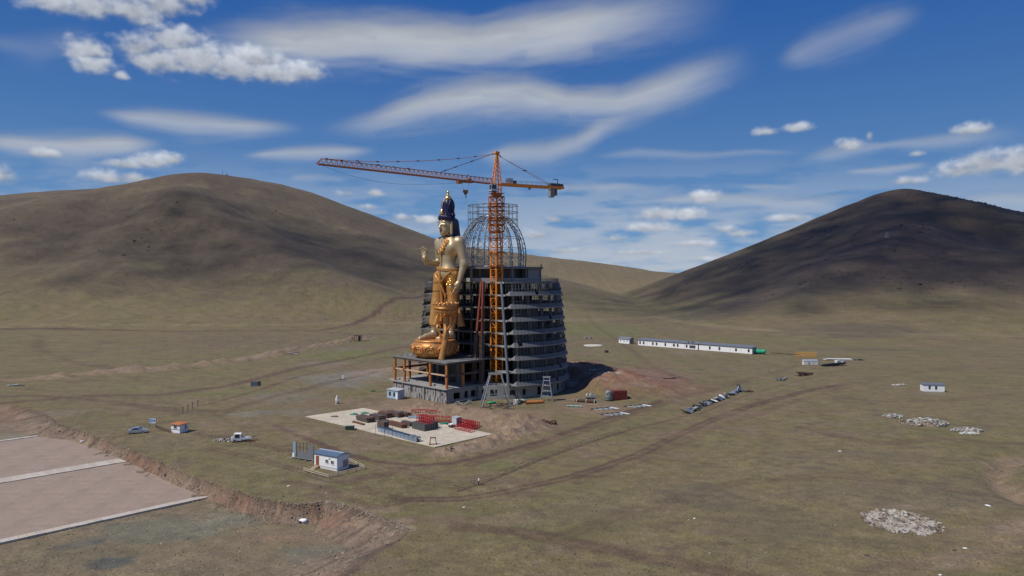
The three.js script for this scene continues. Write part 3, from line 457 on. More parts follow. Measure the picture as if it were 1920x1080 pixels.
// ---------------------------------------------------------------- golden statue
{
  const o = thing('golden_statue', 'towering gold standing statue with raised palm and dark blue topknot on a lotus base', 'statue', FS(26.6, -0.9, 13.25), TURN);
  const up = 6.05;                       // top of the lotus base
  // lotus base
  const prof = [[0.2, 0], [5.6, 0], [6.5, 0.25], [7.4, 1.2], [8.0, 2.6], [8.1, 3.6], [7.7, 4.6], [7.3, 5.1], [7.35, 5.5], [7.1, 5.95], [6.6, 6.05], [0.2, 6.05]];
  const base = part('lotus_base', new THREE.LatheGeometry(prof.map(([x, y]) => new THREE.Vector2(x, y)), 72), M.lotus, o); base.scale.set(0.95, 1, 0.95);
  const petalShape = (() => { const s = new THREE.Shape(); s.moveTo(-1.75, 0.1); s.bezierCurveTo(-2.1, 1.6, -0.8, 1.75, 0, 2.35); s.bezierCurveTo(0.8, 1.75, 2.1, 1.6, 1.75, 0.1); s.bezierCurveTo(1.1, -0.35, -1.1, -0.35, -1.75, 0.1); return s; })();
  const lift = (geo, r, y, tilt) => { geo.rotateX(tilt); geo.translate(0, y, r); return geo; };
  const petalGeo = lift(new THREE.ExtrudeGeometry(petalShape, { depth: 0.3, bevelEnabled: true, bevelSize: 0.28, bevelThickness: 0.35, bevelSegments: 4, curveSegments: 10 }), 7.65, 2.2, 0.06);
  const arch = (k, y0) => tube([V(-1.9 * k, y0, 0.1), V(-1.75 * k, y0 + 1.15 * k, 0.15), V(-0.9 * k, y0 + 1.75 * k, 0.15), V(0, y0 + 1.55 * k, 0.12), V(0.9 * k, y0 + 1.75 * k, 0.15), V(1.75 * k, y0 + 1.15 * k, 0.15), V(1.9 * k, y0, 0.1)], 0.24 * k, 40, 8);
  const rimGeo = lift(mergeGeometries([arch(1.08, 0.15), arch(0.62, 0.35)]), 8.32, 2.1, 0.04);
  const lowGeo = lift(new THREE.SphereGeometry(1, 18, 10).scale(1.45, 0.85, 0.5), 7.55, 1.5, 0.5);
  for (let k = 0; k < 11; k++) { const a = k / 11 * Math.PI * 2 + 0.12; const p = part('petal', petalGeo, M.lotus, base); p.rotation.y = a; const q = part('petal_rim', rimGeo, M.lotus, base); q.rotation.y = a; const l = part('lower_petal', lowGeo, M.lotus, base); l.rotation.y = a + Math.PI / 11; }
  const bead = new THREE.TorusGeometry(7.2, 0.3, 8, 72).rotateX(Math.PI / 2).translate(0, 5.75, 0); part('rim', bead, M.lotus, base);

  // flesh: feet, legs, trunk, arms, hands, head in one skin
  const T = (x, y, z) => [x, y + up, z];
  const foot = (ax, az, tx, tz) => [limb(T(ax, 1.5, az), T(lerp(ax, tx, 0.55), 1.0, lerp(az, tz, 0.55)), 1.15, 0.95), limb(T(ax, 0.8, az - 0.8), T(lerp(ax, tx, 0.8), 0.55, lerp(az, tz, 0.8)), 1.0, 0.72), ...[-0.9, -0.42, 0, 0.4, 0.76].map((k, i) => limb(T(lerp(ax, tx, 0.75) + k * 0.8, 0.5, lerp(az, tz, 0.75)), T(tx + k, 0.42, tz - Math.abs(k - (ax > 0 ? -0.9 : 0.76)) * 0.45), 0.45, 0.36))];
  const legs = blend(0.8, limb(T(-2.5, 11, -3.0), T(-2.35, 5.2, -1.9), 1.7, 1.35), limb(T(-2.35, 5.6, -1.95), T(-2.3, 1.6, -1.4), 1.35, 0.98), ...foot(-2.3, -1.4, -2.7, 5.0), limb(T(2.9, 11, -5.4), T(2.75, 5.2, -5.3), 1.7, 1.35), limb(T(2.75, 5.6, -5.3), T(2.6, 1.6, -5.1), 1.35, 0.98), ...foot(2.6, -5.1, 2.5, 0.6));
  const trunk = blend(1.7, ball(T(0.75, 22.6, -4.9), [4.3, 3.2, 3.1]), ball(T(0.9, 26.2, -5.0), [3.05, 4.0, 2.35]), ball(T(1.05, 31.0, -5.3), [4.5, 4.4, 2.75]), limb(T(-3.2, 33.4, -5.6), T(5.3, 33.4, -5.7), 1.75, 1.75), ball(T(-1.1, 31.5, -3.7), [2.1, 1.5, 1.0]), ball(T(3.1, 31.5, -3.7), [2.1, 1.5, 1.0]));
  const neck = limb(T(0.95, 34, -5.4), T(0.95, 37, -4.9), 1.75, 1.6);
  const armR = blend(0.9, limb(T(-4.2, 33.2, -5.6), T(-5.2, 26.2, -6.4), 1.85, 1.3), limb(T(-5.2, 26.0, -6.4), T(-4.55, 26.5, 0.1), 1.35, 0.86));
  const armL = blend(0.9, limb(T(6.4, 33.2, -5.8), T(8.0, 26.0, -6.3), 1.85, 1.32), limb(T(8.0, 26.0, -6.3), T(7.6, 19.9, -4.4), 1.35, 0.82));
  const shoulders = blend(1.7, trunk, armR, armL);
  // the head turned with the body
  const hc = [0.95, 39.2, -4.6];
  const head = blend(0.7, ball(T(...hc), [2.55, 3.5, 2.75]), ball(T(0.95, 37.2, -3.6), [1.75, 1.75, 1.75]), ball(T(0.95, 36.25, -2.75), [0.75, 0.6, 0.6]));
  const nose = blend(0.3, limb(T(0.95, 39.9, -1.95), T(0.95, 38.35, -1.35), 0.3, 0.42), limb(T(0.62, 38.2, -1.7), T(1.28, 38.2, -1.7), 0.28, 0.28));
  const brow = blend(0.3, limb(T(-0.75, 40.25, -2.45), T(0.75, 40.05, -1.95), 0.18, 0.2), limb(T(2.65, 40.25, -2.45), T(1.15, 40.05, -1.95), 0.18, 0.2), limb(T(-0.9, 39.45, -2.4), T(0.5, 39.45, -1.95), 0.26, 0.26), limb(T(2.8, 39.45, -2.4), T(1.4, 39.45, -1.95), 0.26, 0.26));
  const ears = blend(0.4, limb(T(-1.75, 40.3, -4.5), T(-1.7, 36.4, -4.4), 0.42, 0.5), limb(T(3.65, 40.3, -4.5), T(3.6, 36.4, -4.4), 0.42, 0.5));
  const headAll = blend(0.35, head, nose, brow, ears);
  // raised hand, palm forward
  const hx = -4.6, hz = 0.75, fingersUp = []; const palmR = [ball(T(hx, 28.2, hz), [1.4, 1.7, 0.7]), limb(T(-4.55, 26.4, 0.1), T(hx, 28, hz - 0.05), 0.85, 1.05)];
  for (const [dx, len] of [[-1.05, 2.0], [-0.36, 2.45], [0.34, 2.3], [1.0, 1.75]]) { const b = [hx + dx, 29.3, hz + 0.02], m = [hx + dx * 1.2, 29.3 + len * 0.55, hz + 0.2], e = [hx + dx * 1.25, 29.3 + len, hz + 0.6]; fingersUp.push(limb(T(...b), T(...m), 0.36, 0.32), limb(T(...m), T(...e), 0.32, 0.26)); }
  const thumbR = [limb(T(hx + 1.0, 27.6, hz + 0.3), T(hx + 1.6, 28.8, hz + 0.75), 0.46, 0.38), limb(T(hx + 1.6, 28.8, hz + 0.75), T(hx + 1.4, 29.7, hz + 1.05), 0.38, 0.3)];
  const handR = blend(0.24, ...palmR, ...fingersUp, ...thumbR);
  // lowered hand
  const palmL = [ball(T(7.35, 18.6, -3.9), [0.75, 1.35, 1.05]), limb(T(7.6, 19.9, -4.4), T(7.4, 18.8, -4.0), 0.82, 0.9)], fd = [];
  for (const [k, len] of [[-0.8, 1.9], [-0.27, 2.3], [0.27, 2.35], [0.8, 2.0]]) { const b = [7.2, 17.6, -3.7 + k * 0.95], m = [6.85, 17.6 - len * 0.55, -3.45 + k * 1.15], e = [6.35, 17.6 - len, -3.05 + k * 1.2]; fd.push(limb(T(...b), T(...m), 0.3, 0.27), limb(T(...m), T(...e), 0.27, 0.21)); }
  fd.push(limb(T(7.0, 18.8, -3.1), T(6.3, 18.2, -2.5), 0.38, 0.31), limb(T(6.3, 18.2, -2.5), T(5.8, 18.6, -2.2), 0.31, 0.25));
  const handL = blend(0.22, ...palmL, ...fd);
  const upper = blend(0.8, shoulders, neck);
  const g = mergeGeometries([
    net(upper, [-8, up + 19, -9], [10.4, up + 37.6, 1.6], 0.22),
    net(headAll, [-2.6, up + 35.2, -7.6], [4.5, up + 43, -0.6], 0.11),
    net(handR, [-7, up + 25, -1.4], [-1.8, up + 32.6, 2.6], 0.1), net(handL, [5.0, up + 14.6, -6], [9, up + 20.6, -1.4], 0.09)]);
  part('body', g, M.skin, o);
  for (const [x0, x1] of [[-5.2, 0.1], [0.1, 5.2]]) part('leg', net((x, y, z) => Math.max(legs(x, y, z), x0 + 0.3 - x, x - x1 + 0.05), [x0, up - 0.3, -7.5], [x1 + 0.3, up + 8, 6.4], 0.19), M.skin, o);
  // face
  for (const [x, s] of [[-0.25, -1], [2.15, 1]]) { const e = part('eye', new THREE.SphereGeometry(0.5, 14, 8).scale(1.15, 0.24, 0.3), M.eye, o); e.position.set(x, up + 39.12, -2.12); const p = part('pupil', new THREE.SphereGeometry(0.2, 10, 8).scale(1, 0.7, 0.6), M.pupil, e); p.position.set(0, -0.02, 0.12); const b = part('eyebrow', tube([V(-0.75 * s, -0.1, 0.1), V(0, 0.22, 0.28), V(0.85 * s, -0.15, -0.25)], 0.09, 12, 6), M.hair, o); b.position.set(x, up + 40.25, -1.98); }
  const lips = part('lips', mergeGeometries([tube([V(-0.72, 0.02, -0.22), V(-0.3, 0.13, 0.1), V(0, 0.06, 0.16), V(0.3, 0.13, 0.1), V(0.72, 0.02, -0.22)], 0.15, 14, 6), tube([V(-0.62, -0.05, -0.18), V(0, -0.26, 0.1), V(0.62, -0.05, -0.18)], 0.19, 14, 6)]), M.lip, o); lips.position.set(0.95, up + 37.28, -1.92);
  const gem = part('forehead_mark', new THREE.SphereGeometry(0.26, 10, 8), M.brightGold, o); gem.position.set(0.95, up + 40.75, -2.0);
  // hair: cap, long locks, plaited topknot
  const cap = blend(0.5, cut(ball(T(0.95, 39.5, -5.0), [3.05, 3.9, 3.15]), (x, y, z) => Math.max((up + 41.3) - y + 0.9 * (z < -4.6 ? -9 : 0), -(z + 4.2)) < 0 ? 1 : (z > -4.35 && y < up + 41.35 + 0.22 * Math.abs(x - 0.95) ** 0.5 ? -1 : 1)), limb(T(0.95, 40, -7.2), T(0.95, 34.8, -7.6), 2.2, 2.5), limb(T(-1.2, 35.3, -6.6), T(-2.6, 34.9, -4.2), 0.75, 0.45), limb(T(3.1, 35.3, -6.6), T(4.9, 34.9, -4.4), 0.75, 0.45));
  part('hair', net(cap, [-3.6, up + 33.6, -10.4], [5.8, up + 44, -0.9], 0.14), M.hair, o);
  const band = part('hair_fringe', net(blend(0.12, ...Array.from({ length: 17 }, (_, k) => { const a = -1.35 + k / 16 * 2.7; return ball(T(0.95 + Math.sin(a) * 2.75, 42.0 - 0.5 * Math.abs(Math.sin(a)) ** 2, -4.7 + Math.cos(a) * 2.75), [0.42, 0.75, 0.42]); })), [-2.6, up + 40.4, -5.4], [4.6, up + 43.2, -1.2], 0.12), M.hair, o);
  const knot = sub('topknot', o); knot.position.set(1.05, up + 42.4, -5.0); knot.scale.set(0.8, 0.93, 0.8);
  const kp = [[0.1, -0.6], [3.05, -0.4], [3.1, 0.4], [2.75, 1.0], [2.7, 2.4], [2.72, 3.8], [2.45, 5.0], [1.9, 6.1], [1.2, 6.7], [0.1, 6.9]];
  part('hair_coil', new THREE.LatheGeometry(kp.map(([x, y]) => new THREE.Vector2(x, y)), 36), M.hair, knot);
  for (let k = 0; k < 12; k++) { const a0 = k / 12 * Math.PI * 2; const pts = []; for (let i = 0; i <= 10; i++) { const t = i / 10, y = 0.3 + t * 6.0, a = a0 + (k % 2 ? 1 : -1) * t * 0.9; let r = 2.8; for (let q = 0; q < kp.length - 1; q++) if (y >= kp[q][1] && y <= kp[q + 1][1]) r = lerp(kp[q][0], kp[q + 1][0], (y - kp[q][1]) / (kp[q + 1][1] - kp[q][1])); pts.push(V(Math.sin(a) * r, y, Math.cos(a) * r)); } part('plait', tube(pts, 0.3, 20, 6), M.hair, knot); }
  const fin = [[0.05, 6.2], [1.75, 6.1], [1.6, 6.8], [1.15, 7.4], [0.62, 7.8], [0.42, 8.1], [0.62, 8.35], [0.4, 8.6], [0.05, 8.65]];
  part('finial', new THREE.LatheGeometry(fin.map(([x, y]) => new THREE.Vector2(x, y)), 24), M.brightGold, knot);
  const ball1 = part('finial_ball', new THREE.SphereGeometry(0.58, 16, 12), M.brightGold, knot); ball1.position.set(0, 8.95, 0);
  part('hair_chain', tube([V(-0.4, 6.6, 1.4), V(-0.5, 5.2, 2.35), V(-0.5, 3.2, 2.8), V(-0.45, 1.6, 2.85)], 0.2, 20, 6), M.skin, knot);
  const st = part('small_stupa', new THREE.LatheGeometry([[0.05, -0.9], [1.0, -0.8], [0.9, -0.2], [0.75, 0.5], [0.45, 0.9], [0.28, 1.4], [0.05, 1.6]].map(([x, y]) => new THREE.Vector2(x, y)), 20), M.brightGold, knot); st.position.set(-0.3, 1.1, 3.15);
  // robe
  const hem = (x, y) => 5.2 + 0.9 * Math.sin(x * 0.8);
  const robeBody = blend(0.9, ball(T(0.75, 22.6, -4.9), [4.2, 2.8, 3.0]), limb(T(-2.0, 22.0, -4.2), T(-2.5, 12, -3.1), 2.5, 1.95), limb(T(-2.5, 12.4, -3.1), T(-2.4, 4.6, -2.2), 1.95, 2.3), limb(T(3.3, 22.0, -5.3), T(3.0, 12, -5.5), 2.5, 1.95), limb(T(3.0, 12.4, -5.5), T(2.8, 4.6, -5.2), 1.95, 2.2), limb(T(0.4, 13, -4.8), T(0.4, 5, -4.4), 0.7, 0.9));
  const folds = (x, y, z) => { const fall = ss(up + 18, up + 6, y); return robeBody(x, y, z) - 0.13 * fall * Math.sin(Math.atan2(z + 4, x - 0.3) * 18) ; };
  const robe = (x, y, z) => Math.max(folds(x, y, z), (up + 5.3 + 0.5 * Math.sin(x * 0.9 + z * 0.6)) - y, y - (up + 24.6 + 0.35 * Math.sin(x * 0.5)));
  const robeO = part('robe', net(robe, [-6, up + 4, -9.2], [7.2, up + 25.6, 0.6], 0.19), M.robe, o);
  part('waist_sash', net((x, y, z) => Math.max(Math.abs(ball(T(0.85, 24.2, -4.95), [4.15, 5.5, 3.15])(x, y, z)) - 0.3, Math.abs(y - up - 24.2 + 0.12 * (x - 0.8)) - 0.55), [-4.4, up + 22.6, -9], [6, up + 25.8, -0.8], 0.17), M.robe, o);
  part('front_drape', tube([V(0.4, up + 23.4, -1.85), V(0.5, up + 20, -1.75), V(0.5, up + 15, -2.55), V(0.45, up + 9, -2.5), V(0.4, up + 6.2, -2.3)], 0.5, 24, 8), M.robe, o);
  part('knot_drape', mergeGeometries([tube([V(-3.6, up + 23.2, -2.4), V(-1.6, up + 21.6, -1.75), V(0.5, up + 19.4, -1.9)], 0.26, 16, 7), tube([V(4.8, up + 23.2, -3.0), V(2.8, up + 21.6, -2.2), V(0.6, up + 19.4, -1.9)], 0.26, 16, 7), tube([V(0.5, up + 19.4, -1.8), V(1.6, up + 17, -2.2), V(2.2, up + 14.4, -2.9)], 0.34, 14, 7)]), M.robe, robeO);
  for (const [s, x, z] of [[1, 5.4, -6.4], [-1, -4.6, -3.6]]) { const gg = new THREE.CylinderGeometry(0.45, 1.5, 6.2, 14, 6, false); const p = gg.attributes.position; for (let i = 0; i < p.count; i++) { const a = Math.atan2(p.getZ(i), p.getX(i)), k = 1 + 0.16 * Math.sin(a * 5); p.setXYZ(i, p.getX(i) * k * 0.75 + s * 0.06 * (3.1 - p.getY(i)) ** 1.6, p.getY(i), p.getZ(i) * k); } gg.computeVertexNormals(); const t = part('robe_tail', gg, M.robe, o); t.position.set(x, up + 7.6, z); }
  for (const [y, r] of [[19.6, 2.4], [16.6, 2.22]]) { const t = part('plate_seam', new THREE.TorusGeometry(r, 0.08, 6, 48).rotateX(Math.PI / 2), M.seam, robeO); t.position.set(-2.1 - (22 - y) * 0.05, up + y, -3.7 + (19.6 - y) * 0.08); }
  // chest ornament and the seam down the front
  part('chest_seam', tube([V(0.3, up + 34, -3.0), V(0.35, up + 31.5, -2.35), V(0.55, up + 28, -2.45), V(0.7, up + 25, -2.15)], 0.10, 24, 5), M.seam, o);
  const orn = sub('chest_ornament', o);
  for (let k = 0; k < 9; k++) { const t = k / 8, c = V(0.7 + 2.6 * t, up + 30.3 + 3.9 * t, -1.95 - 0.75 * t); const s = part('scroll', new THREE.TorusGeometry(0.5, 0.2, 8, 16), M.robe, orn); s.position.copy(c).add(V((k % 2 ? 0.55 : -0.25), 0, 0.08)); s.rotation.set(-0.35, 0.2, k); }
  part('chest_sash', tube([V(0.35, up + 29.6, -2.5), V(1.2, up + 31.6, -2.4), V(2.3, up + 33.4, -3.2), V(3.2, up + 34.7, -4.6)], 0.55, 20, 8), M.robe, orn);
  // necklace beads
  part('necklace', new THREE.TorusGeometry(1.85, 0.24, 8, 30).rotateX(Math.PI / 2 - 0.25).translate(0.95, up + 35.1, -4.95), M.seam, o);
  // small vase and flowers by the lowered hand
  const vase = sub('vase', o); vase.position.set(5.9, up + 17.4, -2.1);
  part('vase_body', new THREE.LatheGeometry([[0.05, -1.5], [0.5, -1.4], [0.3, -0.9], [0.85, 0], [0.8, 0.7], [0.4, 1.2], [0.7, 1.6], [0.05, 1.7]].map(([x, y]) => new THREE.Vector2(x, y)), 18), M.brightGold, vase);
  for (const [x, y, z] of [[-0.7, 2.1, 0.2], [0.4, 2.5, 0.3], [-0.2, 3.1, 0], [-1.3, 1.4, 0.4]]) { const b = part('vase_flower', new THREE.SphereGeometry(0.55, 12, 8), M.brightGold, vase); b.position.set(x, y, z); }
  // lotus flower on its tall stem, rising from the terrace in front
  const stem = part('lotus_stem', mergeGeometries([tube([V(8.0, 0, 3.8), V(8.0, 2.5, 3.2), V(8.2, 5.2, 2.6), V(8.0, 8.0, 1.8), V(7.4, 11, 1.2), V(7.0, 14.6, 0.8)], 1.0, 40, 14), tube([V(8.0, 5, 3.0), V(8.6, 8.5, 2.5), V(7.7, 11.5, 1.7), V(7.4, 14.6, 1.4)], 0.55, 30, 8), tube([V(8.2, 5.4, 2.2), V(7.6, 9, 1.6), V(6.6, 12, 0.6), V(6.4, 14.6, 0.5)], 0.55, 30, 8)]), M.lotus, o);
  const leaf = (pts, r) => part('curled_leaf', tube(pts, r, 20, 8), M.lotus, stem);
  leaf([V(7.9, 6.5, 2.4), V(7.2, 8.6, 3.6), V(6.4, 10.6, 4.2), V(6.1, 11.6, 3.4), V(6.7, 10.6, 3.0)], 0.36);
  leaf([V(8.4, 9.5, 1.8), V(9.6, 11.8, 0.8), V(10.2, 13.6, -0.4), V(9.6, 14.4, -0.6), V(9.2, 13.4, 0)], 0.36);
  leaf([V(7.9, 5.0, 2.7), V(7.0, 7.4, 3.5), V(6.7, 8.6, 3.3)], 0.3);
  const fl = sub('lotus_flower', o); fl.position.set(6.9, 14.0, 0.9);
  part('seed_head', new THREE.LatheGeometry([[0.05, 0], [1.2, 0.1], [2.9, 1.2], [3.7, 2.3], [4.05, 3.3], [4.15, 4.3], [3.9, 4.5], [0.05, 4.4]].map(([x, y]) => new THREE.Vector2(x, y)), 48), M.lotus, fl);
  const pg = mergeGeometries([new THREE.TorusGeometry(0.62, 0.2, 8, 18), new THREE.SphereGeometry(0.5, 14, 10).scale(1, 1.2, 0.6), new THREE.SphereGeometry(0.3, 10, 8).translate(0, -0.8, 0.1)]).rotateX(0.3).translate(0, 1.85, 3.6);
  const tg = new THREE.SphereGeometry(0.5, 12, 10).scale(1.1, 0.8, 0.7).translate(0, 4.6, 4.15);
  for (let k = 0; k < 16; k++) { const a = k / 16 * Math.PI * 2; part('flower_petal', pg, M.lotus, fl).rotation.y = a; part('rim_scallop', tg, M.lotus, fl).rotation.y = a; }
  part('flower_ring', new THREE.TorusGeometry(4.05, 0.3, 8, 60).rotateX(Math.PI / 2).translate(0, 3.1, 0), M.lotus, fl);
}
console.log('statue done');

// ---------------------------------------------------------------- unfinished temple
{
  const o = thing('unfinished_temple', 'unfinished round temple of open concrete floors under a bare steel dome', 'temple', C, TURN);
  const FL = 4.3, Y0 = 4.6, floorY = (k) => Y0 + FL * k;
  const R = (y) => lerp(26.6, 23.7, Math.pow(clamp((y - 4) / 36), 1.25));        // line of the round facade
  const CH = 13.2;                                                                // the front is cut off at this distance along the axis
  // local axes: z forward (F), x to the statue's left (S)
  const arcShape = (r, ri = 0, a0 = 0, a1 = Math.PI * 2) => { const s = new THREE.Shape(); const n = 72; for (let i = 0; i <= n; i++) { const a = lerp(a0, a1, i / n), x = Math.sin(a) * r, y = Math.cos(a) * r; i ? s.lineTo(x, y) : s.moveTo(x, y); } if (ri) for (let i = n; i >= 0; i--) { const a = lerp(a0, a1, i / n); s.lineTo(Math.sin(a) * ri, Math.cos(a) * ri); } s.closePath(); return s; };
  const flatten = (shape, h, y) => { const g = new THREE.ExtrudeGeometry(shape, { depth: h, bevelEnabled: false, curveSegments: 4 }); g.rotateX(Math.PI / 2); g.scale(1, 1, 1); g.translate(0, y + h, 0); return g; };   // shape (x, y) -> (x, z)
  // base wall: drum and the straight flanks of the terrace
  const open0 = (r) => Math.acos(clamp(CH / r, -1, 1));
  const drum = sub('base_wall', o);
  const wins = [[0.70, 1.6, 2.4], [0.82, 2.3, 2.4], [1.06, 1.9, 1.7], [1.22, 1.2, 2.0], [1.45, 1.7, 2.8], [1.68, 1.5, 2.6], [1.86, 1.7, 2.6], [2.02, 1.7, 2.6], [2.2, 1.7, 2.6]].map(([a, w, h]) => [a - w / 52.6, a + w / 52.6, 2.1 - h / 2, 2.1 + h / 2]);
  const curved = (t0, t1, y0, y1, name = 'wall_panel') => {   // a curved block of wall, 0.4 m thick
    const n = Math.max(1, Math.ceil((t1 - t0) / 0.09)), tri = [], uv = [], P = (t, r, y) => [Math.sin(t) * r, y, Math.cos(t) * r], f = (a, b, c, e, u0, u1) => { tri.push(...a, ...b, ...c, ...a, ...c, ...e); uv.push(u0, y0 / 4, u1, y0 / 4, u1, y1 / 4, u0, y0 / 4, u1, y1 / 4, u0, y1 / 4); };
    for (let i = 0; i < n; i++) { const a = lerp(t0, t1, i / n), b = lerp(t0, t1, (i + 1) / n), o_ = 26.4, q = 26.0; f(P(a, o_, y0), P(b, o_, y0), P(b, o_, y1), P(a, o_, y1), a * 6, b * 6); f(P(b, q, y0), P(a, q, y0), P(a, q, y1), P(b, q, y1), a * 6, b * 6); f(P(a, o_, y1), P(b, o_, y1), P(b, q, y1), P(a, q, y1), a * 6, b * 6); f(P(a, q, y0), P(b, q, y0), P(b, o_, y0), P(a, o_, y0), a * 6, b * 6); if (i === 0) f(P(a, q, y0), P(a, o_, y0), P(a, o_, y1), P(a, q, y1), 0, 0.1); if (i === n - 1) f(P(b, o_, y0), P(b, q, y0), P(b, q, y1), P(b, o_, y1), 0, 0.1); }
    const g = new THREE.BufferGeometry(); g.setAttribute('position', new THREE.Float32BufferAttribute(tri, 3)); g.setAttribute('uv', new THREE.Float32BufferAttribute(uv, 2)); g.computeVertexNormals(); part(name, g, M.concrete, drum);
  };
  let last = 0.62;
  for (const [t0, t1, y0, y1] of wins) { curved(last, t0, -0.6, 4.5); curved(t0, t1, -0.6, y0, 'sill_panel'); curved(t0, t1, y1, 4.5, 'lintel_panel'); last = t1; }
  for (let k = 0; k < 6; k++) curved(lerp(last, 2 * Math.PI - 0.62, k / 6), lerp(last, 2 * Math.PI - 0.62, (k + 1) / 6), -0.6, 4.5);
  for (let k = 0; k < 14; k++) { const t = 0.7 + k * 0.13; box('inner_pier', drum, M.concrete, 0.6, 4.4, 0.6, Math.sin(t) * 23, 2.2, Math.cos(t) * 23, t); }
  { const g = new THREE.CylinderGeometry(21, 21, 4.4, 48, 1, true); g.translate(0, 2.2, 0); part('backing_wall', g, M.concrete, drum); }
  // terrace: stained base, deck at the third level, orange columns
  const ter = sub('terrace', o), TF = 34.3, TS = 14.5;
  const baseGeo = mergeGeometries([boxGeo(2 * TS, 4.3, 0.5, 0, 2.15, TF - 0.25), boxGeo(0.5, 4.3, 12.2, -TS + 0.25, 2.15, TF - 6.6)]);
  const front = box('stained_wall', ter, M.stained, 2 * TS, 5.6, 0.6, 0, 1.6, TF - 0.3);
  box('stained_wall', ter, M.stained, 0.6, 5.6, 12.4, -TS + 0.3, 1.6, TF - 6.85);
  { let z = TF; const fx = TS - 0.3; for (const [zc, w, h] of [[TF - 4.4, 2.9, 2.1], [TF - 8.4, 1.5, 2.2], [TF - 11.6, 2.2, 2.1]]) { const z1 = zc + w / 2, z0 = zc - w / 2; box('flank_wall', ter, M.concrete, 0.6, 5.6, z - z1 - (z === TF ? 0.6 : 0), fx, 1.6, (z + z1 - (z === TF ? 0.6 : 0)) / 2); box('sill', ter, M.concrete, 0.6, 2.25 - h / 2 + 1.05, w, fx, (2.1 - h / 2 - 1.2) / 2, zc); box('lintel', ter, M.concrete, 0.6, 4.4 - 2.1 - h / 2, w, fx, (4.4 + 2.1 + h / 2) / 2, zc); z = z0; } box('flank_wall', ter, M.concrete, 0.6, 5.6, z - (TF - 15), fx, 1.6, (z + TF - 15) / 2); }
  box('wall_pier', ter, M.stained, 0.5, 4.4, 0.5, 3.2, 1.9, TF + 0.2); box('wall_pier', ter, M.stained, 0.5, 4.6, 0.5, -8.6, 1.8, TF + 0.2);
  box('floor_slab', ter, M.paleEdge, 2 * TS + 1.6, 0.28, 23, -0.4, 4.56, TF - 10.9);
  box('floor_ledge', ter, M.paleEdge, 3.2, 0.3, 16, -TS - 2.4, 4.52, TF - 8.6);
  box('kerb', ter, M.paleEdge, 2 * TS - 2, 0.5, 0.35, -0.4, 4.95, TF - 2.2);
  box('deck_slab', ter, M.slab, 2 * TS + 0.9, 0.36, 22, 0, 13.05, TF - 10.75);
  box('deck_beam', ter, M.brownSteel, 2 * TS + 0.5, 0.5, 0.4, 0, 12.6, TF - 0.15);
  box('deck_beam', ter, M.brownSteel, 0.4, 0.5, 16, TS - 0.1, 12.6, TF - 8.4); box('deck_beam', ter, M.brownSteel, 0.4, 0.5, 16, -TS + 0.1, 12.6, TF - 8.4);
  for (const [x, z] of [[-14.1, TF - 0.5], [-8.6, TF - 0.5], [5.6, TF - 0.5], [14.0, TF - 0.5], [14.1, TF - 7.4], [-14.1, TF - 6.8], [-14.1, TF - 15]]) {
    const m = part('column', ROUND, M.orangeSteel, ter); m.scale.set(0.95, 7.9, 0.95); m.position.set(x, 8.6, z);
    const k = part('column_collar', ROUND, M.redSteel, ter); k.scale.set(1.25, 0.7, 1.25); k.position.set(x, 8.9, z);
  }
  for (const [a, b, m] of [[[-14.1, 8.9, TF - 0.5], [5.6, 8.9, TF - 0.5], M.beige], [[5.6, 8.9, TF - 0.5], [14, 8.9, TF - 0.5], M.beige], [[14, 8.9, TF - 0.5], [14.1, 8.9, TF - 14], M.brownSteel], [[-14.1, 8.9, TF - 0.5], [-14.1, 8.9, TF - 15], M.orangeSteel]]) bar('mid_beam', ter, m, V(...a), V(...b), 0.35, 0.75).rotateY(0);
  // concrete core under the statue
  for (const [x, z, w, d] of [[-7.5, TF - 12, 2.2, 1.4], [-3, TF - 11, 1.4, 1.4], [2.5, TF - 10.5, 1.6, 1.4], [7.5, TF - 11.5, 1.6, 1.6], [-9, TF - 17, 1.2, 5]]) box('core_pier', ter, M.slab, w, 8.2, d, x, 8.8, z);
  box('core_wall', ter, M.slab, 16, 8.0, 0.5, -1, 8.8, TF - 14);
  // clutter on the deck
  for (let k = 0; k < 26; k++) { const x = rr(-13.5, 13.5), z = TF - rr(0.6, 6), t = rr(0, 3); if (Math.hypot(x + 0.9, z - 26.6) < 8.6) continue; box('plank', ter, k % 3 ? M.slab : M.paleSheet, rr(0.8, 2.6), rr(0.08, 0.3), rr(0.15, 0.5), x, 13.35, z, t); }
  for (const x of [-12.6, -9.8, -6.9]) rod('starter_bar', ter, M.galv, V(x, 13.2, TF - 1 - rand() * 4), V(x, 14.4, TF - 2), 0.1);

  // floors
  const floors = sub('floors', o);
  for (let k = 0; k < 9; k++) {
    const y = floorY(k), r = R(y), a = Math.acos(CH / r), aL = Math.acos(18.6 / r);
    part('floor_slab', flatten(arcShape(r, 0, a, 2 * Math.PI - aL), 0.42, y - 0.42), k < 8 ? M.slab : M.slab, floors);
    // steel edge beams across the cut front: red on the statue's side, pale to the east
    const xr = Math.sqrt(r * r - CH * CH);
    box('edge_beam', floors, k % 3 === 1 ? M.steelGrey : M.redSteel, xr + 11, 0.5, 0.35, -xr / 2 + 5.5, y - 0.3, CH + 0.3);
    box('edge_beam', floors, M.paleEdge, xr - 14.6, 0.55, 0.4, xr / 2 + 7.3, y - 0.2, CH + 0.36);
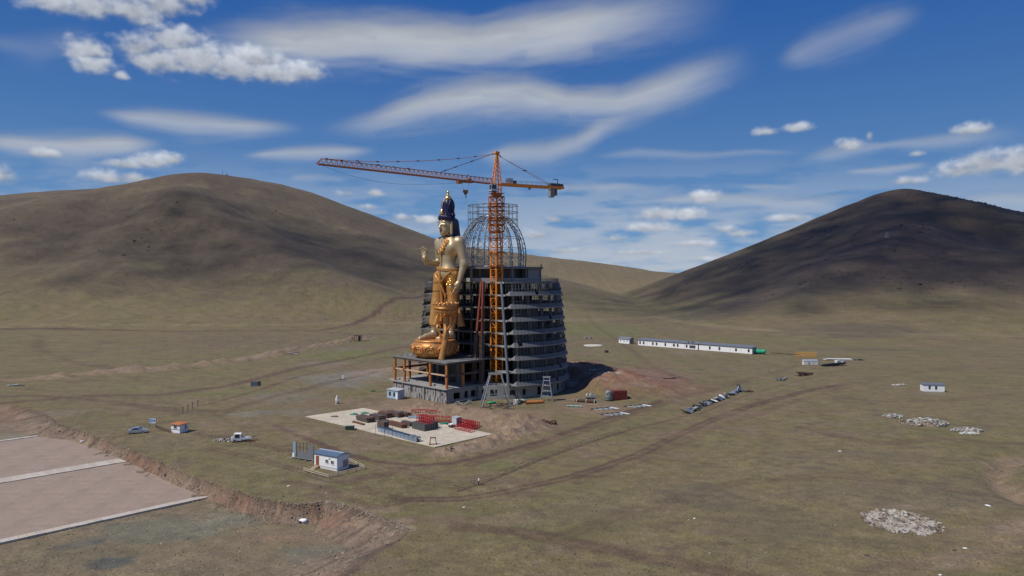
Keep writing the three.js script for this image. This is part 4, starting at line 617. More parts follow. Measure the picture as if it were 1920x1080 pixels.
    if (k < 8) {
      const n = 18; for (let i = 0; i < n; i++) { const t = lerp(a + 0.1, 2 * Math.PI - a - 0.1, i / (n - 1)); box('column', floors, M.slab, 0.8, FL - 0.42, 0.8, Math.sin(t) * (R(y + 2) - 1.1), y + FL / 2 - 0.21, Math.cos(t) * (R(y + 2) - 1.1), t); }
      for (let i = 0; i < 9; i++) { const t = lerp(1.25, 2 * Math.PI - 1.25, i / 8); box('inner_column', floors, M.slab, 0.8, FL - 0.42, 0.8, Math.sin(t) * 12.5, y + FL / 2 - 0.21, Math.cos(t) * 12.5, t); }
      for (const x of [-18, -12, -5, 2, 8.5]) box('front_post', floors, M.slab, 0.55, FL - 0.42, 0.55, x, y + FL / 2 - 0.21, CH - 0.8);
    }
  }
  // lift core, and curved walls added to darken the open floors
  const core = sub('core', o);
  box('core_wall', core, M.slab, 12, 34, 0.4, 0, 21.6, -6); box('core_wall', core, M.slab, 12, 25.5, 0.4, 0, 17.35, 3); box('core_wall', core, M.slab, 0.4, 29, 8.5, -6.2, 19, -1.4); box('core_wall', core, M.slab, 0.4, 29, 8.5, 6.2, 19, -1.4);
  for (const [r0, t0, t1, h] of [[19.5, 1.5, 2.5, 16], [19.5, 2.7, 3.9, 22], [18.5, 4.2, 5.1, 22], [15.5, 1.3, 1.9, 18], [22.6, 1.25, 2.3, 8.4], [22.2, 2.5, 5.3, 20], [21.6, 1.5, 2.3, 13], [20.4, 1.15, 1.7, 26]]) { const g = new THREE.CylinderGeometry(r0, r0, h, 32, 1, true, t0, t1 - t0); g.translate(0, 4.6 + h / 2, 0); const m = part('backing_wall', g, M.slab, core); }
  // round balconies: from the cut front round the back, with sloped parapets, end plates and rods
  for (let k = 0; k < 8; k++) {
    const y = floorY(k), r = R(y), ri = r - 0.2, ro = r + 1.45, a = Math.acos(CH / r) + 0.03, a1 = 2 * Math.PI - Math.acos(18.6 / r) + 0.02;
    const b = sub('balcony', o);
    part('slab', flatten(arcShape(ro, ri, a, a1), 0.26, y - 0.34), M.paleEdge, b);
    // parapet panels: one sloped panel per bay, with open joints between them
    const n = 84, geos = [], posts = [], rods = [], rails = [];
    for (let i = 0; i < n; i++) {
      const t0 = lerp(a + 0.02, a1 - 0.02, (i + 0.045) / n), t1 = lerp(a + 0.02, a1 - 0.02, (i + 0.955) / n);
      if (hash2(i + 7, k * 31) > 0.975) continue;
      const P = (t, rad, yy) => [Math.sin(t) * rad, yy, Math.cos(t) * rad], q = [P(t0, ro - 0.08, y - 0.12), P(t1, ro - 0.08, y - 0.12), P(t1, ro - 0.75, y + 1.25), P(t0, ro - 0.75, y + 1.25)], w = [P(t0, ro - 0.24, y - 0.12), P(t1, ro - 0.24, y - 0.12), P(t1, ro - 0.9, y + 1.25), P(t0, ro - 0.9, y + 1.25)];
      const g = new THREE.BufferGeometry(), tri = [], uv = []; const face = (a_, b_, c_, d_) => { tri.push(...a_, ...b_, ...c_, ...a_, ...c_, ...d_); uv.push(i * 0.3, 0, i * 0.3 + 0.28, 0, i * 0.3 + 0.28, 0.4, i * 0.3, 0, i * 0.3 + 0.28, 0.4, i * 0.3, 0.4); };
      face(q[0], q[1], q[2], q[3]); face(w[1], w[0], w[3], w[2]); face(q[3], q[2], w[2], w[3]); face(q[1], w[1], w[2], q[2]); face(w[0], q[0], q[3], w[3]); face(w[0], w[1], q[1], q[0]);
      g.setAttribute('position', new THREE.Float32BufferAttribute(tri, 3)); g.setAttribute('uv', new THREE.Float32BufferAttribute(uv, 2)); g.computeVertexNormals();
      const pm = k % 1 === 0 && i < 40 ? part('parapet_panel', g, M.parapet, b) : (geos.push(g), null);
    }
    if (geos.length) { const m = part('parapet_panels', mergeGeometries(geos), M.parapet, b); m.userData.kind = 'stuff'; }
    // triangular end plate at the cut front
    { const e = [], P = (rad, yy, dt) => { const t = a + dt; return V(Math.sin(t) * rad, yy, Math.cos(t) * rad); }; const g = new THREE.BufferGeometry().setFromPoints([P(ro - 0.1, y - 0.1, 0.012), P(ro - 0.1, y - 0.1, -0.055), P(ro - 0.76, y + 1.25, 0.02), P(ro - 0.28, y - 0.1, -0.055), P(ro - 0.92, y + 1.25, 0.02), P(ro - 0.28, y - 0.1, 0.012)]); g.setIndex([0, 1, 2, 1, 3, 4, 1, 4, 2, 3, 5, 4, 0, 2, 4, 0, 4, 5]); g.setAttribute('uv', new THREE.Float32BufferAttribute(new Array(12).fill(0.3), 2)); part('end_plate', g.toNonIndexed(), M.paleEdge, b).geometry.computeVertexNormals(); }
    // uprights tied from storey to storey, and the rail standing above the parapet
    for (let i = 0; i < 96; i++) {
      const t = lerp(a + 0.05, a1 - 0.03, i / 95), yn = floorY(k + 1), rn = R(yn);
      const p0 = V(Math.sin(t) * (ro - 0.7), y + 1.2, Math.cos(t) * (ro - 0.7)), p1 = V(Math.sin(t) * (rn + 0.6), yn - 0.4, Math.cos(t) * (rn + 0.6));
      rods.push(barGeo(p0, p1, 0.10));
      if (i % 2 === 0) rods.push(barGeo(V(Math.sin(t) * (ro - 0.05), y - 0.9, Math.cos(t) * (ro - 0.05)), V(Math.sin(t) * (ro - 0.05), y - 0.1, Math.cos(t) * (ro - 0.05)), 0.09));
      rails.push(barGeo(V(Math.sin(t) * (ro - 0.72), y + 1.2, Math.cos(t) * (ro - 0.72)), V(Math.sin(t + 0.004) * (ro - 0.62), y + 2.05, Math.cos(t + 0.004) * (ro - 0.62)), 0.10));
    }
    for (let i = 0; i < 95; i++) { const t0 = lerp(a + 0.05, a1 - 0.03, i / 95), t1 = lerp(a + 0.05, a1 - 0.03, (i + 1) / 95), r0 = ro - 0.62; rails.push(barGeo(V(Math.sin(t0) * r0, y + 2.05, Math.cos(t0) * r0), V(Math.sin(t1) * r0, y + 2.05, Math.cos(t1) * r0), 0.09)); }
    const rm = part('rods', mergeGeometries(rods), M.steelGrey, b); rm.userData.kind = 'stuff';
    const hm = part('railing', mergeGeometries(rails), M.steelDark, b); hm.userData.kind = 'stuff';
  }
  // top deck railing
  { const y = floorY(8), r = R(y) + 0.3, a = Math.acos(CH / r), geos = [], gr = []; for (let i = 0; i < 110; i++) { const t = lerp(a, 2 * Math.PI - a, i / 109), t2 = lerp(a, 2 * Math.PI - a, (i + 1) / 109); geos.push(barGeo(V(Math.sin(t) * r, y - 4.2, Math.cos(t) * r), V(Math.sin(t) * (r - 0.1), y + 1.15, Math.cos(t) * (r - 0.1)), 0.09)); if (i < 109) for (const h of [-2.6, -1.4, -0.5, 0.25, 0.9]) geos.push(barGeo(V(Math.sin(t) * r, y + h, Math.cos(t) * r), V(Math.sin(t2) * r, y + h, Math.cos(t2) * r), 0.08)); } part('top_railing', mergeGeometries(geos), M.steelDark, o).userData.kind = 'stuff'; }
  part('top_fascia', flatten(arcShape(R(floorY(8)) + 0.35, R(floorY(8)) - 0.6, 0.98, 2 * Math.PI - 0.98), 0.5, floorY(8) - 0.5), M.parapet, o);
  // attic
  const at = sub('attic', o), AY = floorY(8), AR = 19.2, corner = (k, r = AR) => V(Math.sin((k + 0.5) * Math.PI / 4) * r, 0, Math.cos((k + 0.5) * Math.PI / 4) * r);
  for (let k = 0; k < 8; k++) {
    const p = corner(k - 1, AR - 0.8), q = corner(k, AR - 0.8), len = p.distanceTo(q), mid = p.clone().add(q).multiplyScalar(0.5), t = Math.atan2(mid.x, mid.z);
    box('parapet', at, M.paleEdge, len + 0.1, 1.35, 0.3, mid.x, AY + 0.68, mid.z, t);
    box('pillar', at, M.slab, 0.9, 4.6, 0.9, p.x, AY + 2.3, p.z, t);
    box('pillar', at, M.slab, 0.7, 4.4, 0.7, mid.x * 0.985, AY + 2.3, mid.z * 0.985, t);
    if (k === 2 || k === 3) { const w = k === 2 ? 6.2 : len - 1, sh = k === 2 ? 1 : 0, dir = q.clone().sub(p).normalize(); box('wall_panel', at, M.paleEdge, w, 4.0, 0.35, mid.x + dir.x * (len - w) / 2 * sh, AY + 2.6, mid.z + dir.z * (len - w) / 2 * sh, t); }
  }
  { const g = new THREE.CylinderGeometry(13, 13, 4.4, 40, 1, true); g.translate(0, AY + 2.3, 0); part('backing_wall', g, M.slab, at); for (let k = 0; k < 12; k++) { const t = k / 12 * 6.283; box('inner_pillar', at, M.slab, 0.6, 4.4, 0.6, Math.sin(t) * 15.5, AY + 2.3, Math.cos(t) * 15.5, t); } }
  const oct = new THREE.Shape(); for (let k = 0; k < 8; k++) { const p = corner(k, AR + 0.35); k ? oct.lineTo(p.x, p.z) : oct.moveTo(p.x, p.z); } oct.closePath();
  part('roof_slab', flatten(oct, 0.75, AY + 4.5), M.slab, at);
  { const geos = []; for (let k = 0; k < 8; k++) { const p = corner(k), q = corner(k + 1); for (let i = 0; i < 12; i++) { const c = p.clone().lerp(q, i / 12); if (hash2(k, i) < 0.7) geos.push(barGeo(V(c.x, AY + 5.2, c.z), V(c.x, AY + 6.3, c.z), 0.06)); } } part('starter_bars', mergeGeometries(geos), M.steelDark, at).userData.kind = 'stuff'; }
  // dome of steel ribs
  const dome = sub('dome_frame', o), DY = AY + 5.25, N = 16;
  const prof = [[12.1, 0], [12.35, 3], [12.3, 6], [11.7, 9.2], [10.6, 12.4], [8.9, 15.2], [6.8, 17.4], [4.6, 18.8]];
  const curve = new THREE.CatmullRomCurve3(prof.map(([r, y]) => V(r, y, 0)));
  const inn = new THREE.CatmullRomCurve3(prof.map(([r, y], i) => V(r - 0.85 - 0.02 * i, y - (i > 4 ? 0.5 : 0), 0)));
  const ribGeo = new THREE.TubeGeometry(curve, 40, 0.17, 7), ribIn = new THREE.TubeGeometry(inn, 40, 0.12, 6);
  const web = mergeGeometries(Array.from({ length: 13 }, (_, i) => barGeo(curve.getPoint(i / 13), inn.getPoint((i + 0.5) / 13), 0.12)));
  const at2 = (t, u, c = curve) => { const p = c.getPoint(u); return V(p.x * Math.cos(t), DY + p.y, -p.x * Math.sin(t)); };
  for (let k = 0; k < N; k++) {
    const t = k / N * Math.PI * 2 + 0.16;
    for (const [g, nm] of [[ribGeo, 'rib'], [ribIn, 'inner_rib'], [web, 'rib_web']]) { const m = part(nm, g, M.steelGrey, dome); m.position.y = DY; m.rotation.y = t; if (nm === 'rib_web') m.userData.kind = 'stuff'; }
    const t2 = (k + 1) / N * Math.PI * 2 + 0.16;
    for (const u of [0.17, 0.33, 0.5, 0.66, 0.82]) rod('ring_bar', dome, M.steelGrey, at2(t, u, inn), at2(t2, u, inn), 0.17);
    if (k % 2 === 0) for (const [u0, u1] of [[0, 0.17], [0.17, 0.33], [0.33, 0.5], [0.5, 0.66], [0.66, 0.82]]) { rod('brace', dome, M.steelGrey, at2(t, u0, inn), at2(t2, u1, inn), 0.14); rod('brace', dome, M.steelGrey, at2(t, u1, inn), at2(t2, u0, inn), 0.14); }
    else rod('brace', dome, M.steelGrey, at2(t, 0, inn), at2(t2, 0.17, inn), 0.14);
  }
  for (const [r, y, d] of [[4.6, 18.6, 0.3], [12.1, 0.2, 0.3]]) part('ring', new THREE.TorusGeometry(r, d / 2 + 0.05, 8, 64).rotateX(Math.PI / 2).translate(0, DY + y, 0), M.galv, dome);
  // crown frame on top of the dome
  const crown = sub('crown_frame', o), CR = 9.2, nC = 12;
  for (let k = 0; k < nC; k++) {
    const t = k / nC * Math.PI * 2 + 0.1, t2 = (k + 1) / nC * Math.PI * 2 + 0.1, p = (tt, y, r = CR) => V(Math.cos(tt) * r, DY + y, Math.sin(tt) * r);
    const tall = k % 4 === 1 ? 23.6 : 22.9;
    rod('post', crown, k % 3 ? M.galv : M.steelGrey, p(t, 15.0), p(t, tall), 0.26);
    if (k % 2) rod('inner_post', crown, M.steelGrey, p(t, 17.3, 6.4), p(t, 22.6, 6.4), 0.16);
    for (const y of [17.5, 20.1, 22.6]) { rod('ring_bar', crown, M.steelGrey, p(t, y), p(t2, y), 0.2); rod('cross_bar', crown, M.steelGrey, p(t, y, 6.4), p(t, y), 0.15); if (y > 18) rod('ring_bar', crown, M.steelGrey, p(t, y, 6.4), p(t2, y, 6.4), 0.15); }
  }
  // great leaning columns before the cut front: brown concrete below, red steel above
  const cols = sub('front_columns', o);
  const cA = (y) => y < 21.2 ? V(lerp(11.0, 11.4, (y - 4.6) / 16.6), y, lerp(19.6, 18.4, (y - 4.6) / 16.6)) : V(lerp(11.4, 11.2, (y - 21.2) / 18), y, lerp(18.4, 15.9, (y - 21.2) / 18));
  const cB = (y) => y < 21.2 ? V(lerp(14.2, 13.4, (y - 4.6) / 16.6), y, lerp(18.9, 17.8, (y - 4.6) / 16.6)) : V(lerp(13.4, 11.9, (y - 21.2) / 18), y, lerp(17.8, 15.8, (y - 21.2) / 18));
  for (const c of [cA, cB]) { bar('lower_column', cols, M.brownSteel, c(4.5), c(21.1), 1.35, 1.1); bar('upper_column', cols, M.redSteel, c(21.2), c(39.2), 0.7, 0.7); }
  for (const y of [9, 13.2, 17.4, 21.2, 25.8, 30.2, 34.6]) { bar('tie_beam', cols, y > 21 ? M.redSteel : M.brownSteel, cA(y), cB(y), 0.38, 0.38); bar('tie_beam', cols, y > 22 ? M.redSteel : M.brownSteel, cA(y - 0.3), V(11.5, y - 0.3, CH), 0.35, 0.35); }
  rod('slanting_column', o, M.steelGrey, V(22.8, 4.4, 14.6), V(18.4, 39.2, 13.6), 0.95);
  // round porch low on the east side
  const porch = sub('porch', o); porch.position.set(19.2, 0, -20.6);
  { const g = new THREE.LatheGeometry([[3.2, 0.2], [3.6, 2.3], [3.3, 2.3], [2.9, 0.5]].map(([x, y]) => new THREE.Vector2(x, y)), 28); part('bowl_wall', g, M.concrete, porch); }
}
console.log('temple done');

// ---------------------------------------------------------------- tower crane
{
  const base = V(-5.3, 3.6, -243), o = thing('tower_crane', 'orange lattice tower crane standing in the temple front with its long jib out', 'crane', base, 0);
  const mast = sub('mast', o), w = 1.42, H = 64.5, nS = 26, cs = [[w, w], [w, -w], [-w, -w], [-w, w]].map(([x, z]) => { const a = Math.PI / 4 + 0.06; return [x * Math.cos(a) - z * Math.sin(a), x * Math.sin(a) + z * Math.cos(a)]; });
  for (const [x, z] of cs) bar('leg', mast, M.crane, V(x, 0, z), V(x, H, z), 0.42);
  for (let s = 0; s < nS; s++) { const y0 = s * H / nS, y1 = (s + 1) * H / nS; for (let k = 0; k < 4; k++) { const [ax, az] = cs[k], [bx, bz] = cs[(k + 1) % 4]; bar('brace', mast, M.crane, V(ax, s % 2 ? y0 : y1, az), V(bx, s % 2 ? y1 : y0, bz), 0.17); bar('strut', mast, M.crane, V(ax, y1, az), V(bx, y1, bz), 0.17); } }
  // climbing cage round the upper mast, with its platforms
  const cage = sub('climbing_cage', o);
  for (const [x, z] of cs) bar('cage_leg', cage, M.craneRust, V(x * 1.3, 52.5, z * 1.3), V(x * 1.3, 64.6, z * 1.3), 0.34);
  for (let s = 0; s < 6; s++) { const y = 52.5 + s * 2.4; for (let k = 0; k < 4; k++) { const [ax, az] = cs[k], [bx, bz] = cs[(k + 1) % 4]; bar('cage_strut', cage, M.craneRust, V(ax * 1.3, y, az * 1.3), V(bx * 1.3, y, bz * 1.3), 0.24); if (s < 5) bar('cage_brace', cage, M.craneRust, V(ax * 1.3, y, az * 1.3), V(bx * 1.3, y + 2.4, bz * 1.3), 0.18); } }
  for (const y of [56.5, 61.2, 50.4]) { const p = box('platform', cage, M.craneRust, 5.0, 0.15, 5.0, 0, y, 0, Math.PI / 4); for (const [x, z] of [[1, 1], [1, -1], [-1, 1], [-1, -1]]) bar('platform_post', cage, M.craneRust, V(x * 2.4 * Q * 1.4, y, z * 0.3), V(x * 2.4 * Q * 1.4, y + 1.1, z * 0.3), 0.09); }
  box('tie_collar', mast, M.craneRust, 4.6, 0.4, 4.6, 0, 45.4, 0, Math.PI / 4); box('tie_collar', mast, M.craneRust, 4.4, 0.3, 4.4, 0, 40.9, 0, Math.PI / 4);
  // slewing top
  const top = sub('slewing_top', o); top.position.y = 64.6; top.rotation.y = Math.atan2(0.51, 0.86);   // local -x carries the jib
  const turning = (name, x = 0, y = 0, z = 0) => { const g = sub(name, o); g.rotation.copy(top.rotation); g.position.copy(V(x, y, z).applyEuler(top.rotation)).add(top.position); return g; };   // parts that turn with the slewing top
  const tur = part('turntable', new THREE.CylinderGeometry(1.9, 1.7, 0.9, 20), M.craneRust, top); tur.position.y = 0.4;
  box('gallery', top, M.craneRust, 4.4, 0.18, 3.8, 0, 1.0, 0);
  const ap = V(0.35, 15.2, 0), q = [[-1.25, -1.0], [-1.25, 1.0], [1.25, -1.0], [1.25, 1.0]];
  for (const [x, z] of q) { bar('head_leg', top, M.crane, V(x, 1, z), V(x, 5, z), 0.3); bar('head_leg', top, M.crane, V(x, 5, z), V(0.2 + x * 0.14, 14.6, z * 0.18), 0.26); }
  for (let s = 0; s < 9; s++) { const f = (x, z, y) => { const t = clamp((y - 5) / 9.6); return V(lerp(x, 0.2 + x * 0.14, t), y, lerp(z, z * 0.18, t)); }; const y0 = 1 + s * 1.5, y1 = y0 + 1.5; for (const [a, b] of [[0, 1], [1, 3], [3, 2], [2, 0]]) { bar('head_brace', top, M.crane, f(...q[a], y0), f(...q[b], y1), 0.12); bar('head_strut', top, M.crane, f(...q[a], y1), f(...q[b], y1), 0.12); } }
  box('apex_block', top, M.crane, 1.6, 0.7, 0.9, 0.25, 14.9, 0); bar('apex_arm', top, M.craneRust, V(0.2, 14.6, 0), V(-1.9, 14.1, 0), 0.35); bar('apex_arm', top, M.craneRust, V(0.4, 14.8, 0), V(1.9, 13.4, 0), 0.3);
  rod('lightning_rod', top, M.steelDark, V(0.25, 15.2, 0), V(0.25, 17.4, 0), 0.06);
  // cab
  const cab = turning('cab', -2.3, 2.6, 1.75);
  box('cab_body', cab, M.paleSheet, 2.0, 2.4, 1.6, 0, 0, 0); box('cab_window', cab, M.glass, 1.6, 1.3, 0.06, 0.0, 0.25, 0.82); box('cab_window', cab, M.glass, 0.06, 1.6, 1.3, -1.02, 0.2, 0); box('cab_floor', cab, M.steelDark, 2.3, 0.2, 1.8, 0, -1.25, 0);
  // jib: two bottom chords and one top chord, rising a little
  const jib = turning('jib'), JL = 59.5, rise = 0.034, h = 1.75, hw = 0.8, nJ = 38;
  const J = (d, y, z) => V(-1.3 - d, 4.1 + y + d * rise, z);
  const hh = (d) => d > JL - 6 ? lerp(h, 1.3, (d - JL + 6) / 6) : h;
  bar('chord', jib, M.craneRust, J(0, 0, -hw), J(JL, 0, -hw), 0.28); bar('chord', jib, M.craneRust, J(0, 0, hw), J(JL, 0, hw), 0.28); bar('chord', jib, M.craneRust, J(0, h, 0), J(JL - 1, h, 0), 0.22);
  for (let s = 0; s < nJ; s++) { const d0 = s * JL / nJ, d1 = (s + 1) * JL / nJ, dm = (d0 + d1) / 2; for (const z of [-hw, hw]) { bar('web_bar', jib, M.craneRust, J(d0, 0, z), J(dm, h, 0), 0.11); bar('web_bar', jib, M.craneRust, J(dm, h, 0), J(d1, 0, z), 0.11); } bar('cross_bar', jib, M.craneRust, J(d1, 0, -hw), J(d1, 0, hw), 0.1); }
  bar('tip_frame', jib, M.craneRust, J(JL - 1, h, 0), J(JL + 0.6, 0, 0), 0.25);
  for (const d of [10, 22, 31, 36, 41, 47, 52.5, 57]) { const p = J(d, h + 0.15, 0.2); box('jib_fitting', jib, d % 2 ? M.craneRust : M.paleSheet, 0.9, 0.32, 0.4, p.x, p.y, p.z); }
  // counter jib
  const cj = turning('counter_jib'), CL = 26;
  const K = (d, y, z) => V(1.3 + d, 4.15 + y + d * 0.012, z);
  for (const z of [-0.9, 0.9]) bar('girder', cj, M.crane, K(0, 0, z), K(CL, 0, z), 0.34, 0.9).rotateY(Math.PI / 2);
  for (let k = 0; k < 13; k++) bar('cross_bar', cj, M.craneRust, K(k * 2, -0.3, -0.9), K(k * 2, -0.3, 0.9), 0.2);
  for (const z of [-1.1, 1.1]) { for (let k = 0; k < 12; k++) rod('rail_post', cj, M.steelDark, K(2 + k * 2, 0.4, z), K(2 + k * 2, 1.5, z), 0.07); bar('handrail', cj, M.steelDark, K(2, 1.45, z), K(24, 1.45, z), 0.06); }
  box('winch', cj, M.paleSheet, 2.1, 1.9, 1.7, 5.0, 5.5, 0); box('winch_motor', cj, M.steelDark, 1.4, 1.2, 1.4, 6.9, 5.1, 0); box('electric_box', cj, M.steelDark, 5.4, 1.2, 2.1, 24.3, 5.2, 0); box('lamp_bracket', cj, M.steelDark, 0.2, 2.2, 0.2, 25.2, 6.4, 0); box('lamp_arm', cj, M.steelDark, 2.0, 0.22, 0.22, 24.3, 7.4, 0);
  for (const [x, z] of [[22.4, 0.2], [23.9, -0.3]]) box('counterweight', cj, x < 23 ? M.concrete : M.slab, 1.35, x < 23 ? 3.2 : 2.5, 1.9, x, x < 23 ? 2.5 : 2.9, z);
  box('trim_block', cj, M.steelDark, 0.7, 0.5, 0.7, 13.2, 3.4, 0);
  // pendant ties and ropes
  const rg = (a, b, dd, nm = 'pendant') => rod(nm, top, M.craneRust, a, b, dd);
  const tip = V(-1.9, 14.1, 0), p1 = J(19.5, h + 0.2, 0), p2 = J(56, h + 0.2, 0), mid = V(-24, 12.1, 0);
  rg(tip, p1, 0.2); const sag = new THREE.CatmullRomCurve3([tip, V(-15, 11.6, 0), V(-30, 9.55, 0), V(-44, 8.25, 0), p2]);
  part('long_pendant', new THREE.TubeGeometry(sag, 40, 0.09, 6), M.craneRust, top);
  for (const t of [0.12, 0.24, 0.36, 0.48, 0.6, 0.72, 0.84]) { const p = sag.getPoint(t); box('pendant_link', top, M.steelDark, 1.0, 0.3, 0.25, p.x, p.y, p.z); }
  for (const t of [0.4, 0.72, 0.92]) { const p = tip.clone().lerp(p1, t); const m = box('pendant_link', top, M.steelDark, 1.0, 0.34, 0.28, p.x, p.y, p.z); m.rotation.z = 0.38; }
  for (const z of [-0.8, 0.8]) { rg(V(1.9, 13.4, 0), K(21.5, 0.6, z), 0.12); const p = V(1.9, 13.4, 0).lerp(K(21.5, 0.6, z), 0.45); box('pendant_link', top, M.steelDark, 1.0, 0.3, 0.25, p.x, p.y, p.z); }
  part('slack_rope', new THREE.TubeGeometry(new THREE.CatmullRomCurve3([J(JL, 0, 0), J(48, -2.6, 0), J(36, -3.4, 0), J(22, -2.2, 0), J(11, -0.5, 0)]), 40, 0.035, 5), M.steelDark, top);
  // trolley, ropes and hook block
  const tr = turning('trolley'), tx = J(10.5, -0.35, 0);
  box('trolley_frame', tr, M.craneRust, 5.4, 0.35, 2.1, tx.x, tx.y, 0); box('trolley_winch', tr, M.craneRust, 1.4, 1.0, 1.2, tx.x + 1.2, tx.y + 0.6, 0.2); for (const dx of [-2.2, -1, 1.4, 2.4]) for (const z of [-0.9, 0.9]) { const m = part('trolley_wheel', ROUND, M.steelDark, tr); m.scale.set(0.55, 0.3, 0.55); m.rotation.x = Math.PI / 2; m.position.set(tx.x + dx, tx.y + 0.3, z); }
  box('basket', tr, M.craneRust, 1.6, 0.9, 1.6, tx.x - 2.6, tx.y - 0.3, 0.6);
  for (const dx of [-1.5, 1.5]) rod('hoist_rope', tr, M.steelDark, V(tx.x + dx, tx.y - 0.2, 0), V(tx.x + dx * 0.35, tx.y - 2.6, 0), 0.06);
  const hook = turning('hook_block', tx.x, tx.y - 3.1, 0);
  box('block_cheek', hook, M.craneRust, 1.7, 0.9, 0.55, 0, 0, 0); box('block_lower', hook, M.rust, 0.9, 0.7, 0.5, 0, -0.7, 0); part('hook', new THREE.TorusGeometry(0.32, 0.1, 8, 16, 4.6).rotateZ(-2.2).translate(0, -1.75, 0), M.steelDark, hook); rod('shank', hook, M.steelDark, V(0, -1, 0), V(0, -1.5, 0), 0.16); rod('sling', hook, M.paleSheet, V(0, -1.9, 0), V(0, -4.6, 0), 0.05);
}
console.log('crane done');

const ORD = ['first', 'second', 'third', 'fourth', 'fifth', 'sixth', 'seventh', 'eighth', 'ninth', 'tenth', 'eleventh', 'twelfth', 'thirteenth', 'fourteenth', 'fifteenth', 'sixteenth', 'seventeenth', 'eighteenth', 'nineteenth', 'twentieth', 'twenty-first', 'twenty-second', 'twenty-third', 'twenty-fourth', 'twenty-fifth', 'twenty-sixth'];
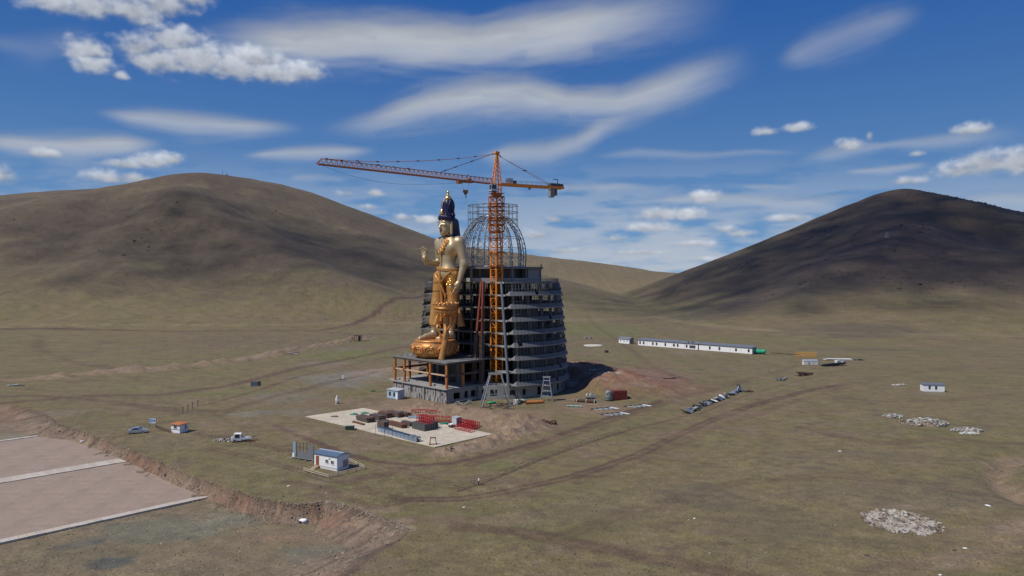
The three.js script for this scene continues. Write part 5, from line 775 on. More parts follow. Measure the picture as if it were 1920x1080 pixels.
// ---------------------------------------------------------------- paved places
{
  // storage yard slab, cast in bays
  const mk = (pts, h, y, m, name, label) => { const s = new THREE.Shape(); pts.forEach(([x, z], i) => i ? s.lineTo(x, -z) : s.moveTo(x, -z)); s.closePath(); const g = new THREE.ExtrudeGeometry(s, { depth: h, bevelEnabled: true, bevelSize: 0.05, bevelThickness: 0.04, bevelSegments: 1 }); g.rotateX(-Math.PI / 2); const uv = g.attributes.uv; for (let i = 0; i < uv.count; i++) uv.setXY(i, uv.getX(i) / 9, uv.getY(i) / 9); const o = structure(name, g, m, label); o.position.y = y; return o; };
  const yard = new THREE.Group(); yard.name = 'concrete_yard'; yard.userData = { kind: 'structure', label: 'pale concrete storage yard below the statue' }; scene.add(yard);
  const [a, b, c, d] = PAD, lp = (p, q, t) => [lerp(p[0], q[0], t), lerp(p[1], q[1], t)];
  for (let i = 0; i < 6; i++) for (let j = 0; j < 2; j++) {
    const e = 0.0011, quad = [[i / 6 + e, j / 2 + e * 2], [(i + 1) / 6 - e, j / 2 + e * 2], [(i + 1) / 6 - e, (j + 1) / 2 - e * 2], [i / 6 + e, (j + 1) / 2 - e * 2]].map(([u, v]) => lp(lp(a, b, u), lp(d, c, u), v));
    const s = new THREE.Shape(); quad.forEach(([x, z], k) => k ? s.lineTo(x, -z) : s.moveTo(x, -z)); s.closePath(); const g = new THREE.ExtrudeGeometry(s, { depth: 0.18, bevelEnabled: false }); g.rotateX(-Math.PI / 2); const uv = g.attributes.uv; for (let k = 0; k < uv.count; k++) uv.setXY(k, uv.getX(k) / 11 + i * 0.37, uv.getY(k) / 11 + j * 0.21);
    const m = part('slab', g, M.padFloor, yard); m.position.y = 0.03 + 0.006 * ((i * 7 + j * 3) % 3);
  }
  // pink gravel plaza on the temple's axis, with pale stone bands
  const low = -DROP + 0.02, pq = (f, s) => { const p = FS(f, s); return [p.x, p.z]; };
  const gravelMap = noiseTexture(1024, (u, v, i, j) => { const h = hash2(i, j), t = tiled(u, v, 6, 4, 0.6), k = 0.74 + 0.26 * (h - 0.5) + 0.10 * t; const w = h > 0.985 ? 0.16 : h < 0.02 ? -0.22 : 0; return [k + w, k * 0.985 + w, k * 0.97 + w]; });
  const gravel = new THREE.MeshStandardMaterial({ color: L(0.585, 0.455, 0.37), map: gravelMap, bumpMap: soilBump, bumpScale: 0.06, roughness: 1 });
  const plaza = (f0, s0, f1, s1) => mk([pq(f0, s0), pq(f1, s0), pq(f1, s1), pq(f0, s1)], 0.14, low + 0.05, gravel, 'gravel_plaza', 'pink gravel field edged with pale stone bands');
  plaza(123, 9.4, 260, 47.6); plaza(126, -36.2, 260, 4.6);
  const band = (f0, f1, s, w, name) => {
    const o = new THREE.Group(); o.name = numbered('stone_band'); o.userData = { kind: 'structure', label: name }; scene.add(o);
    const n = Math.floor((f1 - f0) / 1.25);
    const geo = new THREE.BoxGeometry(w, 0.4, 1.19), mats = [mat(0.60, 0.54, 0.47, 0.9, 0, { map: concreteMap }), mat(0.55, 0.49, 0.44, 0.9, 0, { map: concreteMap }), mat(0.62, 0.57, 0.52, 0.9, 0, { map: concreteMap }), mat(0.58, 0.56, 0.56, 0.9, 0, { map: concreteMap })];
    for (let k = 0; k < n; k++) { const f = f0 + (k + 0.5) * 1.25; const m = part('stone', geo, f > 168 && s < 20 ? mats[3] : mats[Math.floor(rand() * 3)], o); m.position.copy(FS(f, s + rr(-0.03, 0.03), low + 0.13 + rr(-0.02, 0.02))); m.rotation.y = TURN; }
  };
  band(121.5, 200, 48.7, 1.7, 'pale stone kerb along the near edge of the plaza'); band(124, 200, 7.0, 4.2, 'broad pale stone band across the middle of the plaza'); band(128.5, 200, -37.2, 1.4, 'pale stone kerb along the far edge of the plaza');
  // torn concrete patch on the grass, and a round pad
  const torn = new THREE.Shape(); { const c0 = on(1690, 980); const n = 130; for (let i = 0; i < n; i++) { const t = i / n * Math.PI * 2, r = 0.92 + 0.55 * fbm(Math.cos(t) * 3.1 + 3, Math.sin(t) * 3.1, 5, 0.65); const x = Math.cos(t) * 5.3 * r, y = Math.sin(t) * 5.6 * r; i ? torn.lineTo(x, y) : torn.moveTo(x, y); } torn.closePath(); for (let k = 0; k < 34; k++) { const cx = rr(-3.2, 3), cy = rr(-3.2, 3), h = new THREE.Path(), q = rr(0.12, 0.42); for (let i = 0; i < 9; i++) { const t = i / 9 * Math.PI * 2, r = q * rr(0.5, 1.3); const x = cx + Math.cos(t) * r * 1.7, y = cy + Math.sin(t) * r; i ? h.lineTo(x, y) : h.moveTo(x, y); } if (Math.hypot(cx, cy) < 3.2 && !torn.centres?.some(([a, b]) => Math.abs(a - cx) < 1.5 && Math.abs(b - cy) < 0.95)) { (torn.centres ??= []).push([cx, cy]); torn.holes.push(h); } } const g = new THREE.ExtrudeGeometry(torn, { depth: 0.12, bevelEnabled: false }); g.rotateX(-Math.PI / 2); const uv = g.attributes.uv; for (let i = 0; i < uv.count; i++) uv.setXY(i, uv.getX(i) / 6, uv.getY(i) / 6); const m = structure('broken_slab', g, mat(0.46, 0.42, 0.36, 0.95, 0, { map: concreteMap }), 'torn patch of pale concrete lying in the grass'); m.position.copy(c0).setY(c0.y + 0.02); }
  const c1 = on(1112, 648), rp = structure('round_pad', new THREE.CylinderGeometry(5.4, 5.5, 0.3, 40), mat(0.66, 0.64, 0.58, 0.9, 0, { map: concreteMap }), 'round pale concrete pad behind the temple'); rp.position.copy(c1).setY(c1.y + 0.12);
}

// ---------------------------------------------------------------- huts and long houses
function gable(w, d, h, rise, over = 0.3, t = 0.14) {   // two roof sheets over a box w (x) by d (z)
  const a = Math.atan2(rise, d / 2), l = Math.hypot(rise, d / 2) + over; const out = []; for (const s of [-1, 1]) { const g = new THREE.BoxGeometry(w + over * 2, t, l); g.translate(0, t / 2 + 0.02, s * (l / 2)); g.rotateX(s * a); g.translate(0, h + rise, 0); out.push(g); } return out;
}
function windowIn(parent, w, h, x, y, z, ry, frame = M.cleanWhite) {
  const o = sub('window', parent); o.position.set(x, y, z); o.rotation.y = ry;
  part('frame', mergeGeometries([boxGeo(w + 0.16, 0.08, 0.1, 0, h / 2 + 0.04, 0), boxGeo(w + 0.16, 0.08, 0.14, 0, -h / 2 - 0.04, 0.02), boxGeo(0.08, h, 0.1, -w / 2 - 0.04, 0, 0), boxGeo(0.08, h, 0.1, w / 2 + 0.04, 0, 0), boxGeo(0.05, h, 0.07, 0, 0, 0.01)]), frame, o);
  box('pane', o, M.glass, w, h, 0.05, 0, 0, 0); return o;
}
{ // white hut with the blue roof
  const p = on(622, 876), o = thing('white_hut', 'white plank hut with blue metal roof and brown door inside a low rail fence', 'hut', p, -0.53);
  box('wall', o, M.cleanWhite, 6.6, 2.7, 3.6, 0, 1.65, 0); box('plinth', o, M.cleanWhite, 6.5, 0.5, 3.5, 0, 0.2, 0); box('plinth_strip', o, M.greyRoof, 6.64, 0.09, 3.64, 0, 0.5, 0);
  const rf = gable(6.6, 3.6, 2.98, 0.42, 0.2); for (const g of rf) part('roof', g, M.blueRoof, o); box('ridge_cap', o, M.paleSheet, 7.0, 0.08, 0.35, 0, 3.56, 0);
  { const s = new THREE.Shape(); s.moveTo(-1.8, 0); s.lineTo(1.8, 0); s.lineTo(0, 0.42); s.closePath(); for (const x of [3.16, -3.3]) { const g = new THREE.ExtrudeGeometry(s, { depth: 0.14, bevelEnabled: false }); g.rotateY(Math.PI / 2); g.translate(x, 3.0, 0); part('gable', g, M.white, o); } }
  windowIn(o, 0.75, 0.75, 0.4, 1.75, 1.82, 0); windowIn(o, 0.75, 0.75, 2.0, 1.72, 1.82, 0);
  const d = sub('door', o); d.position.set(-2.35, 1.55, 1.83); box('leaf', d, M.woodDoor, 0.85, 2.05, 0.08, 0, 0, 0); box('handle', d, M.steelDark, 0.05, 0.18, 0.08, 0.32, 0, 0.05);
  { const s = new THREE.Shape(); s.moveTo(0, 0); s.lineTo(1.9, 0); s.lineTo(0, 0.55); s.closePath(); const g = new THREE.ExtrudeGeometry(s, { depth: 1.2, bevelEnabled: false }); g.rotateY(-Math.PI / 2); g.translate(-1.75, 0.02, 1.84); part('ramp', g, M.wood, o); }
  box('weathered_patch', o, mat(0.50, 0.33, 0.29, 0.9, 0, { map: concreteMap }), 0.02, 1.5, 1.5, 3.312, 1.2, -0.7);
  box('sill_board', o, M.steelDark, 0.5, 0.1, 0.1, 1.2, 2.4, 1.84);
}
function railFence(name, label, corners, mtl, group, posts = 2.2, rails = [0.35, 0.75], thick = 0.09) {
  const base = corners[0], o = thing(name, label, 'fence', base, 0, group);
  for (let i = 0; i < corners.length - 1; i++) {
    const a = corners[i], b = corners[i + 1], n = Math.max(1, Math.round(a.distanceTo(b) / posts));
    const pt = (t) => { const q = a.clone().lerp(b, t); q.y = groundY(q.x, q.z); return q.sub(base); };
    for (let k = 0; k < n; k++) { const p = pt(k / n), q = pt((k + 1) / n); bar('post', o, mtl, p.clone().add(V(0, -0.2, 0)), p.clone().add(V(0, rails[rails.length - 1] + 0.12, 0)), thick * 1.2); for (const h of rails) bar('rail', o, mtl, p.clone().add(V(0, h, 0)), q.clone().add(V(0, h, 0)), thick); }
    if (i === corners.length - 2) { const p = pt(1); bar('post', o, mtl, p.clone().add(V(0, -0.2, 0)), p.clone().add(V(0, rails[rails.length - 1] + 0.12, 0)), thick * 1.2); }
  }
  return o;
}
railFence('rail_fence', 'low pale two-rail fence around the blue-roofed hut', [[569, 884], [616, 897], [684, 880], [655, 866]].map(([u, v]) => on(u, v)).concat([on(600, 864)]), M.paleWood, null, 2.6);
{ // guard hut
  const p = on(337, 810), o = thing('guard_hut', 'small white guard hut with an orange hipped roof', 'hut', p, -0.35);
  box('wall', o, M.cleanWhite, 2.9, 2.2, 2.9, 0, 1.15, 0); box('base_strip', o, M.blueRoof, 2.96, 0.12, 2.96, 0, 0.95, 0); box('skid', o, M.steelDark, 3.0, 0.14, 0.3, 0, 0.05, 1.2); box('skid', o, M.steelDark, 3.0, 0.14, 0.3, 0, 0.05, -1.2);
  const rf = part('roof', new THREE.ConeGeometry(2.5, 0.55, 4, 1).rotateY(Math.PI / 4), M.orangeRoof, o); rf.position.y = 2.6; box('eave', o, M.orangeRoof, 3.5, 0.12, 3.5, 0, 2.3, 0);
  windowIn(o, 1.0, 0.8, 0, 1.6, 1.46, 0); windowIn(o, 0.5, 0.9, 1.47, 1.55, -0.5, Math.PI / 2); box('door', o, M.cleanWhite, 0.06, 1.9, 0.8, 1.46, 1.1, 0.7);
}
function flatHut(name, label, p, turn, w, d, h, wallM, roofM, wins, group) {
  const o = thing(name, label, 'hut', p, turn, group);
  box('wall', o, wallM, w, h, d, 0, h / 2 + 0.1, 0); const r = box('roof', o, roofM, w + 0.5, 0.14, d + 0.5, 0, h + 0.22, 0); r.rotation.x = 0.06; box('plinth', o, M.slab, w + 0.1, 0.25, d + 0.1, 0, 0.05, 0);
  for (const [x, y, ww, hh] of wins) windowIn(o, ww, hh, x, y, d / 2 + 0.02, 0, M.steelDark);
  return o;
}
{ const o = flatHut('lone_hut', 'plain white hut with a grey flat roof standing alone on the grass', on(1748, 734), -0.13, 7.0, 2.7, 2.5, M.cleanWhite, M.greyRoof, [[-1.5, 1.65, 0.5, 1.0], [0.65, 1.6, 0.5, 1.0]]); box('step', o, M.concrete, 6.6, 0.16, 0.5, -0.1, 0.05, 1.9); }
{ const o = flatHut('site_cabin', 'pale blue site cabin beside the stained terrace wall', on(742, 747), -0.65, 5.2, 3.0, 2.9, M.cabinBlue, M.paleSheet, [[-1.2, 1.75, 0.75, 1.1], [0.9, 1.7, 0.7, 1.1]]); box('door', o, M.cleanWhite, 0.8, 2.0, 0.06, 2.0, 1.15, 1.53); }
{ // barracks
  const A = on(1196, 648), B = on(1411, 665), dir = B.clone().sub(A), len = Math.hypot(dir.x, dir.z), turn = -Math.atan2(dir.z, dir.x);
  const one = (t0, t1, label, wins, h) => {
    const c = A.clone().lerp(B, (t0 + t1) / 2); c.y = groundY(c.x, c.z); const w = len * (t1 - t0) - 0.3, o = thing('barracks', label, 'barracks', c, turn, 'long white barracks'); const d = 5.2;
    box('wall', o, M.cleanWhite, w, h, d, 0, h / 2, -d / 2); box('plinth', o, M.slab, w + 0.1, 0.5, d + 0.1, 0, 0, -d / 2);
    const r = box('roof', o, M.greyRoof, w + 0.4, 0.18, d + 0.9, 0, h + 0.42, -d / 2); r.rotation.x = -0.0 + 0.09; box('fascia', o, M.steelDark, w + 0.4, 0.3, 0.1, 0, h + 0.05, 0.06);
    box('end_wall', o, M.greyRoof, 0.08, h, d - 0.1, w / 2 + 0.05, h / 2, -d / 2);
    for (const t of wins) { const x = (t - (t0 + t1) / 2) * len; windowIn(o, 0.85, 1.35, x, h * 0.56, 0.03, 0, M.steelDark); }
    for (let k = 1; k < w / 6; k++) box('joint_strip', o, M.paleEdge, 0.08, h, 0.05, -w / 2 + k * 6, h / 2, 0.03);
    return o;
  };
  const b1 = one(0, 0.555, 'long white barracks nearest the small white house', [0.022, 0.057, 0.145, 0.18, 0.262, 0.34, 0.375, 0.455], 3.3);
  box('broken_wall', b1, M.dark, 3.6, 1.5, 0.12, len * 0.555 / 2 - 3.4, 1.7, 0.06); for (let k = 0; k < 8; k++) box('roof_scrap', b1, k % 2 ? M.paleSheet : M.steelDark, rr(0.4, 1.4), rr(0.2, 0.5), rr(0.3, 0.9), len * 0.555 / 2 - rr(0.5, 9), 4.05, -rr(0.5, 3), rand() * 3); rod('aerial', b1, M.steelDark, V(-1.5, 3.6, -2), V(-1.5, 7.2, -2), 0.08);
  one(0.56, 1, 'long white barracks with its east end by the green tank', [0.655, 0.735, 0.87, 0.97], 3.3);
  const p = on(1170, 644), h = thing('white_house', 'small white gabled house at the end of the barracks', 'house', p, turn);
  box('wall', h, M.cleanWhite, 7.6, 2.6, 4.6, 0, 1.3, -2.3); for (const g of gable(7.6, 4.6, 2.6, 1.1, 0.3)) { g.translate(0, 0, -2.3); part('roof', g, M.greyRoof, h); } for (const x of [-2.4, 0, 2.2]) windowIn(h, 0.6, 0.7, x, 1.6, 0.03, 0, M.cleanWhite);
  { const s = new THREE.Shape(); s.moveTo(-2.3, 0); s.lineTo(2.3, 0); s.lineTo(0, 1.1); s.closePath(); const g = new THREE.ExtrudeGeometry(s, { depth: 0.12, bevelEnabled: false }); g.rotateY(Math.PI / 2); g.translate(3.66, 2.6, -2.3); part('gable', g, M.greyRoof, h); }
  box('side_wall', h, M.greyRoof, 0.05, 2.5, 4.5, 3.83, 1.3, -2.3);
}

// ---------------------------------------------------------------- vehicles
function wheel(parent, r, w, x, z) { const o = sub('wheel', parent); o.position.set(x, r, z); const t = part('tyre', new THREE.TorusGeometry(r * 0.74, r * 0.27, 8, 20), M.rubber, o); const m = part('rim', ROUND, M.paleSheet, o); m.rotation.x = Math.PI / 2; m.scale.set(r * 1.15, w * 0.8, r * 1.15); }
{
  const o = thing('parked_car', 'silver parked car on bare ground near the guard hut', 'car', on(258, 812), 0.32);
  const side = new THREE.Shape(); [[-2.25, 0.35], [-2.28, 0.75], [-2.15, 0.98], [-1.75, 1.05], [-1.05, 1.5], [-0.4, 1.58], [0.35, 1.52], [1.15, 1.05], [1.95, 0.92], [2.22, 0.7], [2.25, 0.35], [1.75, 0.3], [1.62, 0.62], [1.1, 0.62], [0.98, 0.3], [-0.98, 0.3], [-1.1, 0.62], [-1.62, 0.62], [-1.75, 0.3]].forEach(([x, y], i) => i ? side.lineTo(x, y) : side.moveTo(x, y)); side.closePath();
  const g = new THREE.ExtrudeGeometry(side, { depth: 1.6, bevelEnabled: true, bevelSize: 0.06, bevelThickness: 0.1, bevelSegments: 3 }); g.translate(0, 0, -0.8);
  { const p = g.attributes.position; for (let i = 0; i < p.count; i++) { const y = p.getY(i); if (y > 1) p.setZ(i, p.getZ(i) * (1 - 0.32 * (y - 1))); } g.computeVertexNormals(); }
  part('body', g, M.silver, o);
  const glassSide = (z) => { const s = new THREE.Shape(); s.moveTo(-1.55, 1.08); s.lineTo(-0.98, 1.44); s.lineTo(-0.35, 1.5); s.lineTo(0.3, 1.44); s.lineTo(0.92, 1.08); s.closePath(); const gg = new THREE.ExtrudeGeometry(s, { depth: 0.03, bevelEnabled: false }); gg.translate(0, 0, -0.015); const p = gg.attributes.position; for (let i = 0; i < p.count; i++) { p.setZ(i, p.getZ(i) + z * (1 - 0.32 * (p.getY(i) - 1))); } gg.computeVertexNormals(); part('side_window', gg, M.glass, o); };
  glassSide(0.905); glassSide(-0.905);
  const ws = box('windscreen', o, M.glass, 0.04, 0.82, 1.36, 0.78, 1.32, 0); ws.rotation.z = 1.03; const rw = box('rear_window', o, M.glass, 0.04, 0.72, 1.3, -1.42, 1.32, 0); rw.rotation.z = -1.0;
  for (const z of [-0.62, 0.62]) { box('headlight', o, M.cleanWhite, 0.1, 0.14, 0.4, 2.24, 0.75, z); box('tail_light', o, M.lip, 0.08, 0.18, 0.32, -2.3, 0.86, z); }
  for (const x of [-1.36, 1.36]) for (const z of [-0.78, 0.78]) wheel(o, 0.34, 0.22, x, z);
}
{
  const o = thing('small_truck', 'small white truck with a dark side window and scrap on its bed', 'truck', on(452, 828), Math.PI + 0.3);   // local +x is the front, which points west
  const cabS = new THREE.Shape(); [[-0.95, 0.55], [-0.95, 2.05], [0.55, 2.1], [1.05, 1.35], [1.25, 1.2], [1.3, 0.45], [0.9, 0.42], [0.75, 0.8], [0.3, 0.8], [0.15, 0.45], [-0.95, 0.45]].forEach(([x, y], i) => i ? cabS.lineTo(x, y) : cabS.moveTo(x, y)); cabS.closePath();
  const g = new THREE.ExtrudeGeometry(cabS, { depth: 1.5, bevelEnabled: true, bevelSize: 0.06, bevelThickness: 0.08, bevelSegments: 2 }); g.translate(0.9, 0, -0.75); part('cab', g, M.cleanWhite, o);
  const w = box('windscreen', o, M.glass, 0.05, 0.85, 1.35, 1.76, 1.76, 0); w.rotation.z = 0.6; for (const z of [-0.85, 0.85]) box('side_window', o, M.glass, 1.05, 0.85, 0.05, 0.85, 1.6, z);
  box('rear_window', o, M.black, 0.05, 0.9, 1.3, -0.13, 1.5, 0);
  box('bed', o, M.cleanWhite, 2.3, 0.14, 1.7, -1.3, 0.72, 0); for (const z of [-0.83, 0.83]) box('side_board', o, M.cleanWhite, 2.3, 0.38, 0.06, -1.3, 0.95, z); box('chassis', o, M.steelDark, 3.6, 0.16, 0.9, -0.5, 0.5, 0);
  for (const x of [-1.7, 1.42]) for (const z of [-0.68, 0.68]) wheel(o, 0.33, 0.2, x, z);
  for (let k = 0; k < 7; k++) box('scrap', o, k % 2 ? M.rust : M.paleWood, rr(0.6, 1.5), 0.09, rr(0.1, 0.3), -rr(0.6, 3.0), rr(0.9, 1.25), rr(-0.6, 0.6), rr(0, 3));
  const log = thing('rusty_scrap', 'rusty scrap frame lying behind the small white truck', 'scrap', on(471, 829), 0.3); for (let k = 0; k < 5; k++) { bar('bar', log, M.rust, V(rr(-1.2, 1.2), 0.15, rr(-0.5, 0.5)), V(rr(-1.4, 1.4), rr(0.2, 0.7), rr(-0.5, 0.5)), 0.12); }
}

// ---------------------------------------------------------------- signs, frames, fences
{
  const o = thing('notice_board', 'blue and white notice board on two posts beside the silver car', 'sign', on(286, 801), -0.18);
  const c = document.createElement('canvas'); c.width = 256; c.height = 160; const x = c.getContext('2d'); x.fillStyle = '#c9d3df'; x.fillRect(0, 0, 256, 160); x.fillStyle = '#3f5f9a'; x.fillRect(10, 18, 84, 118); x.fillRect(112, 40, 50, 70); x.fillRect(176, 44, 62, 70); x.fillStyle = '#8fa5c6'; x.fillRect(106, 20, 130, 12); x.fillRect(106, 122, 130, 10); x.fillRect(30, 40, 36, 60);
  const t = new THREE.CanvasTexture(c); t.colorSpace = THREE.SRGBColorSpace;
  const b = part('board', new THREE.BoxGeometry(2.0, 1.3, 0.06), [M.steelDark, M.steelDark, M.steelDark, M.steelDark, new THREE.MeshStandardMaterial({ map: t, roughness: 0.6 }), M.steelDark], o); b.position.y = 1.75;
  for (const px0 of [-0.95, 0.95]) bar('post', o, M.steelDark, V(px0, -0.1, -0.05), V(px0, 2.4, -0.05), 0.1);
}
{
  const o = thing('dark_board', 'dark blue panel on posts beside the track left of the temple', 'sign', on(480, 726), 0.35);
  for (let k = 0; k < 3; k++) box('panel', o, k < 2 ? M.blueRoof : M.dark, 1.05, 1.7, 0.08, -1.15 + k * 1.12, 1.25, 0); for (const x of [-1.7, 1.7]) bar('post', o, M.steelDark, V(x, 0, -0.08), V(x, 2.2, -0.08), 0.1); rod('pole', o, M.steelDark, V(-1.5, 0, -0.5), V(-1.5, 3.6, -0.5), 0.08);
}
{ // half-stripped billboard
  const o = thing('billboard', 'half-stripped steel billboard frame beside the blue-roofed hut', 'billboard', on(569, 863), -0.5);
  const W = 6.2, H = 3.4, z = 0; for (let k = 0; k <= 6; k++) bar('upright', o, M.steelDark, V(-W / 2 + k * W / 6, 0.35, z), V(-W / 2 + k * W / 6, 0.55 + H * (k < 5 ? 1 : 0.9), z), 0.1);
  for (let k = 0; k <= 3; k++) bar('cross_bar', o, M.steelDark, V(-W / 2, 0.6 + k * H / 3.2, z), V(W / 2, 0.6 + k * H / 3.2, z), 0.08);
  box('sheet', o, M.blueSheet, 0.85, H, 0.05, -W / 2 + 0.42, 0.5 + H / 2, 0.08); box('sheet', o, M.greyRoof, W * 0.74, 1.5, 0.05, W * 0.12, 1.25, 0.08); box('sheet', o, M.greyRoof, 1.5, 1.5, 0.05, W / 2 - 0.85, 2.78, 0.08); box('sheet', o, M.cleanWhite, 0.6, 0.9, 0.06, -W / 2 + 0.25, 0.9, 0.2);
  for (const x of [-W / 2, -W / 6, W / 6, W / 2]) bar('stay', o, M.paleEdge, V(x, 0.5, 0), V(x + 0.2, 0, 1.2), 0.1); bar('fallen_rail', o, M.paleEdge, V(-W / 2 - 1.4, 0.1, 0.4), V(-W / 2, 0.5, 0.2), 0.16);
  bar('base_rail', o, M.paleEdge, V(-W / 2, 0.4, 0.05), V(W / 2, 0.4, 0.05), 0.12);
}
const wirePosts = [];
railFence('wire_fence', 'thin dark post-and-rail fence cornering on the grass below the yard', [[770, 905], [858, 921], [920, 900], [1000, 868], [1090, 835], [1180, 806]].map(([u, v]) => on(u, v)), M.brownSteel, null, 5.6, [0.45, 0.95], 0.045);
railFence('wire_fence', 'thin dark fence running from the guard hut past the white truck', [[352, 813], [420, 827], [470, 836], [550, 854]].map(([u, v]) => on(u, v)), M.brownSteel, null, 5.2, [0.4, 0.8], 0.04);
railFence('wire_fence', 'short dark fence between the notice board and the guard hut', [[294, 803], [306, 807], [320, 812]].map(([u, v]) => on(u, v)), M.brownSteel, null, 1.2, [0.3, 0.7], 0.12);
railFence('wire_fence', 'thin fence line along the far edge of the spoil heaps', [[1076, 677], [1150, 681], [1230, 697], [1290, 712]].map(([u, v]) => on(u, v)), M.brownSteel, null, 6, [0.4, 0.8], 0.06);
for (const [u, v, w] of [[343, 776, 'nearest'], [352, 771, 'second'], [361, 766, 'third'], [371, 762, 'farthest']]) { const o = thing('fence_post', `${w} thin dark post in the short row above the guard hut`, 'post', on(u, v), 0, 'lone posts above the guard hut'); bar('shaft', o, M.steelDark, V(0, -0.2, 0), V(0, 1.9, 0), 0.14); box('cap', o, M.steelDark, 0.34, 0.3, 0.2, 0, 1.8, 0); }

// ---------------------------------------------------------------- trestles, pipes and gear before the temple
function trestle(name, label, p, wb, wt, h, rungs, m, turn = 0.1) {
  const o = thing(name, label, 'trestle', p, turn), c = (s, t, y) => { const w = lerp(wb, wt, y / h) / 2; return V(s * w, y, t * w * 0.55); };
  for (const s of [-1, 1]) for (const t of [-1, 1]) rod('leg', o, m, c(s, t, -0.3), c(s, t, h), h > 9 ? 0.42 : 0.3);
  for (const y of rungs) { for (const t of [-1, 1]) rod('rung', o, m, c(-1, t, y), c(1, t, y), 0.22); for (const s of [-1, 1]) rod('side_rung', o, m, c(s, -1, y), c(s, 1, y), 0.22); }
  box('head_beam', o, m, wt + 0.8, 0.4, wt * 0.55 + 0.5, 0, h + 0.1, 0); return o;
}
trestle('steel_trestle', 'tall galvanised four-legged trestle before the foot of the crane', on(929, 760), 9.0, 3.4, 10.0, [3.2, 6.6], M.galv, 0.15);
trestle('steel_trestle', 'narrow galvanised trestle tower against the round base wall', on(1025, 752), 4.0, 1.7, 7.8, [1.6, 3.4, 5.2, 6.8], M.galv, -0.1);
function simple(name, label, cat, p, turn, group) { return thing(name, label, cat, p, turn, group); }
{ const o = simple('orange_pipe', 'long orange pipe lying beside the narrow trestle', 'pipe', on(1002, 757), 0.28); const m = part('tube', new THREE.CylinderGeometry(0.55, 0.55, 5.8, 20, 1, true).rotateZ(Math.PI / 2), M.orangeSteel, o); m.position.y = 0.55; part('flange', new THREE.TorusGeometry(0.58, 0.1, 8, 20).rotateY(Math.PI / 2).translate(-2.9, 0.55, 0), M.redSteel, o); part('flange', new THREE.TorusGeometry(0.58, 0.1, 8, 20).rotateY(Math.PI / 2).translate(2.9, 0.55, 0), M.brownSteel, o); }
{ const o = simple('white_drum', 'white drum standing on end left of the orange pipe', 'drum', on(967, 759), 0); part('shell', new THREE.LatheGeometry([[0.01, 0], [0.62, 0], [0.68, 0.1], [0.72, 1.55], [0.76, 1.6], [0.7, 1.66], [0.62, 1.5], [0.01, 1.45]].map(([x, y]) => new THREE.Vector2(x, y)), 24), M.cleanWhite, o); }
{ const o = simple('tub', 'pale green tub lying between the white drum and the orange pipe', 'tub', on(980, 755), 0.2); part('shell', new THREE.TorusGeometry(0.75, 0.24, 10, 26).rotateX(1.0).scale(1.4, 0.9, 1).translate(0, 0.7, 0), M.paleGreen, o); box('inner', o, M.dark, 1.3, 0.3, 0.9, 0, 0.4, -0.1); }
for (const [u, v, w, l] of [[921, 756, 2.8, 'bright green sheet heap under the tall trestle'], [700, 748 - 14, 1.6, 'small green sheet on the gravel left of the site cabin'], [806, 751, 1.0, 'dark green sheet at the foot of the stained wall']]) { const o = simple('green_sheet', l, 'tarpaulin', on(u, v), 0.2); const g = new THREE.PlaneGeometry(w, w * 0.5, 16, 10); g.rotateX(-Math.PI / 2); const p = g.attributes.position; for (let i = 0; i < p.count; i++) p.setY(i, 0.12 + 0.5 * Math.max(0, fbm(p.getX(i) * 1.6 + u, p.getZ(i) * 1.6, 3) + 0.25)); g.computeVertexNormals(); part('sheet', g, w > 2 ? M.brightGreen : M.green, o); const q = part('sheet_fold', new THREE.CapsuleGeometry(0.16, w * 0.6, 4, 8).rotateZ(Math.PI / 2), w > 2 ? M.brightGreen : M.green, o); q.position.y = 0.35; }
for (let k = 0; k < 16; k++) { const o = simple('scrap_bar', 'dark steel bar in the scatter under the tall trestle', 'scrap', on(rr(905, 958), rr(759, 768)), rr(0, 3.1), 'scrap bars under the tall trestle'); const l = rr(1.2, 3.4); box('bar', o, k % 4 ? M.brownSteel : M.steelDark, l, 0.14, 0.18, 0, 0.12 + rr(0, 0.3), 0); box('foot_plate', o, M.steelDark, 0.28, 0.2, 0.3, l / 2, 0.15, 0); }
for (const [u, v, t, l] of [[858, 760, 0.2, 'white angle truss lying left of the tall trestle'], [880, 758, 0.5, 'white angle truss leaning beside the flank wall']]) { const o = simple('angle_truss', l, 'truss', on(u, v), t); bar('limb', o, M.paleSheet, V(-1.8, 0.1, 0.4), V(0, 1.3, 0), 0.2); bar('limb', o, M.paleSheet, V(0, 1.3, 0), V(1.7, 0.1, 0.6), 0.2); bar('limb', o, M.steelGrey, V(0, 1.3, 0), V(5, 1.6, -2.4), 0.18); bar('limb', o, M.steelGrey, V(-1.8, 0.1, 0.4), V(3.4, 0.5, -2.4), 0.16); }
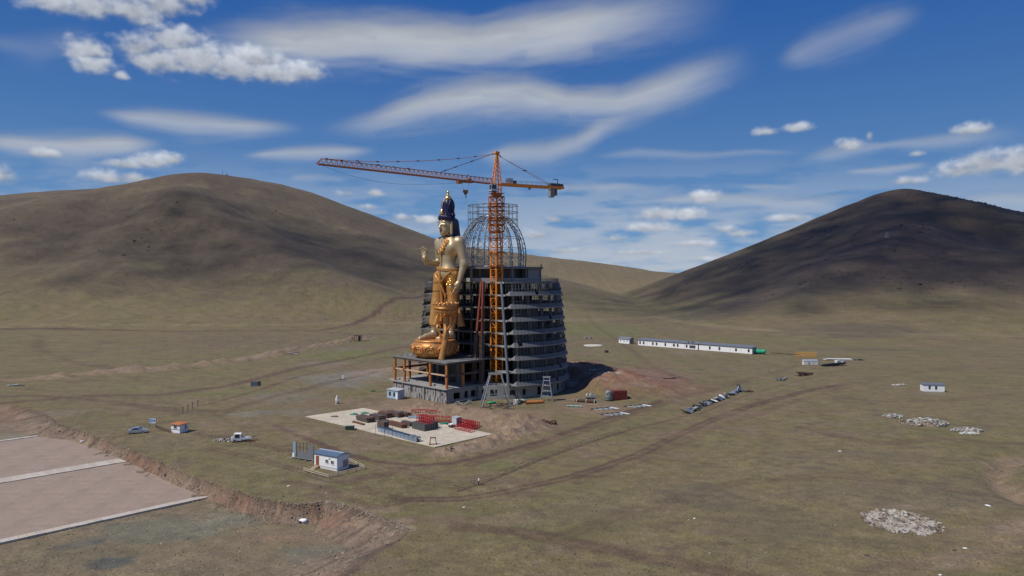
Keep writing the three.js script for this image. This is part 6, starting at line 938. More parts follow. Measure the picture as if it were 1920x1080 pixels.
{ // container, tank, trailer
  const o = simple('shipping_container', 'rusty dark red shipping container on the bare ground east of the temple', 'container', on(1160, 749), 0.2);
  box('shell', o, M.containerRed, 5.0, 3.0, 2.4, 0, 1.6, 0); const rib = new THREE.BoxGeometry(0.14, 2.7, 0.08); for (let k = 0; k < 16; k++) { const m = part('rib', rib, M.containerRed, o); m.position.set(-2.3 + k * 0.31, 1.6, 1.22); } for (const x of [-2.45, 2.45]) for (const z of [-1.15, 1.15]) box('corner_post', o, mat(0.42, 0.16, 0.14, 0.7), 0.16, 3.1, 0.16, x, 1.6, z); box('top_rail', o, mat(0.40, 0.17, 0.15, 0.7), 5.0, 0.12, 0.12, 0, 3.12, 1.16); for (const x of [-2, 2]) box('skid', o, M.steelDark, 0.3, 0.2, 2.3, x, 0.0, 0);
  const t = simple('steel_tank', 'grey ribbed tank standing against the red container', 'tank', on(1141, 751), 0.1); part('shell', new THREE.LatheGeometry([[0.01, 0.1], [1.1, 0.12], [1.35, 0.4], [1.3, 1.6], [1.36, 1.7], [1.2, 1.8], [1.1, 2.9], [0.8, 3.3], [0.01, 3.35]].map(([x, y]) => new THREE.Vector2(x, y)), 28), M.tank, t); part('hatch', new THREE.TorusGeometry(0.5, 0.1, 8, 20).translate(-0.2, 2.3, 1.05), M.steelDark, t); for (const y of [1.0, 2.1]) part('hoop', new THREE.TorusGeometry(1.33 - (y > 2 ? 0.12 : 0), 0.07, 8, 30).rotateX(Math.PI / 2).translate(0, y, 0), M.steelDark, t); box('leg', t, M.steelDark, 0.3, 0.3, 2.2, 0, 0.05, 0);
  const q = simple('steel_pallet', 'low stack of dark steel sections with green edging near the red container', 'stack', on(1098, 754), -0.28); for (let k = 0; k < 6; k++) { box('section', q, k % 2 ? M.rust : M.darkGreen, 6.6, 0.32, 0.35, 0, 0.2 + 0.36 * (k % 2), -0.9 + k * 0.38); } for (const x of [-2.8, 0.3, 3]) box('end_strip', q, M.paleGreen, 0.22, 0.75, 2.5, x, 0.4, 0);
  const m = simple('winch_machine', 'small pale winch machine behind the stack of green-edged sections', 'machine', on(1106, 748), 0.2); box('chassis', m, M.steelDark, 2.6, 0.3, 1.4, 0, 0.3, 0); for (const x of [-0.7, 0.5]) part('hoop', new THREE.TorusGeometry(0.75, 0.16, 10, 24).rotateY(0.5).translate(x, 1.1, 0), M.paleSheet, m); box('motor', m, M.blueSheet, 0.9, 0.8, 0.9, 1.1, 0.8, 0); for (const x of [-0.9, 0.9]) for (const z of [-0.7, 0.7]) part('wheel', new THREE.TorusGeometry(0.22, 0.1, 6, 14).translate(x, 0.25, z), M.rubber, m);
  const gp = simple('flat_pack_stack', 'pale green flat frames lying before the stack of dark sections', 'frames', on(1076, 762), -0.18); for (let k = 0; k < 4; k++) box('panel', gp, M.paleGreen, 4.6, 0.1, 0.42, 0.1 * k, 0.1 + 0.05 * k, -0.9 + k * 0.55); for (const x of [-1.6, 0, 1.5]) box('spacer', gp, M.darkGreen, 0.12, 0.22, 2.2, x, 0.15, 0);
  for (const [u, v, l] of [[1128, 767, 'flat grey steel frame lying nearest the red container'], [1147, 777, 'flat grey steel frame lying lowest on the grass before the container'], [1190, 762, 'flat grey steel frame lying right of the red container']]) { const f = simple('truss_section', l, 'frame', on(u, v), 0.42); bar('chord', f, M.steelDark, V(-3.6, 0.2, -0.6), V(3.6, 0.2, -0.6), 0.24); for (let k = 0; k < 4; k++) bar('rib', f, M.steelGrey, V(-2.4 + k * 1.7, 0.12, -0.6), V(-0.9 + k * 1.7, 0.12, 2.2), 0.16); bar('chord', f, M.steelGrey, V(-1.6, 0.1, 1.2), V(3.6, 0.1, 1.2), 0.16); bar('chord', f, M.steelGrey, V(3.4, 0.2, -0.6), V(5.0, 0.1, 2.0), 0.2); }
  for (const [u, v, n, l] of [[1028, 795, 12, 'dark heap of burnt scrap by the end of the spoil bank'], [1240, 730, 9, 'dark heap of steel offcuts on the red spoil']]) { const f = simple('scrap_heap', l, 'scrap heap', on(u, v), 0.1); for (let k = 0; k < n; k++) bar('piece', f, k % 3 ? M.brownSteel : k % 2 ? M.rust : M.dark, V(rr(-2.2, 2.2), rr(0.05, 0.4), rr(-0.8, 0.8)), V(rr(-2.4, 2.4), rr(0.2, 1.3), rr(-0.8, 0.8)), rr(0.14, 0.5)); }
}

// ---------------------------------------------------------------- steel stored on the yard
const dirS = TURN;
function bundle(u, v, n, w, len, h, m, label, turn = dirS, name = 'steel_bundle') {
  const p = on(u, v); p.y = 0.24; const o = simple(name, label, 'steel stack', p, turn); const rows = Math.max(1, Math.round(h / 0.34)), cols = Math.max(2, Math.round(w / 0.42));
  for (let r = 0; r < rows; r++) for (let k = 0; k < cols; k++) { const l = len * rr(0.86, 1); box('beam', o, hash2(r * 7 + k, u) > 0.75 ? M.steelDark : m, l, 0.30, 0.36, rr(-0.25, 0.25) * len * 0.15, 0.17 + r * 0.34, -w / 2 + (k + 0.5) * w / cols); }
  for (const x of [-len * 0.3, len * 0.3]) box('bearer', o, M.wood, 0.25, 0.1, w, x, -0.02, 0); return o;
}
bundle(685, 791, 0, 2.6, 6.4, 1.5, M.brownSteel, 'largest stack of brown steel beams at the far left of the yard'); bundle(708, 788, 0, 2.2, 5.5, 1.4, M.brownSteel, 'brown steel stack second from the far left of the yard'); bundle(722, 783, 0, 2, 5, 1.3, M.rust, 'rust red steel stack behind the left brown stacks'); bundle(741, 781, 0, 2, 6, 1.2, M.brownSteel, 'dark steel stack with a green sheet at the back of the yard'); bundle(757, 780, 0, 2, 5, 0.9, M.rust, 'low rusty stack nearest the spoil bank at the back of the yard');
bundle(745, 801, 0, 1.6, 7.4, 1.1, M.rust, 'long rust red stack in the middle of the yard'); bundle(764, 799, 0, 1.6, 4.6, 1.0, M.brownSteel, 'short brown stack just left of the dark crates'); bundle(672, 796, 0, 1.0, 6, 0.35, M.rust, 'low spread of rusty bars left of the middle of the yard'); bundle(724, 794, 0, 1.4, 3.4, 0.6, M.brownSteel, 'small brown heap between the left and the middle stacks'); bundle(718, 806, 0, 1.6, 3.4, 2.2, M.brownSteel, 'brown steel heap at the head of the blue beam row');
{ // dark crates with red frames on top
  let k = 0; for (const [u, v] of [[781, 805], [789, 807], [797, 809], [790, 803], [799, 805], [807, 807], [813, 804]]) { const p = on(u, v); p.y = 0.22; const o = simple('dark_crate', ['front corner dark crate of the block under the red frames', 'middle dark crate on the front left face of the block', 'near corner dark crate of the block under the red frames', 'dark crate behind the front corner of the block', 'dark crate in the middle of the block', 'dark crate on the front right face of the block', 'rearmost dark crate of the block under the red frames'][k], 'crate', p, TURN, 'dark crates on the yard'); box('crate_body', o, M.dark, 1.75, 1.75, 1.75, 0, 0.9, 0); for (const x of [-0.7, 0, 0.7]) { box('batten', o, M.slab, 0.14, 1.8, 0.06, x, 0.9, 0.9); box('batten', o, M.slab, 0.06, 1.8, 0.14, 0.9, 0.9, x); } k++; }
}
function redRack(u, v, nx, ny, w, h, y, label, turn = TURN) { const p = on(u, v); p.y = y; const o = simple('pipe_rack', label, 'frame', p, turn); for (let i = 0; i <= nx; i++) for (const z of [-0.7, 0.7]) bar('upright', o, M.redFrame, V(-w / 2 + i * w / nx, 0, z), V(-w / 2 + i * w / nx, h, z), 0.12); for (let j = 0; j <= ny; j++) { for (const z of [-0.7, 0.7]) bar('rail', o, M.redFrame, V(-w / 2, j * h / ny, z), V(w / 2, j * h / ny, z), 0.12); for (let i = 0; i <= nx; i += 2) bar('tie', o, M.redFrame, V(-w / 2 + i * w / nx, j * h / ny, -0.7), V(-w / 2 + i * w / nx, j * h / ny, 0.7), 0.1); } return o; }
redRack(797, 806, 6, 2, 5.4, 1.6, 2.05, 'red steel frame standing on top of the dark crates'); redRack(800, 799, 5, 2, 4.6, 2.6, 0.3, 'red steel frame standing behind the dark crates'); redRack(872, 803, 7, 2, 6.2, 1.9, 0.3, 'tall red steel frame just right of the silver cabinet'); redRack(884, 801, 6, 2, 5.0, 1.5, 0.3, 'red steel frame at the far right of the yard'); redRack(870, 809, 8, 1, 6.6, 1.0, 0.25, 'low red steel frame before the tall one at the right of the yard'); redRack(832, 792, 9, 1, 9, 1.2, 0.5, 'rusty red frame along the foot of the spoil bank', -0.25); redRack(800, 779, 8, 1, 9, 1.0, 0.6, 'rusty red frame at the back edge of the yard', -0.3);
{ const p = on(856, 801); p.y = 0.22; const o = simple('metal_cabinet', 'silver blue metal cabinet between the red frames', 'cabinet', p, TURN); box('cabinet_body', o, M.blueSheet, 2.0, 2.5, 1.7, 0, 1.3, 0); box('cabinet_top', o, M.paleSheet, 2.15, 0.1, 1.85, 0, 2.6, 0); for (const x of [-0.5, 0.5]) { const d = box('door', o, M.paleSheet, 0.94, 2.2, 0.05, x, 1.3, 0.87); } box('side_plate', o, M.greyRoof, 0.05, 2.3, 1.6, 1.02, 1.3, 0); const q = on(846, 803); q.y = 0.22; const w = simple('white_box', 'small white topped box left of the silver cabinet', 'box', q, TURN); box('carcass', w, M.dark, 1.2, 0.7, 1, 0, 0.4, 0); box('lid', w, M.cleanWhite, 1.25, 0.2, 1.05, 0, 0.85, 0); }
{ // row of pale blue beams
  const a = on(713, 810), b = on(786, 831); for (let k = 0; k < 10; k++) { const p = a.clone().lerp(b, (k + 0.5) / 10); p.y = 0.22; const o = simple('blue_beam_stack', k < 8 ? `${ORD[k]} pale blue lattice stack from the pole rig along the yard edge` : k === 8 ? 'rounder blue lattice stack second from the near end of the row' : 'last blue lattice stack at the near end of the row', 'steel stack', p, -Math.atan2(b.z - a.z, b.x - a.x), k < 8 ? 'blue stacks along the yard edge' : null); for (let j = 0; j < 3; j++) { bar('chord', o, M.blueSheet, V(-0.78, 0.15 + 0.42 * j, 0.75), V(0.78, 0.15 + 0.42 * j, 0.75), 0.16); bar('chord', o, M.greyRoof, V(-0.78, 0.15 + 0.42 * j, -0.55), V(0.78, 0.15 + 0.42 * j, -0.55), 0.16); } for (let i = 0; i < 4; i++) { bar('lacing', o, M.paleSheet, V(-0.7 + i * 0.42, 0.1, 0.75), V(-0.55 + i * 0.42, 1.05, 0.75), 0.13); bar('cross_piece', o, M.blueRoof, V(-0.6 + i * 0.4, 1.1, 0.75), V(-0.6 + i * 0.4, 1.1, -0.55), 0.16); } box('deck_plate', o, M.blueRoof, 1.5, 0.06, 1.2, 0, 0.62, 0.1); if (k > 7) part('hoop', new THREE.TorusGeometry(0.6, 0.14, 8, 20).rotateX(Math.PI / 2).translate(0, 1.2, 0), M.greyRoof, o); }
  const f = on(704, 818); f.y = 0.2; const g = simple('pole_rig', 'thin pole frame standing over the head of the blue beam row', 'frame', f, TURN); for (const [x, z] of [[0, 0], [4, 0], [4, -2.4]]) rod('pole', g, M.steelDark, V(x, 0, z), V(x, 2.8, z), 0.08); bar('top_bar', g, M.steelDark, V(0, 2.8, 0), V(4, 2.8, 0), 0.07);
}
{ const p = on(812, 835); p.y = 0.22; const o = simple('red_stand', 'dark red steel stand on the near corner of the yard', 'stand', p, 0.15); for (const x of [-0.8, 0.8]) { bar('post', o, M.redSteel, V(x, 0, 0.3), V(x * 0.75, 1.6, 0), 0.18); bar('post', o, M.redSteel, V(x, 0, -0.5), V(x * 0.75, 1.6, 0), 0.18); bar('foot', o, M.redSteel, V(x, 0.08, 0.7), V(x, 0.08, -0.8), 0.18); } bar('top_bar', o, M.redSteel, V(-0.7, 1.6, 0), V(0.7, 1.6, 0), 0.24); bar('low_bar', o, M.redSteel, V(-1, 0.15, 0.4), V(1, 0.15, 0.4), 0.16); const q = on(824, 833); q.y = 0.25; const r = simple('loose_track_rail', 'white rail lying beside the dark red stand', 'rail', q, 0.05); bar('rail_head', r, M.cleanWhite, V(-0.9, 0.1, 0), V(0.9, 0.1, 0), 0.12); bar('rail_foot', r, M.paleSheet, V(-0.9, 0.02, 0), V(0.9, 0.02, 0), 0.05, 0.26); }
{ const o = simple('green_bin', 'dark green low bin on the grass at the left edge of the yard', 'bin', on(656, 806), 0.1); box('bin_body', o, M.darkGreen, 2.3, 0.9, 1.2, 0, 0.5, 0); box('bin_lid', o, M.darkGreen, 2.4, 0.1, 1.3, 0, 0.98, 0); bar('board', o, M.wood, V(-3.0, 0.12, 0.2), V(-1.2, 0.12, 0.1), 0.1, 0.25); bar('board', o, M.wood, V(1.2, 0.12, 0), V(2.4, 0.1, 0.1), 0.1, 0.3); }
for (const [u, v, l] of [[664, 779, 'green sheet on the bare concrete at the far left of the yard'], [684, 777, 'small green sheet behind the largest brown stack'], [736, 778, 'green sheet thrown over the dark steel at the back of the yard'], [833, 796, 'dark green sheet between the crates and the white box']]) { const p = on(u, v); p.y = 0.24; const o = simple('green_sheet', l, 'tarpaulin', p, rr(0, 1)); const g = new THREE.SphereGeometry(1, 18, 10, 0, Math.PI * 2, 0, Math.PI / 2).scale(1.35, 0.35, 0.7); const q = g.attributes.position; for (let i = 0; i < q.count; i++) q.setY(i, q.getY(i) * (1 + 0.6 * fbm(q.getX(i) * 2 + u, q.getZ(i) * 2, 2))); g.computeVertexNormals(); part('sheet', g, M.green, o); }
{ const p = on(628, 783); p.y = 0.22; const o = simple('soil_heap', 'small dark heap alone on the bare left corner of the yard', 'heap', p, 0); const g = new THREE.SphereGeometry(1, 22, 10, 0, Math.PI * 2, 0, Math.PI / 2).scale(1.3, 0.3, 0.7); const q = g.attributes.position; for (let i = 0; i < q.count; i++) { const k = 1 + 0.35 * fbm(q.getX(i) * 2, q.getZ(i) * 2, 3); q.setXYZ(i, q.getX(i) * k, q.getY(i) * k, q.getZ(i) * k); } g.computeVertexNormals(); part('heap', g, mat(0.12, 0.08, 0.06, 0.95), o); }
{ const p = on(778, 785); p.y = 0.24; const o = simple('grey_sheet_stack', 'flat stack of pale grey sheets at the back of the yard', 'stack', p, 0.0); for (let k = 0; k < 4; k++) box('sheet', o, k % 2 ? M.blueSheet : M.paleSheet, 4.0, 0.1, 1.2, 0.05 * k, 0.1 + k * 0.13, 0); }

// ---------------------------------------------------------------- east side: scrap lines and stores
{
  const a = on(1288, 775), b = on(1388, 733);
  for (let k = 0; k < 26; k++) {
    const t = k / 25, p = a.clone().lerp(b, t); p.x += rr(-0.5, 0.5); p.z += rr(-0.9, 0.9); p.y = groundY(p.x, p.z);
    const o = simple('scrap_sheet', `${ORD[k]} bent metal sheet from the lower end of the long scrap row`, 'scrap sheet', p, rr(0, 3.1), 'bent sheets in the scrap row'); const g = new THREE.PlaneGeometry(rr(1.5, 3.0), rr(1.1, 2.2), 5, 3); const q = g.attributes.position; for (let i = 0; i < q.count; i++) q.setZ(i, 0.25 * fbm(q.getX(i) * 1.2 + k * 5, q.getY(i) * 1.2, 2)); g.computeVertexNormals();
    const m = part('sheet', g, [M.blueSheet, M.paleSheet, M.steelDark, M.cleanWhite, M.greyRoof, M.blueRoof, M.paleWood][Math.floor(rand() * 7)], o); m.rotation.set(-rr(0.3, 1.5), rr(-0.4, 0.4), rr(-0.5, 0.5)); m.position.y = rr(0.3, 0.75); bar('edge_bar', o, M.steelDark, V(-0.8, 0.1, 0.2), V(0.8, rr(0.1, 0.8), -0.1), 0.1);
  }
  for (const [k, [t, l]] of [[0.1, 'tangle of pale scrap low in the scrap row'], [0.32, 'tangle of pale scrap below the middle of the scrap row'], [0.55, 'tangle of pale scrap above the middle of the scrap row'], [0.8, 'tangle of pale scrap high in the scrap row']].entries()) { const p = a.clone().lerp(b, t); p.y = groundY(p.x, p.z); const f = simple('scrap_heap', l, 'scrap heap', p, 0.5); for (let i = 0; i < 12; i++) bar('piece', f, [M.paleSheet, M.blueSheet, M.paleWood, M.steelDark][(i + k) % 4], V(rr(-2.6, 2.6), rr(0.05, 0.5), rr(-0.9, 0.9)), V(rr(-2.6, 2.6), rr(0.2, 1.3), rr(-0.9, 0.9)), rr(0.14, 0.45)); }
  const o = simple('leaning_board', 'dark and white boards propped at the top end of the scrap row', 'boards', on(1386, 733), 0.4); const m = box('board', o, M.dark, 1.4, 2.4, 0.12, 0, 1.1, 0); m.rotation.x = -0.4; const n = box('board', o, M.cleanWhite, 0.35, 2.0, 0.1, -0.8, 1.0, 0.2); n.rotation.z = -0.5; const s = box('board', o, M.blueRoof, 1.6, 1.0, 0.1, 0.2, 0.6, 0.8); s.rotation.x = -0.8;
  const pile = (name, label, u, v, n, ms, len, wid, hgt, turn) => { const f = simple(name, label, 'scrap heap', on(u, v), turn); for (let k = 0; k < n; k++) bar('piece', f, ms[k % ms.length], V(rr(-len, len), rr(0.05, hgt * 0.5), rr(-wid, wid)), V(rr(-len, len), rr(0.1, hgt), rr(-wid, wid)), rr(0.1, 0.3)); return f; };
  pile('scrap_heap', 'brown scrap just above the top end of the scrap row', 1402, 735, 8, [M.brownSteel, M.rust], 2.4, 0.7, 0.8, 0.3); pile('scrap_heap', 'blue and white sheet scrap left of the dark red scrap', 1466, 714, 12, [M.blueRoof, M.paleSheet, M.steelDark], 2.6, 0.8, 1.3, 0.4); pile('scrap_heap', 'dark red scrap line between the blue scrap and the black beams', 1508, 704, 26, [M.rust, M.brownSteel, M.redSteel], 5.6, 1.0, 1.7, 0.55); pile('scrap_heap', 'low rusty bars trailing from the green tank', 1468, 664, 16, [M.brownSteel, M.redSteel, M.rust], 8, 0.8, 0.7, -0.5); pile('scrap_heap', 'small scatter beyond the white panel stack', 1612, 676, 9, [M.steelDark, M.green, M.rust], 3.5, 0.7, 0.9, 0); pile('scrap_heap', 'dark scrap with white bits on the grass left of the temple', 549, 664, 10, [M.dark, M.brownSteel, M.cleanWhite], 3.4, 0.7, 0.9, 0); pile('scrap_heap', 'grey scrap in the earthworks at the left edge', 30, 724, 10, [M.paleSheet, M.steelDark], 3.2, 0.8, 0.8, 0.2);
  const y = simple('yellow_lattice', 'yellow lattice crane sections lying beyond the barracks', 'lattice', on(1512, 669), -0.28); for (let k = 0; k < 7; k++) { for (const [yy, z] of [[0, -0.9], [0, 0.9], [1.9, -0.9], [1.9, 0.9]]) bar('chord', y, M.yellowFrame, V(-5 + k * 1.4, 0.3 + yy, z), V(-3.6 + k * 1.4, 0.3 + yy, z), 0.13); for (const z of [-0.9, 0.9]) { bar('lacing', y, M.yellowFrame, V(-5 + k * 1.4, 0.3, z), V(-3.6 + k * 1.4, 2.2, z), 0.09); bar('lacing', y, M.yellowFrame, V(-5 + k * 1.4, 0.3, z), V(-5 + k * 1.4, 2.2, z), 0.09); } }
  const t = simple('green_tank', 'long green tank lying at the east end of the barracks', 'tank', on(1423, 664), -0.2); part('shell', new THREE.CapsuleGeometry(1.15, 4.8, 8, 20).rotateZ(Math.PI / 2).translate(0, 1.35, 0), M.brightGreen, t); for (const x of [-1.6, 1.6]) box('saddle', t, M.steelDark, 0.5, 0.7, 2.0, x, 0.3, 0); part('manhole', new THREE.CylinderGeometry(0.4, 0.4, 0.4, 16).translate(0.4, 2.6, 0), M.green, t);
  const w = simple('panel_stack', 'flat stack of white panels beyond the black beams', 'stack', on(1570, 675), -0.12); for (let k = 0; k < 4; k++) box('panel', w, k % 2 ? M.white : M.paleEdge, 13.5 - k * 0.7, 0.14, 3.0, k * 0.25, 0.12 + k * 0.17, 0, 0.015 * k);
  for (let k = 0; k < 6; k++) { const p = on(1510 + (k % 3) * 9, 684 - (k > 2 ? 2 : 0)); const o2 = simple('white_block', `${ORD[k % 3]} white block from the left in the ${k > 2 ? 'rear' : 'front'} row left of the black beams`, 'block', p, 0.1, 'white blocks left of the black beams'); box('block_body', o2, M.white, 2.2, 1.8, 1.8, 0, 0.95, 0); box('wrap', o2, M.paleSheet, 2.3, 0.35, 1.9, 0, 1.75, 0); box('pallet', o2, M.wood, 2.2, 0.16, 1.8, 0, 0.02, 0); }
  const bb = simple('black_beam_stack', 'stack of long black beams beside the white blocks', 'stack', on(1562, 686), 0.42); for (let k = 0; k < 9; k++) bar('beam', bb, k % 3 ? M.black : M.steelDark, V(-6.5 + rr(-0.8, 0.8), 0.25 + 0.3 * (k % 3), -1.2 + 0.3 * k), V(6.5 + rr(-0.8, 0.8), 0.7 + 0.3 * (k % 3), -1.2 + 0.3 * k), 0.3); for (const x of [-3, 3]) box('bearer', bb, M.wood, 0.3, 0.3, 3, x, 0.05, 0); box('white_bag', bb, M.white, 2.0, 1.2, 1.4, 3.6, 1.7, -0.8); box('white_bag', bb, M.paleSheet, 1.6, 1.0, 1.2, 6.0, 1.5, 0.2);
}
// ---------------------------------------------------------------- rubble, stones, small things
function rubble(label, u, v, lx, lz, h, n, ms, seed) {
  const r0 = rng(seed), p = on(u, v), o = simple('rubble_pile', label, 'rubble', p, 0); const per = ms.map(() => []);
  const core = new THREE.SphereGeometry(1, 26, 10, 0, Math.PI * 2, 0, Math.PI / 2).scale(lx * 0.92, h * 0.85, lz * 0.92), q = core.attributes.position; for (let i = 0; i < q.count; i++) { const k = 1 + 0.25 * fbm(q.getX(i) * 0.6 + seed, q.getZ(i) * 0.8, 3); q.setXYZ(i, q.getX(i) * k, q.getY(i) * k - 0.06, q.getZ(i) * k); } core.computeVertexNormals(); if (h > 0.2) part('heap_core', core, mat(0.20, 0.155, 0.115, 0.95), o);
  for (let k = 0; k < n; k++) { const a = r0() * 6.28, d = Math.sqrt(r0()), x = Math.cos(a) * d * lx, z = Math.sin(a) * d * lz, y = h * Math.sqrt(Math.max(0, 1 - d * d)) * 0.85, s = 0.12 + 0.34 * r0() * r0(); const g = new THREE.DodecahedronGeometry(s, 0).scale(1 + r0(), 0.4 + 0.6 * r0(), 0.7 + 0.6 * r0()).rotateX(r0() * 3).rotateY(r0() * 3).translate(x, y + s * 0.2, z); per[Math.floor(r0() * ms.length)].push(g); }
  per.forEach((g, i) => { if (g.length) part('rubble_chunks', mergeGeometries(g), ms[i], o).userData.kind = 'stuff'; });
}
const chunkM = [mat(0.34, 0.35, 0.35, 0.9), mat(0.20, 0.22, 0.24, 0.9), mat(0.40, 0.37, 0.33, 0.9), mat(0.15, 0.125, 0.10, 0.9), mat(0.52, 0.52, 0.5, 0.9), mat(0.27, 0.21, 0.16, 0.9)];
rubble('largest heap of grey rubble on the eastern grass', 1738, 795, 5.6, 4.0, 1.5, 330, chunkM, 5); rubble('small pale rubble heap left of the largest heap', 1676, 782, 3.2, 2.0, 0.8, 120, chunkM, 9); rubble('flat rubble heap right of the largest heap', 1812, 808, 4.2, 2.2, 0.7, 130, chunkM, 12); rubble('thin strip of rubble left of the lone hut', 1686, 722, 3.0, 1.1, 0.15, 90, chunkM, 21); rubble('sandy heap between the pale rubble heaps', 1705, 793, 3.4, 2.4, 0.7, 60, [chunkM[5], chunkM[3]], 31); rubble('white lime streak below the flat rubble heap', 1818, 813, 2.8, 0.6, 0.12, 60, [chunkM[4]], 33); rubble('broken concrete bits strewn over the torn pale patch', 1690, 979, 6.2, 6.0, 0.16, 420, [chunkM[2], chunkM[5], chunkM[3]], 51); rubble('row of grey stones by the small truck', 420, 827, 2.8, 0.9, 0.5, 80, chunkM, 35); rubble('white lime rubble on the far spoil', 1125, 695, 4, 1.4, 0.3, 80, [chunkM[4], chunkM[2]], 37);
{ const o = simple('stone_figure', 'small pale carved figure standing on the gravel left of the yard', 'sculpture', on(632, 757), 0.3); part('plinth', new THREE.CylinderGeometry(0.55, 0.7, 0.7, 8).translate(0, 0.3, 0), M.concrete, o); part('figure', net(blend(0.2, limb([0, 0.6, 0], [0, 1.7, 0], 0.5, 0.38), ball([0, 2.25, 0.05], [0.26, 0.32, 0.28]), limb([-0.42, 1.65, 0], [-0.3, 1.0, 0.35], 0.15, 0.12), limb([0.42, 1.65, 0], [0.3, 1.0, 0.35], 0.15, 0.12), limb([0, 2.4, 0], [0, 2.75, 0], 0.12, 0.04)), [-1, 0.1, -0.9], [1, 3, 0.9], 0.06), M.white, o); }
{ const o = simple('white_post_box', 'small white box on the gravel beyond the carved figure', 'box', on(643, 711), 0.2); box('box_body', o, M.cleanWhite, 0.8, 1.3, 0.7, 0, 0.7, 0); box('box_foot', o, M.dark, 2.0, 0.16, 0.8, -0.3, 0.08, 0.3); }
{ const o = simple('timber_shed', 'dark open timber frame on the grass beyond the temple terrace', 'frame', on(671, 640), 0.25); for (const x of [-2.2, -1.0, 0.3, 1.6, 2.2]) for (const z of [-0.9, 0.9]) bar('post', o, M.brownSteel, V(x, 0, z), V(x, 3.6, z), 0.26); for (const z of [-0.9, 0.9]) bar('rail', o, M.brownSteel, V(-2.3, 3.6, z), V(2.3, 3.6, z), 0.28); box('panel', o, M.dark, 1.4, 3.2, 0.12, 1.0, 1.7, 0.6); for (let k = 0; k < 5; k++) bar('fallen_bar', o, M.rust, V(2.5 + k * 0.8, 0.1, rr(-0.6, 0.6)), V(4.0 + k * 0.8, rr(0.1, 0.5), rr(-0.6, 0.6)), 0.16); }
{ const o = simple('dark_barrel', 'small dark barrel on the grass below the round pad', 'barrel', on(1137, 661), 0.3); part('shell', new THREE.CylinderGeometry(0.75, 0.75, 1.9, 18).rotateZ(Math.PI / 2).translate(0, 0.75, 0), M.brownSteel, o); for (const x of [-0.5, 0.5]) part('hoop', new THREE.TorusGeometry(0.77, 0.05, 6, 20).rotateY(Math.PI / 2).translate(x, 0.75, 0), M.steelDark, o); }
for (const [u, v, l] of [[1098, 636, 'low pale cairn behind the round pad'], [1107, 635, 'taller pale cairn behind the round pad']]) { const o = simple('stone_cairn', l, 'cairn', on(u, v), 0); for (let k = 0; k < 5; k++) part('stone', new THREE.DodecahedronGeometry(0.9 - k * 0.13, 0).scale(1.2, 0.6, 1).rotateY(k).translate(rr(-0.2, 0.2), 0.4 + k * 0.5, 0), k % 2 ? M.paleEdge : M.concrete, o); }
{ const o = simple('white_bin_bag', 'white and dark blue bundle lying at the foot of the sandy bank', 'bundle', on(568, 980), -0.3); part('bag', net(blend(0.25, ball([0, 0.35, 0], [0.75, 0.38, 0.45]), ball([0.5, 0.5, 0.1], [0.4, 0.3, 0.35])), [-1, -0.2, -0.8], [1.2, 1.1, 0.8], 0.06), M.cleanWhite, o); part('dark_cloth', net(blend(0.2, ball([0.85, 0.2, 0.35], [0.5, 0.25, 0.3]), ball([-0.3, 0.25, 0.45], [0.35, 0.2, 0.2])), [-0.9, -0.2, -0.2], [1.6, 0.7, 0.9], 0.06), mat(0.03, 0.05, 0.09, 0.8), o); }
{ const o = simple('leaning_branch', 'dark bent stump on the yard berm', 'stump', on(846, 848), 0.4); part('trunk', tube([V(0, -0.2, 0), V(0.1, 0.6, 0), V(-0.2, 1.1, 0.1), V(0.3, 1.5, 0)], 0.16, 14, 8), M.brownSteel, o); part('limb', tube([V(0.05, 0.7, 0), V(0.5, 0.9, 0.1), V(0.7, 0.4, 0.2)], 0.12, 10, 7), M.brownSteel, o); }
{ const o = simple('stone_marker', 'pale square cairn on the shoulder of the dark hill', 'cairn', (() => { const x = (1663 - 960) / FOCAL * 735; return V(x, groundY(x, -735), -735); })(), 0.3); part('block', new THREE.CylinderGeometry(1.5, 2.4, 5.2, 6).translate(0, 2.4, 0), M.concrete, o); part('cap', new THREE.ConeGeometry(1.6, 1.2, 6).translate(0, 5.5, 0), M.slab, o); }
for (const [u, hgt, l] of [[419, 9, 'thin mast on the top of the broad hill'], [426, 6, 'squat hut and mast on the top of the broad hill']]) { const x = (u - 960) / FOCAL * 1130, o = simple('hilltop_mast', l, 'mast', V(x, groundY(x, -1130), -1130), 0); rod('pole', o, M.steelDark, V(0, -1, 0), V(0, hgt, 0), 0.5); box('foot', o, M.slab, 3, 3.4, 3, 0.6, 0.8, 0); }
for (const [u, v, s] of [[1575, 846, 0.3], [1582, 843, 0.25], [1790, 1032, 0.3], [1810, 1028, 0.24], [1625, 1042, 0.3], [1763, 1078, 0.2], [870, 951, 0.2], [1852, 948, 0.35], [600, 913, 0.3], [541, 911, 0.24], [1878, 884, 0.28], [1302, 972, 0.2], [1334, 858, 0.18], [1333, 895, 0.16], [154, 827, 0.35], [298, 878, 0.3]]) { const o = simple('litter', 'scrap of pale litter lying on the ground', 'litter', on(u, v), rr(0, 3), 'scraps of litter'); const g = new THREE.DodecahedronGeometry(s, 0).scale(1.6, 0.5, 0.9); part('piece', g, rand() > 0.3 ? M.cleanWhite : M.dark, o); }

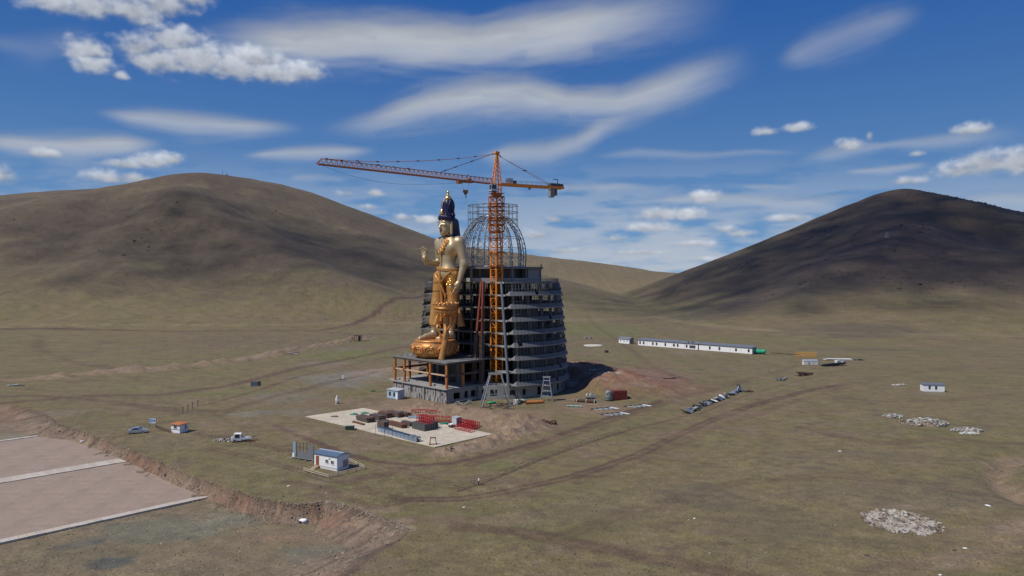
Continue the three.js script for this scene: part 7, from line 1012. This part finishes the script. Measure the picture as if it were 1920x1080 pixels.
// ---------------------------------------------------------------- person at the fence
{
  const o = thing('person', 'person in a white top and dark trousers bending at the thin fence', 'person', on(897, 909), 0.7);
  const skinM = mat(0.30, 0.17, 0.11, 0.6), T = 0;
  const hd = (k) => k;
  part('body', mergeGeometries([net(blend(0.05, limb([0, 1.18, 0.32], [0, 1.3, 0.42], 0.06, 0.06), ball([0, 1.42, 0.5], [0.085, 0.12, 0.1]), limb([0, 1.41, 0.6], [0, 1.38, 0.61], 0.02, 0.025)), [-0.3, 1.0, 0.1], [0.3, 1.65, 0.75], 0.014),
    ...[-1, 1].map((s) => net(blend(0.03, limb([s * 0.27, 0.95, 0.55], [s * 0.25, 0.8, 0.62], 0.045, 0.038), ball([s * 0.25, 0.75, 0.64], [0.045, 0.055, 0.028]), ...[-0.032, -0.011, 0.011, 0.032].map((k) => limb([s * 0.25 + k, 0.71, 0.645], [s * 0.25 + k, 0.63 + Math.abs(k), 0.665], 0.0105, 0.009)), limb([s * 0.21, 0.76, 0.655], [s * 0.2, 0.71, 0.69], 0.012, 0.01)), [s * 0.25 - 0.15, 0.55, 0.45], [s * 0.25 + 0.15, 1.05, 0.8], 0.012))]), skinM, o);
  part('shirt', net(blend(0.08, limb([0, 0.88, 0.02], [0, 1.16, 0.24], 0.155, 0.17), limb([-0.16, 1.2, 0.27], [0.16, 1.2, 0.27], 0.09, 0.09), limb([-0.22, 1.18, 0.28], [-0.28, 0.94, 0.5], 0.075, 0.06), limb([0.22, 1.18, 0.28], [0.28, 0.94, 0.5], 0.075, 0.06)), [-0.6, 0.6, -0.4], [0.6, 1.45, 0.8], 0.025), M.cleanWhite, o);
  part('trousers', net(blend(0.06, limb([-0.1, 0.86, 0], [-0.12, 0.48, 0.2], 0.12, 0.085), limb([-0.12, 0.48, 0.2], [-0.13, 0.08, 0.1], 0.082, 0.06), limb([0.1, 0.86, 0], [0.12, 0.45, -0.02], 0.12, 0.085), limb([0.12, 0.45, -0.02], [0.13, 0.08, -0.22], 0.082, 0.06)), [-0.4, -0.05, -0.5], [0.4, 1.1, 0.5], 0.025), mat(0.03, 0.03, 0.04, 0.85), o);
  for (const [x, z] of [[-0.13, 0.14], [0.13, -0.18]]) part('shoe', new THREE.CapsuleGeometry(0.05, 0.17, 4, 10).rotateX(Math.PI / 2).translate(x, 0.05, z), M.rubber, o);
  part('hair', net(cut(ball([0, 1.45, 0.48], [0.1, 0.125, 0.115]), (x, y, z) => Math.max(1.44 - y, -(z - 0.5)) > 0 && z > 0.52 ? -(0.01) : 1), [-0.2, 1.25, 0.25], [0.2, 1.65, 0.75], 0.016), M.dark, o);
}

// ---------------------------------------------------------------- stones and tufts strewn on the ground
{
  const r0 = rng(77), stones = [], tufts = [];
  const put = (list, x, z, s, c) => list.push([x, groundY(x, z), z, s, c]);
  for (let k = 0; k < 15000; k++) { const d = 96 + 150 * Math.pow(r0(), 1.4), u = -0.78 + 1.56 * r0(), x = u * d; if (inside(PAD, x, -d)) continue; const n = fbm(x / 12, d / 12, 2); if (n + r0() * 0.8 < 0.25) continue; put(tufts, x, -d, 0.05 + 0.11 * r0() * r0(), r0()); }
  for (let k = 0; k < 5200; k++) { const d = 96 + 230 * Math.pow(r0(), 1.3), u = -0.78 + 1.56 * r0(), x = u * d; if (inside(PAD, x, -d)) continue; const h = heightAt(x, -d), w = h.bank + h.soil + (h.low > 0 ? 0.25 : 0); if (r0() > 0.12 + w) continue; put(stones, x, -d, 0.05 + 0.16 * Math.pow(r0(), 3) + 0.14 * w * r0() * r0(), r0()); }
  for (let k = 0; k < 2600; k++) { const t = r0(), i = Math.min(rim.length - 2, 4 + Math.floor(t * 15)), a = rim[i], b = rim[i + 1], f = r0(); const q = r0() * r0() * 5.5, nx = -(b[1] - a[1]), nz = b[0] - a[0], l = Math.hypot(nx, nz) || 1; let x = lerp(a[0], b[0], f) + nx / l * q, z = lerp(a[1], b[1], f) + nz / l * q; if (!inside(lowPoly, x, z)) { x -= 2 * nx / l * q; z -= 2 * nz / l * q; } put(stones, x, z, 0.06 + 0.22 * r0() * r0(), r0() * 0.6); }
  const make = (name, list, geo, m, label, cols) => { const im = new THREE.InstancedMesh(geo, m, list.length), o = new THREE.Object3D(), c = new THREE.Color(); list.forEach(([x, y, z, s, q], i) => { o.position.set(x, y, z); o.rotation.set(r0() * 0.6, r0() * 6.3, r0() * 0.6); o.scale.set(s * (0.8 + r0() * 0.9), s * (0.5 + 0.6 * r0()), s * (0.8 + 0.7 * r0())); o.updateMatrix(); im.setMatrixAt(i, o.matrix); const [a, b] = cols; c.setRGB(lerp(a[0], b[0], q), lerp(a[1], b[1], q), lerp(a[2], b[2], q)); im.setColorAt(i, c); }); im.name = name; im.userData = { kind: 'stuff', label, category: name === 'rocks' ? 'rocks' : name.split('_')[0] }; im.castShadow = im.receiveShadow = true; scene.add(im); };
  make('stones', stones, new THREE.DodecahedronGeometry(1, 0), mat(1, 1, 1, 0.95), 'loose stones and clods strewn over the bare ground', [[0.15, 0.115, 0.085], [0.36, 0.29, 0.215]]);
  const tg = mergeGeometries(Array.from({ length: 5 }, (_, k) => new THREE.ConeGeometry(0.5, 1.6, 3, 1, true).rotateZ((k - 2) * 0.4).rotateY(k * 1.3).translate(Math.cos(k) * 0.4, 0.6, Math.sin(k) * 0.4)));
  make('grass_tufts', tufts, tg, mat(1, 1, 1, 1), 'short dry grass tufts scattered over the steppe', [[0.11, 0.09, 0.048], [0.19, 0.16, 0.08]]);
  const rocks = []; for (let k = 0; k < 5200; k++) { const right = r0() < 0.72, u = right ? lerp(1280, 2000, r0()) : lerp(-60, 800, r0()), d = right ? lerp(520, 940, r0()) : lerp(640, 1140, r0()), x = (u - 960) / FOCAL * d; let w = 0; for (const p of hillPatches) { const q = Math.hypot((x - p.x) / p.rx, (-d - p.z) / p.rz); w = Math.max(w, ss(1.2, 0.5, q)); } if (fbm(x / 34, d / 26, 3) * w < (right ? 0.14 : 0.26)) continue; put(rocks, x, -d, 0.4 + 1.3 * Math.pow(r0(), 4), r0()); }
  make('rocks', rocks, new THREE.DodecahedronGeometry(1, 0), mat(1, 1, 1, 0.95), 'dark outcrops of rock on the hillsides', [[0.07, 0.055, 0.045], [0.14, 0.11, 0.09]]);
}

// ---------------------------------------------------------------- clouds overhead, whose shade lies on the hillsides
{
  const r0 = rng(404), puff = new THREE.IcosahedronGeometry(1, 2), cm = mat(0.85, 0.85, 0.87, 1);
  for (const [u, d, rx, rz, n, label] of [[1740, 780, 410, 300, 9600, 'cloud whose shade lies on the dark conical hill'], [400, 800, 330, 180, 1300, 'thin cloud whose shade lies on the broad hill']]) {
    const x0 = (u - 960) / FOCAL * d, y0 = groundY(x0, -d), up = 2300 / SUN.y, im = new THREE.InstancedMesh(puff, cm, n), o = new THREE.Object3D();
    for (let k = 0; k < n; k++) { let x, z, q, t = 0; do { const a = r0() * 6.283, e = Math.sqrt(r0()) * 1.25; x = Math.cos(a) * e; z = Math.sin(a) * e; q = e + 0.2 * fbm(x * 1.5 + u, z * 1.5, 3); } while (r0() < ss(0.3, 1.2, q) && t++ < 40); const s = 2.3 + 2.2 * r0(); o.position.set(x * rx, (1 - Math.min(1, q)) * 60 * r0(), z * rz); o.scale.set(s * 1.25, s * 0.6, s); o.rotation.y = r0() * 6; o.updateMatrix(); im.setMatrixAt(k, o.matrix); }
    im.position.set(x0 + SUN.x * up, y0 + SUN.y * up, -d + SUN.z * up); im.name = numbered('cloud'); im.userData = { kind: 'structure', label }; im.castShadow = im.receiveShadow = true; scene.add(im);
  }
}
console.log('objects done');

renderer.render(scene, camera);
